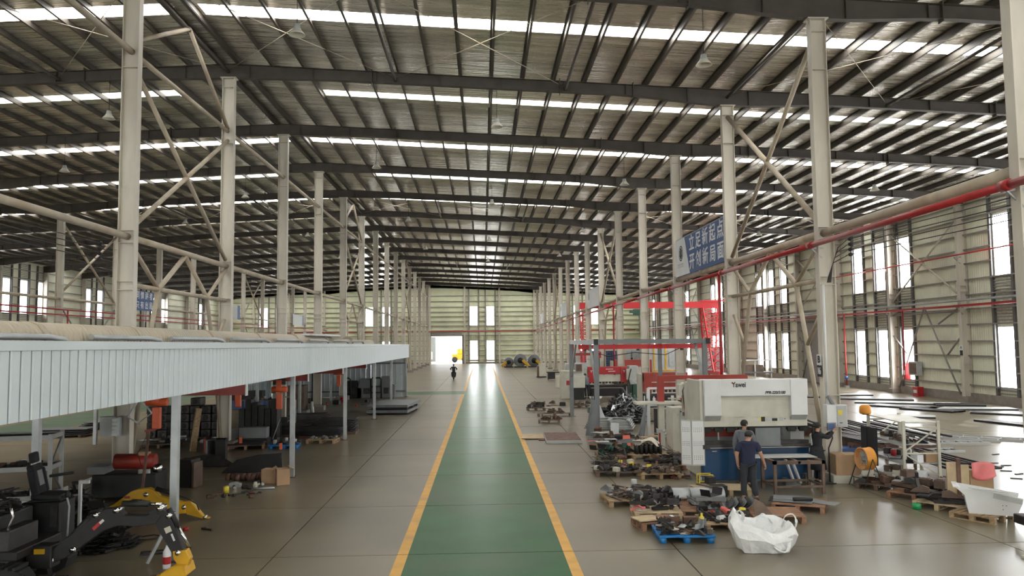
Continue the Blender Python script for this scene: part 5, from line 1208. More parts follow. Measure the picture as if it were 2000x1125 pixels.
# row of loaded pallets left of press brake
pallet((3.72, 22.1, 0), R_(-3), 'dark pallet with yellow cans, leftmost of the loaded row', 'brown', 1.2, 1.05)
pallet((4.78, 21.6, 0), R_(1), 'pallet with pale blocks in the middle of the loaded row', 'palwood', 1.1, 1.0)
pallet((5.35, 22.9, 0), R_(0), 'pallet with dark scrap behind the loaded row', 'palwood_r', 1.0, .9)
scatter('on the leftmost loaded pallet', (3.72, 22.1), 1.1, .95, 0, .15, [('can', 'yel', 2), ('bracket', 'dark', 6), ('bar', 'brown', 7), ('block', 'pink', 1), ('block', 'cream', 5), ('wedge', 'dark', 5), ('ring', 'black', 3), ('plate', 'brown', 4)], 41, sz=(.14, .26))
scatter('on the middle loaded pallet', (4.78, 21.65), 1.0, .9, 0, .15, [('block', 'cream', 4), ('plate', 'rust', 5), ('wedge', 'brown', 4), ('can', 'yel', 1), ('bar', 'dark', 6), ('casting', 'black', 4), ('bracket', 'brown', 5), ('plate', 'ply', 2)], 42, sz=(.14, .28))
scatter('on the pallet behind the loaded row', (5.35, 22.9), .9, .8, 0, .15, [('casting', 'dark', 4), ('wedge', 'rust', 6), ('bar', 'dark', 6), ('channel', 'black', 3)], 43, sz=(.2, .34))
scatter('on the floor before the white guard', (5.3, 21.3), .5, .5, 0, 0, [('bracket', 'rust', 5), ('ring', 'red', 2), ('plate', 'dark', 3), ('block', 'cream', 2)], 44, sz=(.14, .24))
tangle('small_scrap', 'heap of small dark scrap at the back of the leftmost loaded pallet', (3.55, 22.55, .15), .45, .2, .35, 90, 'dark', 45, L=.3)
t = thing('yellow_stand', 'yellow wire stand with small parts beside the blue bed', 'stand', (5.68, 20.1, 0)); b = MB(); 
for x in (-.17, .17):
    for y in (-.12, .12): b.bx(x-.012, x+.012, y-.012, y+.012, 0, .3)
b.bx(-.18, .18, -.13, -.11, .12, .14); b.bx(-.18, .18, -.13, -.11, .28, .30); b.bx(-.18, .18, .11, .13, .28, .3); b.build('frame', 'yel', t); MB().bx(-.16, .16, -.11, .11, .1, .12).build('tray', 'brown', t)
for k in range(3): MB().lathe((-.1+k*.1, 0, .12), [(0, 0), (.035, 0), (.035, .1), (0, .1)], 8).build('small_can', 'lgrey', t)
for i, (x, y, w_, d_, nm) in enumerate(((3.72, 22.1, .6, .5, 'the leftmost loaded pallet'), (4.78, 21.65, .55, .48, 'the middle loaded pallet'), (5.35, 22.9, .5, .45, 'the pallet behind the loaded row'), (3.76, 14.9, .45, .38, 'the blue plastic pallet'), (4.86, 15.8, .45, .4, 'the pallet behind the white bag'), (3.4, 18.2, .5, .45, 'the pallet with black castings'), (4.2, 25.2, .5, .42, 'the pallet with green black frames'), (4.7, 28.4, .6, .5, 'the pallet with coral cards'))):
    tangle('small_parts', f'small dark parts strewn between the larger ones on {nm}', (x, y, .146), w_, d_, .16 if i not in (3, 4) else .07, 170, 'brown' if i % 2 else 'dark', 200+i, L=.2, w=.035, cat='small parts')
# farther pallets
pallet((4.2, 25.2, 0), R_(-2), 'brown pallet with a heap of green black frames', 'palwood', 1.15, 1.0); pallet((5.25, 25.1, 0), R_(2), 'brown pallet with a row of black cylinders and a cloth', 'palwood', 1.15, 1.0)
scatter('on the pallet with green black frames', (4.2, 25.2), .95, .8, 0, .15, [('wedge', 'black', 6), ('casting', 'dkgreen', 5), ('tub', 'black', 4), ('channel', 'grey', 4), ('plate', 'lgrey', 2)], 51, sz=(.3, .5), tilt=1.2)
for k in range(12):
    o = MB().lathe((0, 0, 0), [(0, 0), (.05, 0), (.055, .25), (.03, .28), (0, .28)], 10).build('black_cylinder', 'black') if k == 0 else link('black_cylinder', o.data)
    o.location = (4.86+(k % 6)*.15, 24.8+(k//6)*.22, .15); tag(o, f'black cylinder on the pallet under the cloth, {nth(k % 6)} in the {["front", "back"][k//6]} row', 'cylinder', 'black cylinders on the pallet')
b = MB(); r = random.Random(8); n = 11
for i in range(n):
    for j in range(n): u, v = i/(n-1)-.5, j/(n-1)-.5; b.v.append((u*.75+.05*math.sin(9*v), v*.42, .10*math.sin(7*u+4*v)*math.cos(5*v)+r.uniform(0, .05)+.06-.25*(u*u+v*v)))
for i in range(n-1):
    for j in range(n-1): b.f.append((i*n+j, (i+1)*n+j, (i+1)*n+j+1, i*n+j+1)); b.smooth.append(True)
o = b.build('cloth', 'cloth', label='stained white cloth thrown over the black cylinders', cat='cloth'); o.location = (5.2, 25.0, .5); o.rotation_euler = (0, 0, -.3); s_ = o.modifiers.new('s', 'SOLIDIFY'); s_.thickness = .01
tangle('small_scrap', 'low heap of scrap right of the black cylinders', (6.0, 25.4, 0), .5, .35, .22, 80, 'brown', 52, L=.3)
# debris with coral cards
pallet((4.7, 28.4, 0), R_(4), 'brown pallet under rusty plates and coral cards', 'palwood_r', 1.3, 1.0)
scatter('on the pallet with coral cards', (4.7, 28.4), 1.1, .9, 0, .15, [('plate', 'rust', 5), ('wedge', 'brown', 5), ('channel', 'dark', 4), ('plate', 'lgrey', 2), ('tub', 'rust', 2)], 53, sz=(.35, .6), tilt=.3)
o = MB().box((0, 0, 0), (.38, .02, .40)).build('coral_card', 'coral', label='upright coral red card leaning on the rusty plates', cat='card', bev=.01); o.location = (5.0, 27.6, .22); o.rotation_euler = (-.35, 0, .1)
o = MB().box((0, 0, 0), (.55, .3, .015)).build('coral_card', 'coral', label='coral red card lying flat left of the leaning one', cat='card', bev=.005); o.location = (3.95, 27.72, .21); o.rotation_euler = (0, 0, -.2)
o = MB().prism([(0, 0), (.3, 0), (.34, .5), (.04, .52)], -.01, .01, 'xz').build('reflective_strip', 'sheet', label='bright zigzag metal strip standing behind the coral card', cat='strip'); o.location = (4.55, 28.0, .3); o.rotation_euler = (-.3, 0, 0)
o = MB().box((0, 0, 0), (.6, .12, .2)).build('cardboard_piece', 'card', label='cardboard piece on the floor below the flat coral card', cat='card'); o.location = (4.1, 27.7, .1)
scatter('on the floor behind the coral cards', (5.9, 28.8), 1.1, .9, 0, 0, [('plate', 'brown', 4), ('block', 'rust', 4), ('can', 'dkgreen', 1), ('block', 'ply', 2), ('wedge', 'dark', 3)], 54, sz=(.3, .5))
# flat sheets near the aisle
o = thing('plywood_board', 'brown plywood boards lying flat near the aisle', 'board', (2.25, 30.6, 0), R_(-4)); MB().bx(-.75, .6, -.5, .9, .03, .05).build('board', 'ply', o); MB().bx(-.1, .8, -.9, .1, .0, .03).build('board', 'rust', o)
o = thing('flat_board', 'grey flat box panel lying right of the plywood boards', 'board', (3.0, 30.0, 0), R_(-2)); MB().bx(-.66, .66, -1.25, 1.25, .0, .12).build('panel_body', 'lgrey', o, bev=.01); MB().bx(-.64, .64, -1.23, 1.23, .12, .13).build('panel_top', 'rust', o)
for i, (x, y, mm) in enumerate(((3.05, 36.3, 'rust'), (3.6, 39.6, 'brown'), (2.9, 43, 'dark'), (5.5, 44.5, 'brown'))):
    pallet((x, y, 0), R_(3*i-4), f'low dark pallet near the aisle, {nth(i)} beyond the plywood boards', 'brown', 1.0 if i != 1 else 1.7, .8)
    scatter(f'on the {nth(i)} low dark pallet', (x, y), .8, .6, 0, .15, [('bracket', mm, 5), ('plate', 'brown', 3), ('wedge', 'dark', 3)], 60+i, sz=(.2, .4))
scatter('on the floor near the far aisle edge', (3.9, 46.5), 1.6, 2.2, 0, 0, [('plate', 'dark', 3), ('plate', 'rust', 2), ('wedge', 'brown', 3), ('block', 'black', 2)], 66, sz=(.3, .6))
# light frames stack + scrap heap
o = thing('frame_stack', 'stack of pale grey sheet frames on a low pallet beside the gantry leg', 'frame stack', (5.35, 33.0, 0), R_(-15))
for k in range(5):
    b = MB(); w2, d2 = 1.0-.04*k, .75; z = .12+k*.075
    b.bx(-w2, w2, -d2, -d2+.12, z, z+.05); b.bx(-w2, w2, d2-.12, d2, z, z+.05); b.bx(-w2, -w2+.12, -d2, d2, z, z+.05); b.bx(w2-.12, w2, -d2, d2, z, z+.05); b.bx(-.06, .06, -d2, d2, z, z+.05)
    b.build('sheet_frame', 'lgrey' if k % 2 else 'galv', o)
for x in (-.8, .8): MB().bx(x-.06, x+.06, -.75, .75, 0, .12).build('skid', 'grey', o)
MB().prism([(-.5, .5), (-.2, .5), (-.42, 1.05)], -.02, .02, 'xz').build('pointed_fin', 'white', o)
tangle('scrap_heap', 'tall tangled heap of shiny and dark sheet offcuts behind the gantry leg', (6.55, 36.2, 0), 1.15, .9, 1.25, 900, 'dark', 71, w=.05, L=.55)
tangle('scrap_heap', 'loose shiny offcuts mixed over the tall scrap heap', (6.6, 35.7, .1), 1.0, .7, 1.3, 260, 'sheet', 72, w=.05, L=.5)
# portable gantry frame
gf = thing('portable_gantry', 'grey steel gantry frame with a red hoist beam over the press brakes', 'gantry', (0, 0, 0))
for x, y in ((4.45, 39.2), (4.55, 31.2), (8.95, 31.2), (8.95, 39.2)):
    MB().bx(x-.09, x+.09, y-.09, y+.09, .02, 3.62).build('post', 'grey', gf); MB().bx(x-.17, x+.17, y-.17, y+.17, 0, .02).build('base_plate', 'grey', gf)
for y in (31.2, 39.2): MB().bx(4.62, 9.08, y-.08, y+.08, 3.62, 3.80).build('long_beam', 'grey', gf)
for x in (4.5, 8.95): MB().bx(x-.10, x+.10, 31.1, 39.3, 3.60, 3.80).build('side_beam', 'galv' if x < 5 else 'grey', gf)  # left beam paler: the daylight on it is put into the material
for x in (4.53, 9.07): MB().bx(x-.09, x+.09, 31.08, 31.12, 3.59, 3.82).build('end_cap', 'ink', gf)
for p, q in (((4.5, 37.6, 3.6), (4.45, 39.1, 2.0)), ((4.5, 32.6, 3.6), (4.55, 31.3, 1.9)), ((8.95, 32.6, 3.6), (8.95, 31.3, 2))): MB().bar(p, q, .09).build('knee_brace', 'galv', gf)
b = MB(); b.bx(4.3, 10.3, 34.92, 35.08, 3.38, 3.40); b.bx(4.3, 10.3, 34.92, 35.08, 3.56, 3.58); b.bx(4.3, 10.3, 34.98, 35.02, 3.4, 3.56); b.build('hoist_beam', 'redcrane', gf)
for x in (4.6, 7, 9): MB().bx(x-.05, x+.05, 34.9, 35.1, 3.3, 3.38).build('hoist_trolley', 'ink', gf)
MB().tube([(4.62, 34.9, 3.4), (5.6, 34.8, 3.05), (6.8, 34.8, 3.22), (8.2, 34.8, 3.1), (8.9, 34.9, 3.4)], .018, 5).build('festoon_cable', 'ink', gf)
o = thing('leaning_channel', 'wide grey channel leaning on the near left gantry post', 'channel', (4.32, 30.85, 0)); b = MB(); b.box((0, 0, .72), (.34, .03, 1.42), M=Matrix.Rotation(.18, 3, 'Y')); b.box((-.15, -.05, .72), (.02, .1, 1.42), M=Matrix.Rotation(.18, 3, 'Y')); b.build('channel_web', 'grey', o)
o = thing('post_rack', 'white steel post frame with leaning grey bars behind the beige cabinet', 'frame', (6.4, 30.2, 0)); b = MB(); b.bx(-.06, .06, -.06, .06, 0, 1.9); b.bx(.9, 1.0, -.05, .05, 0, 1.6); b.bx(0, 1.9, -.05, .05, 1.2, 1.3); b.bx(0, 1.9, -.05, .05, 1.85, 1.93); b.bx(1.85, 1.95, -.05, .05, 0, 1.9); b.build('post_frame', 'white', o)
b = MB()
for k in range(4): b.bar((-.06-k*.04, -.1, 1.5-.15*k), (-.3-k*.07, -.4, .02), .045)
b.build('leaning_bars', 'grey', o); MB().bx(.1, 1.8, -.3, .3, 1.3, 1.34).build('bench_top', 'cream', o); MB().bx(.25, .6, -.2, .2, 0, 1.1).build('dark_panel', 'ink', o)
scatter('on the bench behind the beige cabinet', (7.3, 30.2), 1.4, .4, 0, 1.345, [('block', 'dark', 4), ('bottle', 'white', 1), ('can', 'red', 2), ('channel', 'cream', 2)], 73, sz=(.2, .35))
tangle('offcut_heap', 'white and dark offcuts under the bench behind the beige cabinet', (7.4, 30.0, 0), .8, .5, .8, 160, 'lgrey', 74, w=.05, L=.5)

# ---- farther machines
def press(loc, rz, w, h, mt, mb_, label, txt=True):
    t = thing('press_brake', label, 'machine', loc, rz)
    MB().bx(-w/2, w/2, .0, .3, .1, .75).build('bed', 'ink', t); MB().bx(-w/2, w/2, -.08, .25, .75, .86).build('lower_tool_holder', 'dark', t)
    for s in (-1, 1): MB().bx(s*w/2-.05, s*w/2+.05, .25, 1.6, 0, h-.1).build('side_frame', 'cream', t)
    MB().bx(-w/2+.1, w/2-.1, 0, .25, 1.05, h-.55).build('ram', mb_, t, bev=.01)
    MB().bx(-w/2, w/2, -.08, .3, h-.5, h).build('top_cover', mt, t, bev=.01)
    for s in (-1, 1): MB().bx(s*(w/2-.42), s*w/2, -.14, .3, h-1.05, h-.02).build('cylinder_cover', mt, t, bev=.01)
    b = MB()
    for k in range(int(w/.22)): x = -w/2+.15+k*.22; b.bx(x-.07, x+.07, .03, .14, .93, 1.05)
    b.build('tool_clamps', 'ink', t); b = MB(); b.bx(-w/2, -w/2+.06, -.02, .3, 0, .75); b.bx(w/2-.06, w/2, -.02, .3, 0, .75); b.build('bed_edge', 'white', t)
    if txt:
        for s in (-1, 1): text('Y', .22, 'signwhite', t, (s*(w/2-.2), -.147, h-.32), (R_(90), 0, 0), 'lettering', bold=.006)
        b = MB()
        for k in range(7): b.bx(-.1+k*.07, -.05+k*.07, -.084, -.08, h-.19, h-.14)
        for k in range(6): b.bx(.05+k*.08, .11+k*.08, -.084, -.08, h-.34, h-.28)
        b.build('small_lettering', 'signwhite', t)
    return t
press((8.3, 51.9, 0), 0, 2.6, 2.05, 'red', 'cream', 'red and cream press brake seen through the gantry frame, left one')
press((11.2, 58.0, 0), 0, 2.8, 2.35, 'darkred', 'cream', 'dark red machine behind the right row, between the two red press brakes', False)
press((9.95, 42.4, 0), 0, 2.4, 2.0, 'darkred', 'darkred', 'dark red machine with low cream table right of the red and cream press brake', False)
t = thing('cnc_cabinet', 'cream control cabinets left of the far red and cream press brake', 'cabinet', (5.85, 51.0, 0))
MB().bx(-.75, .0, .0, 1.0, 0, 1.75).build('cabinet_body', 'cream', t, bev=.02); MB().bx(-.4, -.1, -.01, 0, .9, 1.2).build('red_panel', 'red', t); MB().bx(-.05, .75, -.6, .0, .75, 1.55).build('console', 'cream', t, bev=.02); MB().bx(.0, .7, -.5, -.1, 1.55, 1.62).build('console_top', 'lgrey', t); MB().bx(.0, .7, -.55, -.0, 0, .75).build('console_base', 'ink', t); MB().bx(-.76, .2, -.05, .9, 1.75, 1.85).build('cabinet_top', 'cream', t)
t = thing('milling_machine', 'grey and cream upright machine behind the cream cabinets', 'machine', (6.9, 56.5, 0))
MB().bx(-.35, .35, 0, .9, 0, 2.0).build('machine_column', 'cream', t, bev=.03); MB().bx(-.9, .2, -.2, .5, 1.6, 2.15).build('spindle_head', 'lgrey', t, bev=.03); MB().bx(-.15, .25, -.3, -.2, 1.6, 2.1).build('control_screen', 'brown', t); MB().bx(-.8, .8, -.6, 0, .8, .95).build('machine_table', 'grey', t)
t = thing('red_arm_crane', 'small red arm crane in front of the far grey machines', 'crane', (8.0, 60.5, -.35)); MB().bx(-1.0, 1.1, -.1, .1, 3.0, 3.12).build('arm', 'darkred', t); MB().bx(1.0, 1.2, -.1, .1, 2.8, 3.3).build('wall_bracket', 'red', t); MB().bx(-.9, 1.0, -.05, .05, 3.12, 3.2).build('arm_rail', 'rust', t)
t = thing('green_bin', 'dark green open bin beside the far red and cream press brake', 'bin', (9.9, 49.0, 0)); b = MB(); b.bx(-.6, .6, -.5, .5, 0, .05); b.bx(-.6, .6, -.5, -.46, 0, 1.0); b.bx(-.6, .6, .46, .5, 0, 1); b.bx(-.6, -.56, -.5, .5, 0, 1); b.bx(.56, .6, -.5, .5, 0, 1); b.build('bin_body', 'dkgreen', t)
tangle('bin_scrap', 'scrap filling the dark green bin', (9.9, 49, .7), .5, .4, .6, 120, 'dark', 75, parent=None, L=.4)
t = thing('machine_beside', 'cream grey machine column with hoses right of the red and cream press brake', 'machine', (10.0, 51.6, 0)); MB().bx(-.3, .3, 0, .8, 0, 2.1).build('machine_column', 'lgrey', t, bev=.03); MB().bx(-.5, -.2, -.2, .2, 1.2, 1.9).build('valve_block', 'cream', t); MB().tube([(-.2, -.2, 1.9), (-.4, -.3, 1.2), (-.2, -.3, .5)], .04, 6).build('hose', 'ink', t)
t = thing('low_table', 'thin dark table in front of the far red press brake', 'table', (7.8, 49.0, 0))
for x in (-.9, .9):
    for y in (-.4, .4): MB().bx(x-.03, x+.03, y-.03, y+.03, 0, .78).build('leg', 'ink', t)
MB().bx(-1, 1, -.5, .5, .78, .82).build('table_top', 'dark', t)
crate('green_tray', 'green tray under the scrap heap edge', (5.9, 41.0, 0), (.8, .6, .3), 0, 'dkgreen', 'tray'); crate('red_tray', 'small red box on the green tray', (5.9, 41.0, .305), (.4, .4, .18), .2, 'darkred', 'box')
t = thing('control_console', 'cream pillar shaped console standing alone near the aisle far away', 'console', (6.3, 83, 0)); MB().bx(-.35, .35, -.4, .4, .1, 1.45).build('console_body', 'cream', t, bev=.05); MB().bx(-.55, -.35, -.3, .3, .1, 1.2).build('side_grille', 'brown', t); MB().bx(-.6, .4, -.45, .45, 0, .1).build('console_base', 'ink', t)
t = thing('black_bench', 'low black bench shaped frame right of the cream console', 'bench', (7.0, 77.0, 0)); MB().bx(-.6, .1, -.3, .3, .1, .75).build('bench_box', 'ink', t); MB().bx(-.7, 1.2, -.35, .35, .7, .8).build('bench_top', 'ink', t)
for x in (-.6, 1.1): MB().bar((x, -.3, 0), (x+.05, -.25, .7), .06).build('leg', 'ink', t)
t = thing('long_bed_machine', 'cream long bed machine behind the cream cabinets', 'machine', (8.2, 64, 0)); MB().bx(-2.2, 1.5, -.5, .5, 0, .95).build('machine_bed', 'cream', t, bev=.03); MB().bx(-.6, .5, -.4, .4, .95, 2.0).build('headstock', 'lgrey', t, bev=.03)
# cabins with yellow frames
for i, (x, w2, lab) in enumerate(((19.2, 1.0, 'leftmost'), (22.2, 2.3, 'middle long'), (25.9, 1.1, 'rightmost'))):
    t = thing('machine_cabin', f'grey machine cabin with yellow edges in the right bay, {lab} one', 'cabin', (x, 101-3*i if i < 2 else 88, 0))
    MB().bx(-w2, w2, -1, 1, .1, 2.9).build('cabin_wall', 'lgrey' if i < 2 else 'white', t)
    b = MB()
    for xx in (-w2, w2) if i != 1 else (-w2, -.8, .7, w2): b.bx(xx-.09, xx+.09, -1.05, -.98, .1, 2.95)
    b.bx(-w2, w2, -1.05, -.98, 2.85, 2.98); b.bx(-w2, w2, -1.05, -.98, 0.0, .12); b.build('cabin_frame', 'yellow', t)
    for xx in ((-.4, .3) if i != 1 else (-1.6, 1.5)): MB().bx(xx-.4, xx+.4, -1.06, -1.03, .5, 2.5).build('cabin_door', 'galv', t)
    MB().bx(-.15, .1, -1.08, -1.05, 1.3, 1.6).build('dark_window', 'ink', t)
t = thing('mesh_wall', 'dark grid of stacked mesh crates behind the gantry', 'mesh crates', (15.2, 104, 0)); MB().bx(-3.6, 3.4, .1, 1.5, 0, 2.5).build('crate_core', 'signblue', t)
b = MB()
for k in range(25): b.bx(-3.6+k*.285, -3.56+k*.285, 0, .1, 0, 2.5)
for k in range(9): b.bx(-3.6, 3.3, 0, .1, k*.3, k*.3+.04)
b.build('wire_grid', 'grey', t)
o = crate('white_hull', 'white tray shaped cover lying before the mesh crates', (15.5, 98, 0), (2.4, 1.2, .5), .1, 'white', 'cover')
t = thing('drill_stand', 'small cluttered drill stand with white frames beyond the large press brake', 'machine', (23.3, 66.5, 0)); MB().bx(-1.6, 1.6, -.5, .5, .9, 1.0).build('stand_top', 'grey', t)
for x in (-1.4, 0, 1.4): MB().bx(x-.05, x+.05, -.4, -.3, 0, 2.0).build('white_frame', 'white', t)
MB().bx(-1.4, 1.4, -.4, -.3, 1.95, 2.05).build('white_rail', 'white', t); MB().bx(-1.0, .8, -.2, .3, 1.0, 1.6).build('drill_body', 'brown', t)
# grey drum machines by the far wall
for i, (x, s) in enumerate(((3.9, .62), (5.6, .84), (7.7, .8))):
    t = thing('drum_blower', f'grey drum shaped blower with yellow guard by the far wall, {["left", "middle", "right"][i]} of three', 'machine', (x, 117.5-.8*i*(i-2)*-1, 0))
    MB().lathe((0, 0, 1.25*s), [(0, -.6), (1.05*s, -.6), (1.15*s, -.5), (1.15*s, .5), (1.05*s, .6), (0, .6)], 20, Matrix.Rotation(R_(90), 4, 'X')).build('drum', 'grey', t)
    MB().lathe((0, -.62, 1.25*s), [(.45*s, 0), (.5*s, .05), (.0, .06)], 18, Matrix.Rotation(R_(90), 4, 'X')).build('drum_opening', 'ink', t)
    MB().box((.9*s if i else -1.15*s, -.75, .8*s), (1.5*s, .3, .42), M=Matrix.Rotation(.75 if i else -.75, 3, 'Y')).build('belt_guard', 'yellow', t, bev=.08)
    MB().bx(-1.1*s, 1.1*s, -.6, .6, 0, .15).build('skid_base', 'ink', t)
# yellow excavators outside the door and in the left bay
t = thing('yard_machine', 'yellow loader parked in the bright yard outside the far door', 'vehicle', (-4.3, 152, -.03)); MB().bx(-1.6, 1.2, -1, 1, .5, 1.6).build('loader_body', 'yellow', t, bev=.1); MB().bx(-.6, .6, -.8, .8, 1.6, 2.6).build('loader_cab', 'yellow', t, bev=.05)
for x in (-1.1, .8): MB().lathe((x, -1.1, .55), [(0, -.15), (.5, -.15), (.55, 0), (.5, .15), (0, .15)], 16, Matrix.Rotation(R_(90), 4, 'X')).build('wheel', 'rubber', t)
t = thing('yard_gate', 'grey gate post building in the bright yard', 'building', (-10.2, 160, -.03)); MB().bx(-1.2, .6, -1, 1, 0, 5).build('building_wall', 'grey', t); MB().bx(-.6, .0, -1.02, -1, .5, 2).build('window', 'signwhite', t)
t = thing('yellow_stacker', 'yellow parked excavator body among the far left columns', 'vehicle', (-12.5, 118, 0)); MB().bx(-1.6, 1.4, -1, 1, .7, 1.9).build('vehicle_body', 'yellow', t, bev=.1); MB().bx(-1.4, 1.4, -1.1, 1.1, 0, .7).build('track', 'rubber', t, bev=.2); MB().bx(-1.0, .2, -.8, .8, 1.9, 3.2).build('cab', 'yellow', t, bev=.05)
# air hose and small things on right floor
# ================================================================ left side, under the canopy
# ---- yellow boom lying on the floor
yb = thing('digger_boom', 'yellow digger boom lying on the floor under the canopy', 'digger boom', (0, 17.3, 0), 0)
b = MB(); b.prism([(-8.25, .20), (-7.90, .36), (-7.55, .62), (-7.42, .66), (-7.18, .68), (-7.06, .62), (-6.95, .50), (-6.60, .40), (-6.42, .36), (-6.38, .14), (-6.62, .12), (-6.95, .26), (-7.26, .44), (-7.52, .46), (-7.78, .30), (-8.22, .12)], -.09, .09, 'xz'); b.build('boom_body', 'yellow', yb, bev=.015)
b = MB(); b.prism([(-6.45, .38), (-6.30, .40), (-6.02, .06), (-5.90, -.0+.03), (-5.90, .01), (-6.0, .01), (-6.38, .12)], -.07, .07, 'xz'); b.build('dipper_end', 'yellow', yb, bev=.01)
for x, z, r_ in ((-7.22, .55, .05), (-6.42, .27, .045), (-5.98, .05, .03), (-8.12, .2, .04)): MB().lathe((x, 0, z), [(0, -.11), (r_, -.11), (r_, .11), (0, .11)], 12, Matrix.Rotation(R_(90), 4, 'X')).build('pivot_pin', 'chrome', yb)
MB().tube([(-6.95, -.06, .62), (-6.5, -.06, .5), (-6.3, -.08, .42), (-6.15, -.09, .34), (-6.1, -.08, .2)], .014, 6).build('hydraulic_hose', 'ink', yb); MB().tube([(-7.05, .0, .66), (-6.62, .0, .52)], .05, 10).build('boom_cylinder', 'black', yb)
MB().tube([(-6.9, -.05, .42), (-6.5, -.07, .3)], .02, 6).build('hydraulic_pipe', 'ink', yb); MB().box((-7.62, -.093, .5), (.12, .004, .05)).build('worn_label', 'darkred', yb)
# ---- mini excavator with black arm
ex = thing('mini_excavator', 'black mini excavator without cab, seat on top and arm reaching towards the aisle', 'excavator', (0, 12.9, 0))
def prism_y(name, poly, w, m, dy=0, bev=.01): return MB().prism(poly, dy-w/2, dy+w/2, 'xz').build(name, m, ex, bev=bev)
prism_y('boom', [(-6.95, .40), (-6.72, .62), (-6.45, .82), (-6.20, 1.02), (-6.02, 1.14), (-5.86, 1.16), (-5.72, 1.04), (-5.40, 1.02), (-5.22, 1.08), (-5.14, 1.02), (-5.22, .90), (-5.50, .86), (-5.80, .88), (-6.05, .80), (-6.35, .58), (-6.60, .40), (-6.9, .28)], .17, 'black')
prism_y('stick', [(-5.36, 1.08), (-5.20, 1.17), (-5.06, 1.08), (-4.96, .90), (-4.78, .46), (-4.86, .36), (-4.95, .40), (-5.26, .92)], .13, 'black')
MB().tube([(-5.78, 0, 1.21), (-5.36, 0, 1.20)], .048, 12).build('boom_cylinder', 'ink', ex); MB().tube([(-5.38, 0, 1.2), (-5.16, 0, 1.19)], .025, 10).build('cylinder_rod', 'chrome', ex)
MB().tube([(-5.05, 0, 1.12), (-4.90, 0, .84)], .042, 12).build('bucket_cylinder', 'ink', ex); MB().tube([(-4.90, 0, .84), (-4.72, 0, .52)], .022, 10).build('cylinder_rod', 'chrome', ex)
MB().tube([(-6.62, -.02, .64), (-6.28, -.02, 1.0)], .05, 12).build('lift_cylinder', 'black', ex)
for x, z, r_ in ((-5.84, 1.12, .045), (-5.16, 1.14, .045), (-5.02, 1.02, .04), (-4.86, .44, .04), (-6.16, 1.05, .04), (-6.5, .52, .05), (-6.85, .36, .06)): MB().lathe((x, 0, z), [(0, -.11), (r_, -.11), (r_, .11), (0, .11)], 12, Matrix.Rotation(R_(90), 4, 'X')).build('pivot_pin', 'chrome', ex)
b = MB(); b.prism([(-4.95, .46), (-4.74, .48), (-4.68, .34), (-4.72, .20), (-4.84, .22), (-4.93, .34)], -.08, .08, 'xz'); b.build('bucket_link', 'yellow', ex, bev=.01)
b = MB(); b.prism([(-4.72, .26), (-4.68, .12), (-4.80, .02), (-5.10, .0), (-5.30, .02), (-5.28, .035), (-5.08, .03), (-4.90, .06), (-4.84, .14), (-4.90, .24), (-4.86, .27)], -.20, .20, 'xz')
b.prism([(-4.74, .26), (-4.70, .12), (-4.80, .02), (-5.28, .02), (-5.05, .16), (-4.88, .26)], -.21, -.195, 'xz'); b.prism([(-4.74, .26), (-4.70, .12), (-4.80, .02), (-5.28, .02), (-5.05, .16), (-4.88, .26)], .195, .21, 'xz'); b.build('bucket', 'yellow', ex)
for k in range(4): MB().box((-5.33, -.16+.107*k, .025), (.10, .04, .02)).build('bucket_tooth', 'rust', ex)
MB().box((-6.12, -.087, .90), (.2, .004, .05), M=Matrix.Rotation(-.75, 3, 'Y')).build('red_label', 'red', ex); MB().box((-6.06, -.0885, .95), (.08, .004, .04), M=Matrix.Rotation(-.75, 3, 'Y')).build('white_label', 'white', ex)
MB().box((-5.03, -.068, .80), (.10, .004, .09), M=Matrix.Rotation(-.4, 3, 'Y')).build('star_sticker', 'cream', ex); MB().box((-4.95, -.068, .68), (.03, .004, .12), M=Matrix.Rotation(-.4, 3, 'Y')).build('white_label', 'white', ex)
# body, tracks, engine bay, seat, levers
MB().bx(-8.6, -7.1, -.55, .75, .48, .62).build('turntable_frame', 'black', ex, bev=.02)
MB().bx(-8.3, -7.45, -.45, .5, .62, 1.12).build('engine_block', 'ink', ex, bev=.03); MB().bx(-7.55, -7.25, -.5, .3, .1, .92).build('front_plate', 'dark', ex, bev=.02); MB().bx(-7.2, -6.8, -.14, .14, .25, .6).build('swing_bracket', 'black', ex, bev=.02)
MB().bx(-7.06, -6.9, -.16, -.13, .48, .56).build('yellow_tab', 'yellow', ex)
for y in (-.62, .62):
    b = MB(); b.prism([(-8.5, .1), (-8.4, .0), (-7.1, .0), (-6.9, .1), (-6.85, .25), (-6.95, .38), (-7.1, .42), (-8.4, .42), (-8.55, .3)], y-.16, y+.16, 'xz')
    for k in range(14): b.bx(-8.45+.11*k, -8.40+.11*k, y-.17, y+.17, .40, .45)
    b.build('track', 'rubber', ex)
    for k in range(5): MB().lathe((-8.3+.3*k, y, .2), [(0, -.17), (.11, -.17), (.12, -.16), (.12, .17), (0, .17)], 12, Matrix.Rotation(R_(90), 4, 'X')).build('track_roller', 'dark', ex)
st = thing('operator_seat', 'black operator seat with headrest and armrest on the mini excavator', 'seat', (-7.45, 13.9, 1.13), R_(8))
b = MB(); b.box((.0, 0, .05), (.48, .44, .10), M=Matrix.Rotation(.06, 3, 'Y')); b.box((.16, 0, .03), (.2, .42, .1), M=Matrix.Rotation(.25, 3, 'Y')); b.build('seat_cushion', 'ink', st, bev=.03)
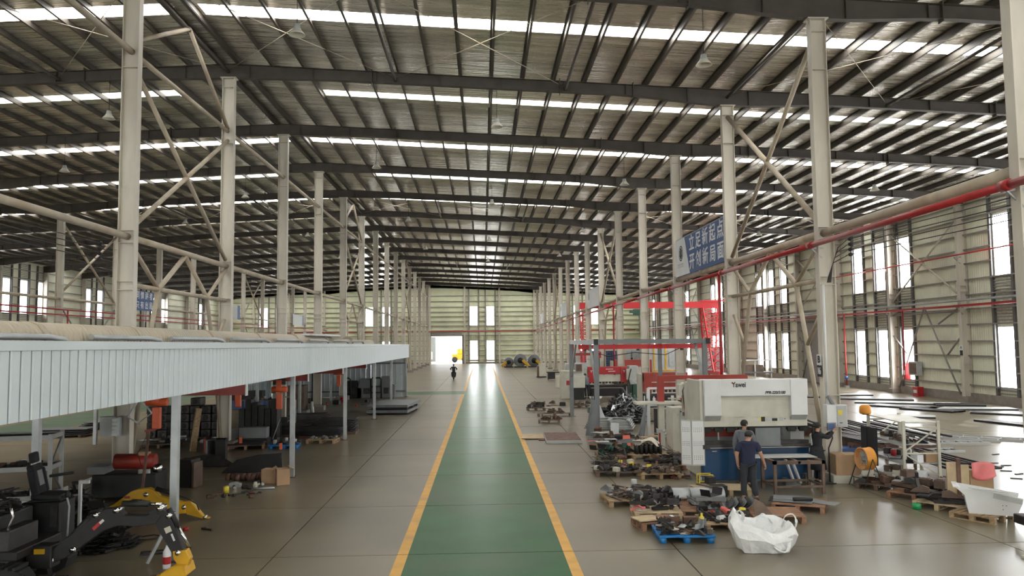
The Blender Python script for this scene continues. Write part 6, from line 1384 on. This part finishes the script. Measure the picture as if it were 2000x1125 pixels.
b = MB(); b.box((-.22, 0, .33), (.11, .42, .52), M=Matrix.Rotation(-.22, 3, 'Y')); b.box((-.20, -.19, .3), (.14, .07, .42), M=Matrix.Rotation(-.22, 3, 'Y')); b.box((-.20, .19, .3), (.14, .07, .42), M=Matrix.Rotation(-.22, 3, 'Y')); b.build('backrest', 'blackcloth', st, bev=.03)
MB().box((-.165, 0, .36), (.02, .2, .26), M=Matrix.Rotation(-.22, 3, 'Y')).build('lumbar_pad', 'grey', st, bev=.01)
b = MB(); b.box((-.28, 0, .70), (.09, .25, .18), M=Matrix.Rotation(-.15, 3, 'Y')); b.build('headrest', 'blackcloth', st, bev=.03); MB().bx(-.29, -.26, -.06, .06, .55, .64).build('headrest_post', 'lgrey', st)
MB().box((.08, .25, .36), (.40, .06, .05), M=Matrix.Rotation(-.12, 3, 'Y')).build('armrest', 'ink', st, bev=.015); MB().bx(-.2, .2, -.2, .2, -.02, .0).build('seat_rail', 'ink', st)
MB().bx(-7.8, -7.15, .75, 1.25, .3, 1.1).build('seat_box', 'ink', ex, bev=.02); MB().bx(-7.3, -7.2, .72, .74, .7, 1.05).build('box_panel', 'dark', ex)
MB().tube([(-7.35, -.3, .62), (-7.4, -.3, .9), (-7.3, -.32, 1.1), (-7.36, -.32, 1.32)], .02, 6).build('lever', 'chrome', ex)
MB().tube([(-7.1, .9, .5), (-7.08, .9, 1.0), (-7.12, .9, 1.15)], .018, 6).build('lever', 'lgrey', ex); MB().lathe((-7.12, .9, 1.15), [(0, 0), (.035, .01), (.03, .1), (0, .12)], 8).build('lever_knob', 'ink', ex)
pt = thing('white_post', 'white T shaped post standing behind the black excavator arm', 'post', (-7.3, 14.6, 0)); MB().bx(-.025, .025, -.025, .025, 0, 1.28).build('post_tube', 'white', pt); MB().bx(-.02, .16, -.03, .03, 1.25, 1.31).build('cross_tube', 'white', pt); MB().bx(-.14, -.02, -.03, .03, 1.24, 1.29).build('black_grip', 'ink', pt); MB().bx(-.12, .12, -.12, .12, 0, .02).build('post_foot', 'dark', pt)
tangle('loose_parts', 'dark jumble of hoses and frame parts behind the black excavator', (-7.35, 15.1, 0), .85, .6, .7, 380, 'black', 81, w=.09, L=.3)
tangle('loose_parts', 'dark parts heaped at the left edge below the shelving', (-8.4, 16.5, 0), .8, .6, .8, 300, 'black', 82, w=.09, L=.3)
tangle('loose_parts', 'oily engine parts scattered around the mini excavator tracks', (-6.7, 12.1, 0), .7, .45, .28, 200, 'black', 83, w=.07, L=.25)
MB().tube([(-7.1, 12.2, .03), (-6.8, 12.25, .06), (-6.4, 12.1, .04), (-6.2, 12.4, .03)], .02, 6).build('hose', 'lgrey', label='pale hose curled on the floor before the excavator tracks', cat='hose')
o = crate('timber_block', 'raw timber block at the bottom left corner', (-5.95, 12.0, 0), (.5, .16, .14), .6, 'palwood_l', 'block')
crate('white_sack', 'shiny grey plastic wrapped bundle at the left picture edge', (-8.35, 13.1, 1.0), (.3, .5, .45), .1, 'sheet', 'bundle'); MB().bx(-8.8, -8.1, 12.7, 13.5, .0, .99).build('bundle_stand', 'ink', label='black box standing under the plastic wrapped bundle', cat='box')
# foot brace, bottle at first post
t = thing('extinguisher', 'white and red bottle standing at the foot of the nearest canopy post', 'bottle', (-5.32, 13.55, 0)); MB().lathe((0, 0, 0), [(0, 0), (.06, 0), (.065, .02), (.065, .28), (.03, .34), (.02, .38), (0, .38)], 12).build('bottle_body', 'white', t); MB().lathe((0, 0, .08), [(.067, 0), (.067, .12)], 12).build('red_band', 'red', t)
MB().bar((-5.75, 13.8, .02), (-5.5, 14.0, .62), .05).build('diagonal_prop', 'galv', label='diagonal grey prop beside the nearest canopy post', cat='prop')
o = thing('ladder_plate', 'black perforated ladder plate lying flat on the floor', 'plate', (-5.75, 14.6, 0), R_(18)); b = MB(); b.bx(-.42, .42, -.12, -.09, 0, .03); b.bx(-.42, .42, .09, .12, 0, .03)
for k in range(5): b.bx(-.42+k*.2, -.38+k*.2, -.1, .1, 0, .03)
b.build('plate_grid', 'ink', o)
# ---- shelving left
sr = thing('pale_shelving', 'pale grey three level shelving at the left edge under the canopy', 'shelving rack', (-10.1, 17.9, 0), R_(12))
for x in (-1.6, .55):
    for y in (-.4, .4): MB().bx(x-.04, x+.04, y-.03, y+.03, 0, 1.82).build('upright', 'lgrey', sr)
for z in (.45, 1.08, 1.75):
    b = MB(); b.bx(-1.6, .55, -.43, -.38, z-.05, z+.05); b.bx(-1.6, .55, .38, .43, z-.05, z+.05); b.bx(.52, .57, -.4, .4, z-.05, z+.05); b.build('shelf_beam', 'lgrey', sr); MB().bx(-1.6, .55, -.4, .4, z+.0, z+.02).build('shelf_board', 'ink', sr)
b = MB(); b.bar((.55, -.4, 1.1), (.55, .4, 1.7), .03); b.bar((.55, .4, .5), (.55, -.4, 1.1), .03); b.build('end_brace', 'grey', sr)
scatter('on the middle shelf of the pale shelving', (-10.6, 17.8), 1.6, .5, R_(12), 1.105, [('block', 'ink' if 0 else 'black', 4), ('ring', 'rust', 2), ('block', 'white', 1), ('casting', 'dark', 3)], 84, sz=(.16, .26))
scatter('on the lowest shelf of the pale shelving', (-10.6, 17.8), 1.7, .5, R_(12), .475, [('casting', 'black', 7), ('tub', 'black', 3), ('bar', 'dark', 5)], 85, sz=(.2, .32))
# ---- electrical box on column, concrete pedestal
t = thing('electrical_box', 'grey electrical box with half open cover on the nearest left column', 'electrical box', (-9.58, 20.6, 1.42)); MB().bx(-.22, .08, -.12, .12, 0, .5).build('box_body', 'lgrey', t); MB().bx(.10, .24, -.16, .1, .02, .48).build('box_cover', 'galv', t)
b = MB()
for z in (.1, .2, .3, .4): b.bx(.11, .23, -.165, -.16, z, z+.05)
b.build('breaker_row', 'white', t)
MB().tube([(-8.9, 20.7, 2.4), (-8.5, 20.5, 2.0), (-8.9, 20.6, 1.75), (-9.2, 20.7, 1.9), (-9.0, 20.8, 2.3)], .03, 6).build('hanging_hoses', 'signwhite', label='pale looped hoses hanging beside the nearest left column', cat='hose')
MB().bx(-10.4, -9.0, 20.2, 20.8, 0, .3).build('column_foot_block', 'plinth', label='concrete foot block in front of the nearest left column', cat='block', kind='structure')
# ---- engine and tank group
eg = thing('red_compressor', 'dark red air tank on a black engine frame beside the nearest left column', 'compressor', (-8.75, 19.9, 0), R_(4))
MB().bx(-.75, .75, -.4, .4, .06, .62).build('engine_frame', 'ink', eg, bev=.03); MB().tube([(-.35, 0, .88), (.6, 0, .86)], .19, 14).build('air_tank', 'darkred', eg); MB().lathe((.68, -.1, .7), [(0, -.12), (.1, -.1), (.12, 0), (.1, .1), (0, .12)], 12).build('filter_bowl', 'chrome', eg)
for x in (.35, .52): MB().tube([(x, -.3, .3), (x, -.3, .72)], .06, 8).build('white_canister', 'lgrey', eg)
MB().bx(.2, .45, -.1, .1, 1.02, 1.1).build('pulley_cover', 'card', eg); MB().bx(-.9, -.5, -.3, .3, .62, .8).build('radiator', 'grey', eg)
t = thing('rusty_pole', 'rusty pole with a T top standing behind the yellow boom', 'pole', (-7.95, 18.9, 0)); MB().bar((-.1, 0, 0), (.05, 0, 1.72), .05).build('pole_tube', 'rust', t); MB().bar((-.04, 0, 1.72), (.22, 0, 1.76), .05).build('pole_top', 'darkred', t); MB().tube([(.0, 0, 1.6), (-.2, 0, 1.2), (-.1, 0, .9)], .01, 5).build('wire', 'ink', t)
crate('machine_guard', 'dark pointed metal housing behind the nearest canopy post', (-7.85, 21.3, 0), (.42, .45, .72), -.2, 'black', 'housing'); crate('machine_guard', 'brown panel standing right of the dark pointed housing', (-7.58, 21.2, 0), (.07, .42, .66), -.2, 'brown', 'panel')
tangle('engine_parts', 'oily hoses and brackets heaped on the mini excavator frame', (-7.9, 13.0, 1.1), .4, .45, .3, 160, 'black', 95, w=.06, L=.25)
b = MB()
for k in range(14): b.lathe((k*.1, .12*math.sin(k*1.7), .12), [(0, -.05), (.09, -.05), (.1, 0), (.09, .05), (0, .05)], 10, Matrix.Rotation(R_(90+12*(k % 3)), 4, 'Y'))
b.build('roller_pile', 'rust', label='row of rusty track rollers lying behind the silver motors', cat='rollers', kind='stuff', loc=(-7.0, 21.9, 0))
scatter('on the floor near the nearest canopy post', (-6.3, 21.1), .9, .7, 0, 0, [('roll', 'chrome', 2), ('casting', 'cream', 2), ('roll', 'dark', 2), ('block', 'lgrey', 3), ('ring', 'black', 2), ('roll', 'white', 2)], 86, sz=(.16, .26))
scatter('on the floor before the cardboard boxes', (-6.2, 19.9), 1.1, .8, 0, 0, [('casting', 'black', 3), ('can', 'yel', 1), ('bar', 'brown', 3), ('bar', 'dark', 3), ('ring', 'rust', 2), ('block', 'rust', 2)], 87, sz=(.13, .24))
MB().tube([(-.25, 0, .03), (.25, .05, .03)], .03, 8).build('silver_tube', 'galv', label='silver tube on the floor in front of the cardboard boxes', cat='tube', loc=(-5.65, 20.6, 0))
crate('cardboard_box', 'open cardboard box by the second canopy post, right one of the pair', (-5.38, 21.35, 0), (.34, .36, .42), R_(22), 'card', flaps=True); crate('cardboard_box', 'smaller cardboard box leaning left of the open box', (-5.78, 21.6, .0), (.36, .3, .38), R_(-8), 'card')
# dark plates
o = MB().prism([(-.95, 0), (-.55, .38), (.05, .52), (.72, .55), (.78, .15), (.62, .0)], -.03, .03, 'xz').build('shaped_plate', 'black', label='large black shaped plate standing behind the cardboard boxes', cat='plate', loc=(-6.7, 23.4, 0)); o.rotation_euler = (-.4, 0, .05)
o = MB().box((0, 0, .04), (1.2, .5, .08)).build('dark_channel', 'dark', label='dark channel lying on the floor below the large black plate', cat='channel', loc=(-6.1, 22.3, 0)); 
o = MB().prism([(-.75, 0), (-.7, .3), (-.1, .42), (.35, .3), (.7, .1), (.75, 0)], -.04, .04, 'xz').build('shaped_plate', 'dark', label='dark grey jagged plate lying left of the large black plate', cat='plate', loc=(-8.4, 24.6, 0)); o.rotation_euler = (-.6, 0, -.1)
t = thing('open_box', 'grey open box frame standing on the floor in mid canopy', 'frame', (-8.65, 25.9, 0), .15)
for a in ((-.3, -.25, 0, .7), (.0, .3, 0, .7)): MB().bx(a[0], a[1], -.2, .2, a[2], a[3]).build('frame_side', 'grey' if a[0] < -.1 else 'black', t)
MB().bx(-.3, .3, -.2, .2, .66, .7).build('frame_top', 'dark', t); MB().bx(-.3, .3, .18, .2, 0, .7).build('frame_back', 'black', t)
# bucket/link stack of black tubes
o0 = None
for r_i in range(5):
    for c in range(6):
        if r_i == 4 and c != 3: continue
        if o0 is None:
            o0 = thing('hollow_casting', '', 'casting'); MB().bx(-.19, .19, -.32, .32, 0, .30).build('block_body', 'dark', o0, bev=.03); MB().lathe((0, -.325, .15), [(0, 0), (.10, 0), (.11, -.012), (.11, 0.0)], 16, Matrix.Rotation(R_(90), 4, 'X')).build('round_opening', 'ink', o0); o = o0
        else: o = dup(o0)
        o.location = (-13.0+c*.42+(.42 if c > 1 else 0), 31.6+.03*((r_i+c) % 3), .13+r_i*.31)
        tag(o, f'black casting with round opening, {["bottom", "second", "third", "fourth"][r_i]} layer, {nth(c)} of the stacked wall' if r_i < 4 else 'single black casting topmost on the stacked wall of castings', group='stacked black castings' if r_i < 4 else None)
for x in (-12.6, -11.4): pallet((x, 31.6, -.0), 0, 'dark pallet under the stacked black castings, %s one' % ('left' if x < -12 else 'right'), 'brown', 1.1, .8, group='pallets under the canopy')
pallet((-11.9, 29.6, 0), R_(8), 'dark pallet with shiny sheets before the stacked castings', 'brown', 1.3, .9, group='pallets under the canopy')
scatter('on the pallet before the stacked castings', (-11.9, 29.6), 1.1, .8, 0, .15, [('wedge', 'black', 6), ('plate', 'sheet', 3), ('channel', 'galv', 3), ('tub', 'dark', 4)], 88, sz=(.3, .5))
t = thing('wooden_post', 'brown timber post leaning at the second left column', 'post', (-10.15, 28.2, 0)); MB().bar((-.1, 0, 0), (.05, .1, 1.5), .18).build('timber', 'palwood', t)
crate('red_tool_box', 'red and grey tool box at the foot of the second left column', (-9.55, 28.1, 0), (.45, .35, .45), 0, 'darkred')
pallet((-8.6, 28.9, 0), R_(14), 'pallet with dark sheet at the second left column', 'palwood_r', 1.3, 1.0, group='pallets under the canopy'); MB().box((0, 0, 0), (1.2, .9, .04)).build('black_sheet', 'black', label='black sheet lying on the pallet at the second left column', cat='sheet metal', loc=(-8.6, 28.9, .17))
crate('orange_grip', 'small orange hook block on the black sheet', (-8.75, 28.75, .195), (.1, .1, .22), .2, 'orange', 'hook block')
t = thing('tall_bundle', 'black upright profiles bundled beside the second left column', 'profiles', (-8.7, 31.0, 0))
for k in range(6): MB().bx(-.75+k*.25, -.54+k*.25, -.25, .25, .12, 1.25+.12*((k*3) % 4)).build('upright_profile', 'black', t)
MB().bx(-.8, .8, -.3, .3, .0, .12).build('bundle_base', 'dark', t); MB().bar((.6, -.4, .1), (.9, -.35, .95), .03).build('silver_bar', 'galv', t)
t = thing('tube_trolley', 'bent tube trolley frame behind the black profiles', 'trolley', (-8.2, 33.0, 0)); MB().tube([(-.4, 0, 0), (-.4, 0, 1.4), (-.25, 0, 1.55), (.25, 0, 1.55), (.4, 0, 1.4), (.4, 0, 0)], .025, 8).build('tube_frame', 'lgrey', t); MB().bx(-.4, .4, -.3, .3, .1, .2).build('deck', 'ink', t)
bp2 = dup(bp, (-7.2, 28.9, 0), .1, 'blue plastic pallet under the canopy carrying dark parts'); bp2['group'] = 'pallets under the canopy'
scatter('on the blue pallet under the canopy', (-7.2, 28.9), .9, .8, 0, .153, [('casting', 'black', 3), ('bracket', 'dark', 5), ('can', 'lgrey', 3), ('ring', 'dark', 3)], 89, sz=(.18, .3))
pallet((-6.1, 30.2, 0), R_(-3), 'brown pallet with grey blocks between the second and third canopy posts', 'palwood', 1.1, .8, group='pallets under the canopy')
scatter('on the brown pallet between the canopy posts', (-6.1, 30.2), .9, .65, 0, .15, [('block', 'grey', 8), ('ring', 'dark', 4)], 90, sz=(.16, .24))
for i, (x, y, w2, d2, h2, mm) in enumerate(((-6.4, 31.8, 1.7, .9, .38, 'black'), (-7.9, 32.4, 1.6, 1.0, .5, 'dark'), (-6.1, 33.2, 1.6, 1.2, .62, 'black'), (-9.0, 33.6, 1.3, 1.0, .62, 'black'), (-7.6, 34.6, 1.8, 1.0, .7, 'dark'))):
    t = thing('flat_part_stack', f'stack of dark flat cut parts under the canopy, {nth(i)} in the group', 'stack', (x, y, 0), .1*i-.15)
    MB().bx(-w2/2, w2/2, -d2/2, d2/2, 0, .1).build('skid', 'rust', t)
    z = .1; k = 0
    while z < h2: MB().prism([(-w2/2+.05*(k % 3), -d2/2), (w2/2-.1*((k+1) % 3), -d2/2+.05), (w2/2, d2/2-.1*(k % 2)), (-w2/2+.12, d2/2)], z, z+.03, 'xy').build('cut_part', mm, t); z += .045; k += 1
crate('steel_case', 'dark slotted steel case left of the blue canopy pallet', (-8.6, 30.0-.1, .25), (1.0, .45, .4), 0, 'grey') ; MB().bx(-9.2, -8.05, 29.6, 30.2, 0, .245).build('case_support', 'ink', label='low black support under the dark slotted case', cat='support')
# sheet stack, far
t = thing('sheet_stack', 'two thick grey slabs of stacked sheets by the fourth canopy post', 'sheet stack', (-4.75, 43.2, 0), R_(-6))
for z in (.1, .38): MB().bx(-1.15, 1.0, -1.9, 1.9, z, z+.14).build('sheet_pack', 'grey', t); MB().bx(-1.16, 1.01, -1.9, -1.86, z+.02, z+.1).build('pack_edge', 'galv', t)
for y in (-1.4, 0, 1.4): MB().bx(-1.0, .9, y-.05, y+.05, 0, .1).build('batten', 'ink', t); MB().bx(-1.0, .9, y-.05, y+.05, .24, .38).build('batten', 'ink', t)
# things near the partition
for i, (x, y, w2, h2, mm) in enumerate(((-6.6, 54.5, .55, 1.5, 'grey'), (-7.9, 54.4, .75, 1.35, 'grey'), (-8.9, 54.4, .6, 1.2, 'ink'))):
    t = thing('machine_cover', f'dark grey moulded machine cover standing at the rear partition, {["right", "middle", "left"][i]} of three', 'cover', (x, y, 0)); b = MB(); b.prism([(-w2, 0), (w2, 0), (w2, h2*.6), (w2*.45, h2*.65), (w2*.35, h2), (-w2*.7, h2), (-w2, h2*.4)], -.3, .3, 'xz'); b.build('cover_shell', mm, t, bev=.04); MB().bx(-w2*.4, w2*.2, -.34, -.3, .3, .7).build('inset_panel', 'dark', t)
for i, x in enumerate((-7.3, -9.4)):
    t = thing('tube_cage', f'black tube guard frame at the rear partition, {["right", "left"][i]} one', 'frame', (x, 53.9, 0)); MB().tube([(-.35, 0, 0), (-.35, 0, 1.3), (-.25, 0, 1.4), (.25, 0, 1.4), (.35, 0, 1.3), (.35, 0, 0)], .05, 8).build('tube_frame', 'ink', t); MB().tube([(-.35, 0, .8), (.35, 0, .8)], .04, 8).build('cross_tube', 'ink', t); MB().tube([(-.35, 0, .4), (.35, 0, .4)], .04, 8).build('cross_tube', 'ink', t)
crate('brown_cabinet', 'brown grey cabinet standing near the fourth left column', (-10.4, 44.5, .0), (.9, .9, 1.45), 0, 'brown', 'cabinet'); crate('machine_plinth', 'low dark base in front of the brown grey cabinet', (-9.7, 41.5, 0), (1.1, .8, .3), 0, 'grey', 'base')
t = thing('white_cylinder', 'white cylinder leaning at the low dark base', 'cylinder', (-8.85, 41.3, 0)); MB().tube([(0, 0, .03), (-.08, 0, .75)], .07, 10).build('cylinder_body', 'white', t)
t = thing('small_table', 'thin dark table with clutter in the middle of the canopy floor', 'table', (-11.8, 42.0, 0))
for x in (-.8, .8):
    for y in (-.3, .3): MB().bx(x-.03, x+.03, y-.03, y+.03, 0, .8).build('leg', 'ink', t)
MB().bx(-.85, .85, -.35, .35, .8, .84).build('table_top', 'brown', t)
scatter('on the thin dark table under the canopy', (-11.8, 42), 1.2, .5, 0, .845, [('block', 'brown', 3), ('casting', 'dark', 2), ('can', 'lgrey', 2)], 91, sz=(.2, .3))
scatter('on the canopy floor near the rear partition', (-9.5, 49), 5, 4, 0, 0, [('plate', 'dark', 4), ('block', 'black', 4), ('bar', 'dark', 4), ('can', 'orange', 1), ('casting', 'red', 2)], 92, sz=(.3, .7))
crate('blue_bench', 'low blue bench with dark goods at the left rear of the canopy', (-14.0, 46.5, 0), (2.6, .8, .5), 0, 'signblue', 'bench'); crate('dark_goods', 'dark goods piled on the low blue bench', (-14.0, 46.5, .505), (2.3, .7, .55), 0, 'ink', 'goods')
t = thing('wall_fan', 'round black industrial fan on a stand at the rear partition', 'fan', (-10.9, 50.5, 0)); MB().tube([(0, 0, .02), (0, 0, 2.0)], .035, 8).build('stand', 'ink', t); MB().lathe((0, -.05, 2.3), [(.30, -.06), (.33, 0), (.30, .06)], 18, Matrix.Rotation(R_(90), 4, 'X')).build('fan_ring', 'ink', t); MB().lathe((0, 0, 0), [(0, 0), (.25, 0), (.2, .04), (0, .05)], 12).build('base', 'ink', t)
for k in range(4): MB().box((.14*math.cos(k*1.57), -.05, 2.3+.14*math.sin(k*1.57)), (.26, .01, .1), M=Matrix.Rotation(-k*1.57, 3, 'Y') @ Matrix.Rotation(.4, 3, 'X')).build('blade', 'grey', t)
# far goods beyond the canopy (left bay)
for i, (x, y) in enumerate(((-17.5, 33.5), (-17.0, 36.5), (-25.2, 52), (-25.5, 60))):
    t = thing('plate_bundle', f'bundle of dark plates on the left bay floor beyond the canopy, {nth(i)}', 'plate bundle', (x, y, 0), .1)
    for k in range(4): MB().bx(-1.2+.1*k, 1.1, -.6, .6-.07*k, .1+.07*k, .13+.07*k).build('plate', 'dark', t)
    MB().bx(-1.0, -.9, -.6, .6, 0, .1).build('batten', 'rust', t); MB().bx(.8, .9, -.6, .6, 0, .1).build('batten', 'rust', t)
scatter('on the floor right of the yellow boom', (-5.9, 15.9), .7, .8, 0, 0, [('plate', 'lgrey', 1), ('bar', 'dark', 2), ('ring', 'red', 1)], 93, sz=(.1, .16))
for i, pts in enumerate(([(-6.9, 15.6, .012), (-6.5, 15.9, .012), (-6.15, 15.7, .012), (-6.5, 15.5, .012), (-6.85, 15.62, .012)], [(-7.2, 14.9, .012), (-6.7, 15.1, .012), (-6.5, 14.9, .012)])):
    MB().tube(pts, .012, 5).build('black_cable', 'ink', label='thin black cable looped on the floor %s' % ('under the black boom' if i == 0 else 'behind the white post'), cat='cable')
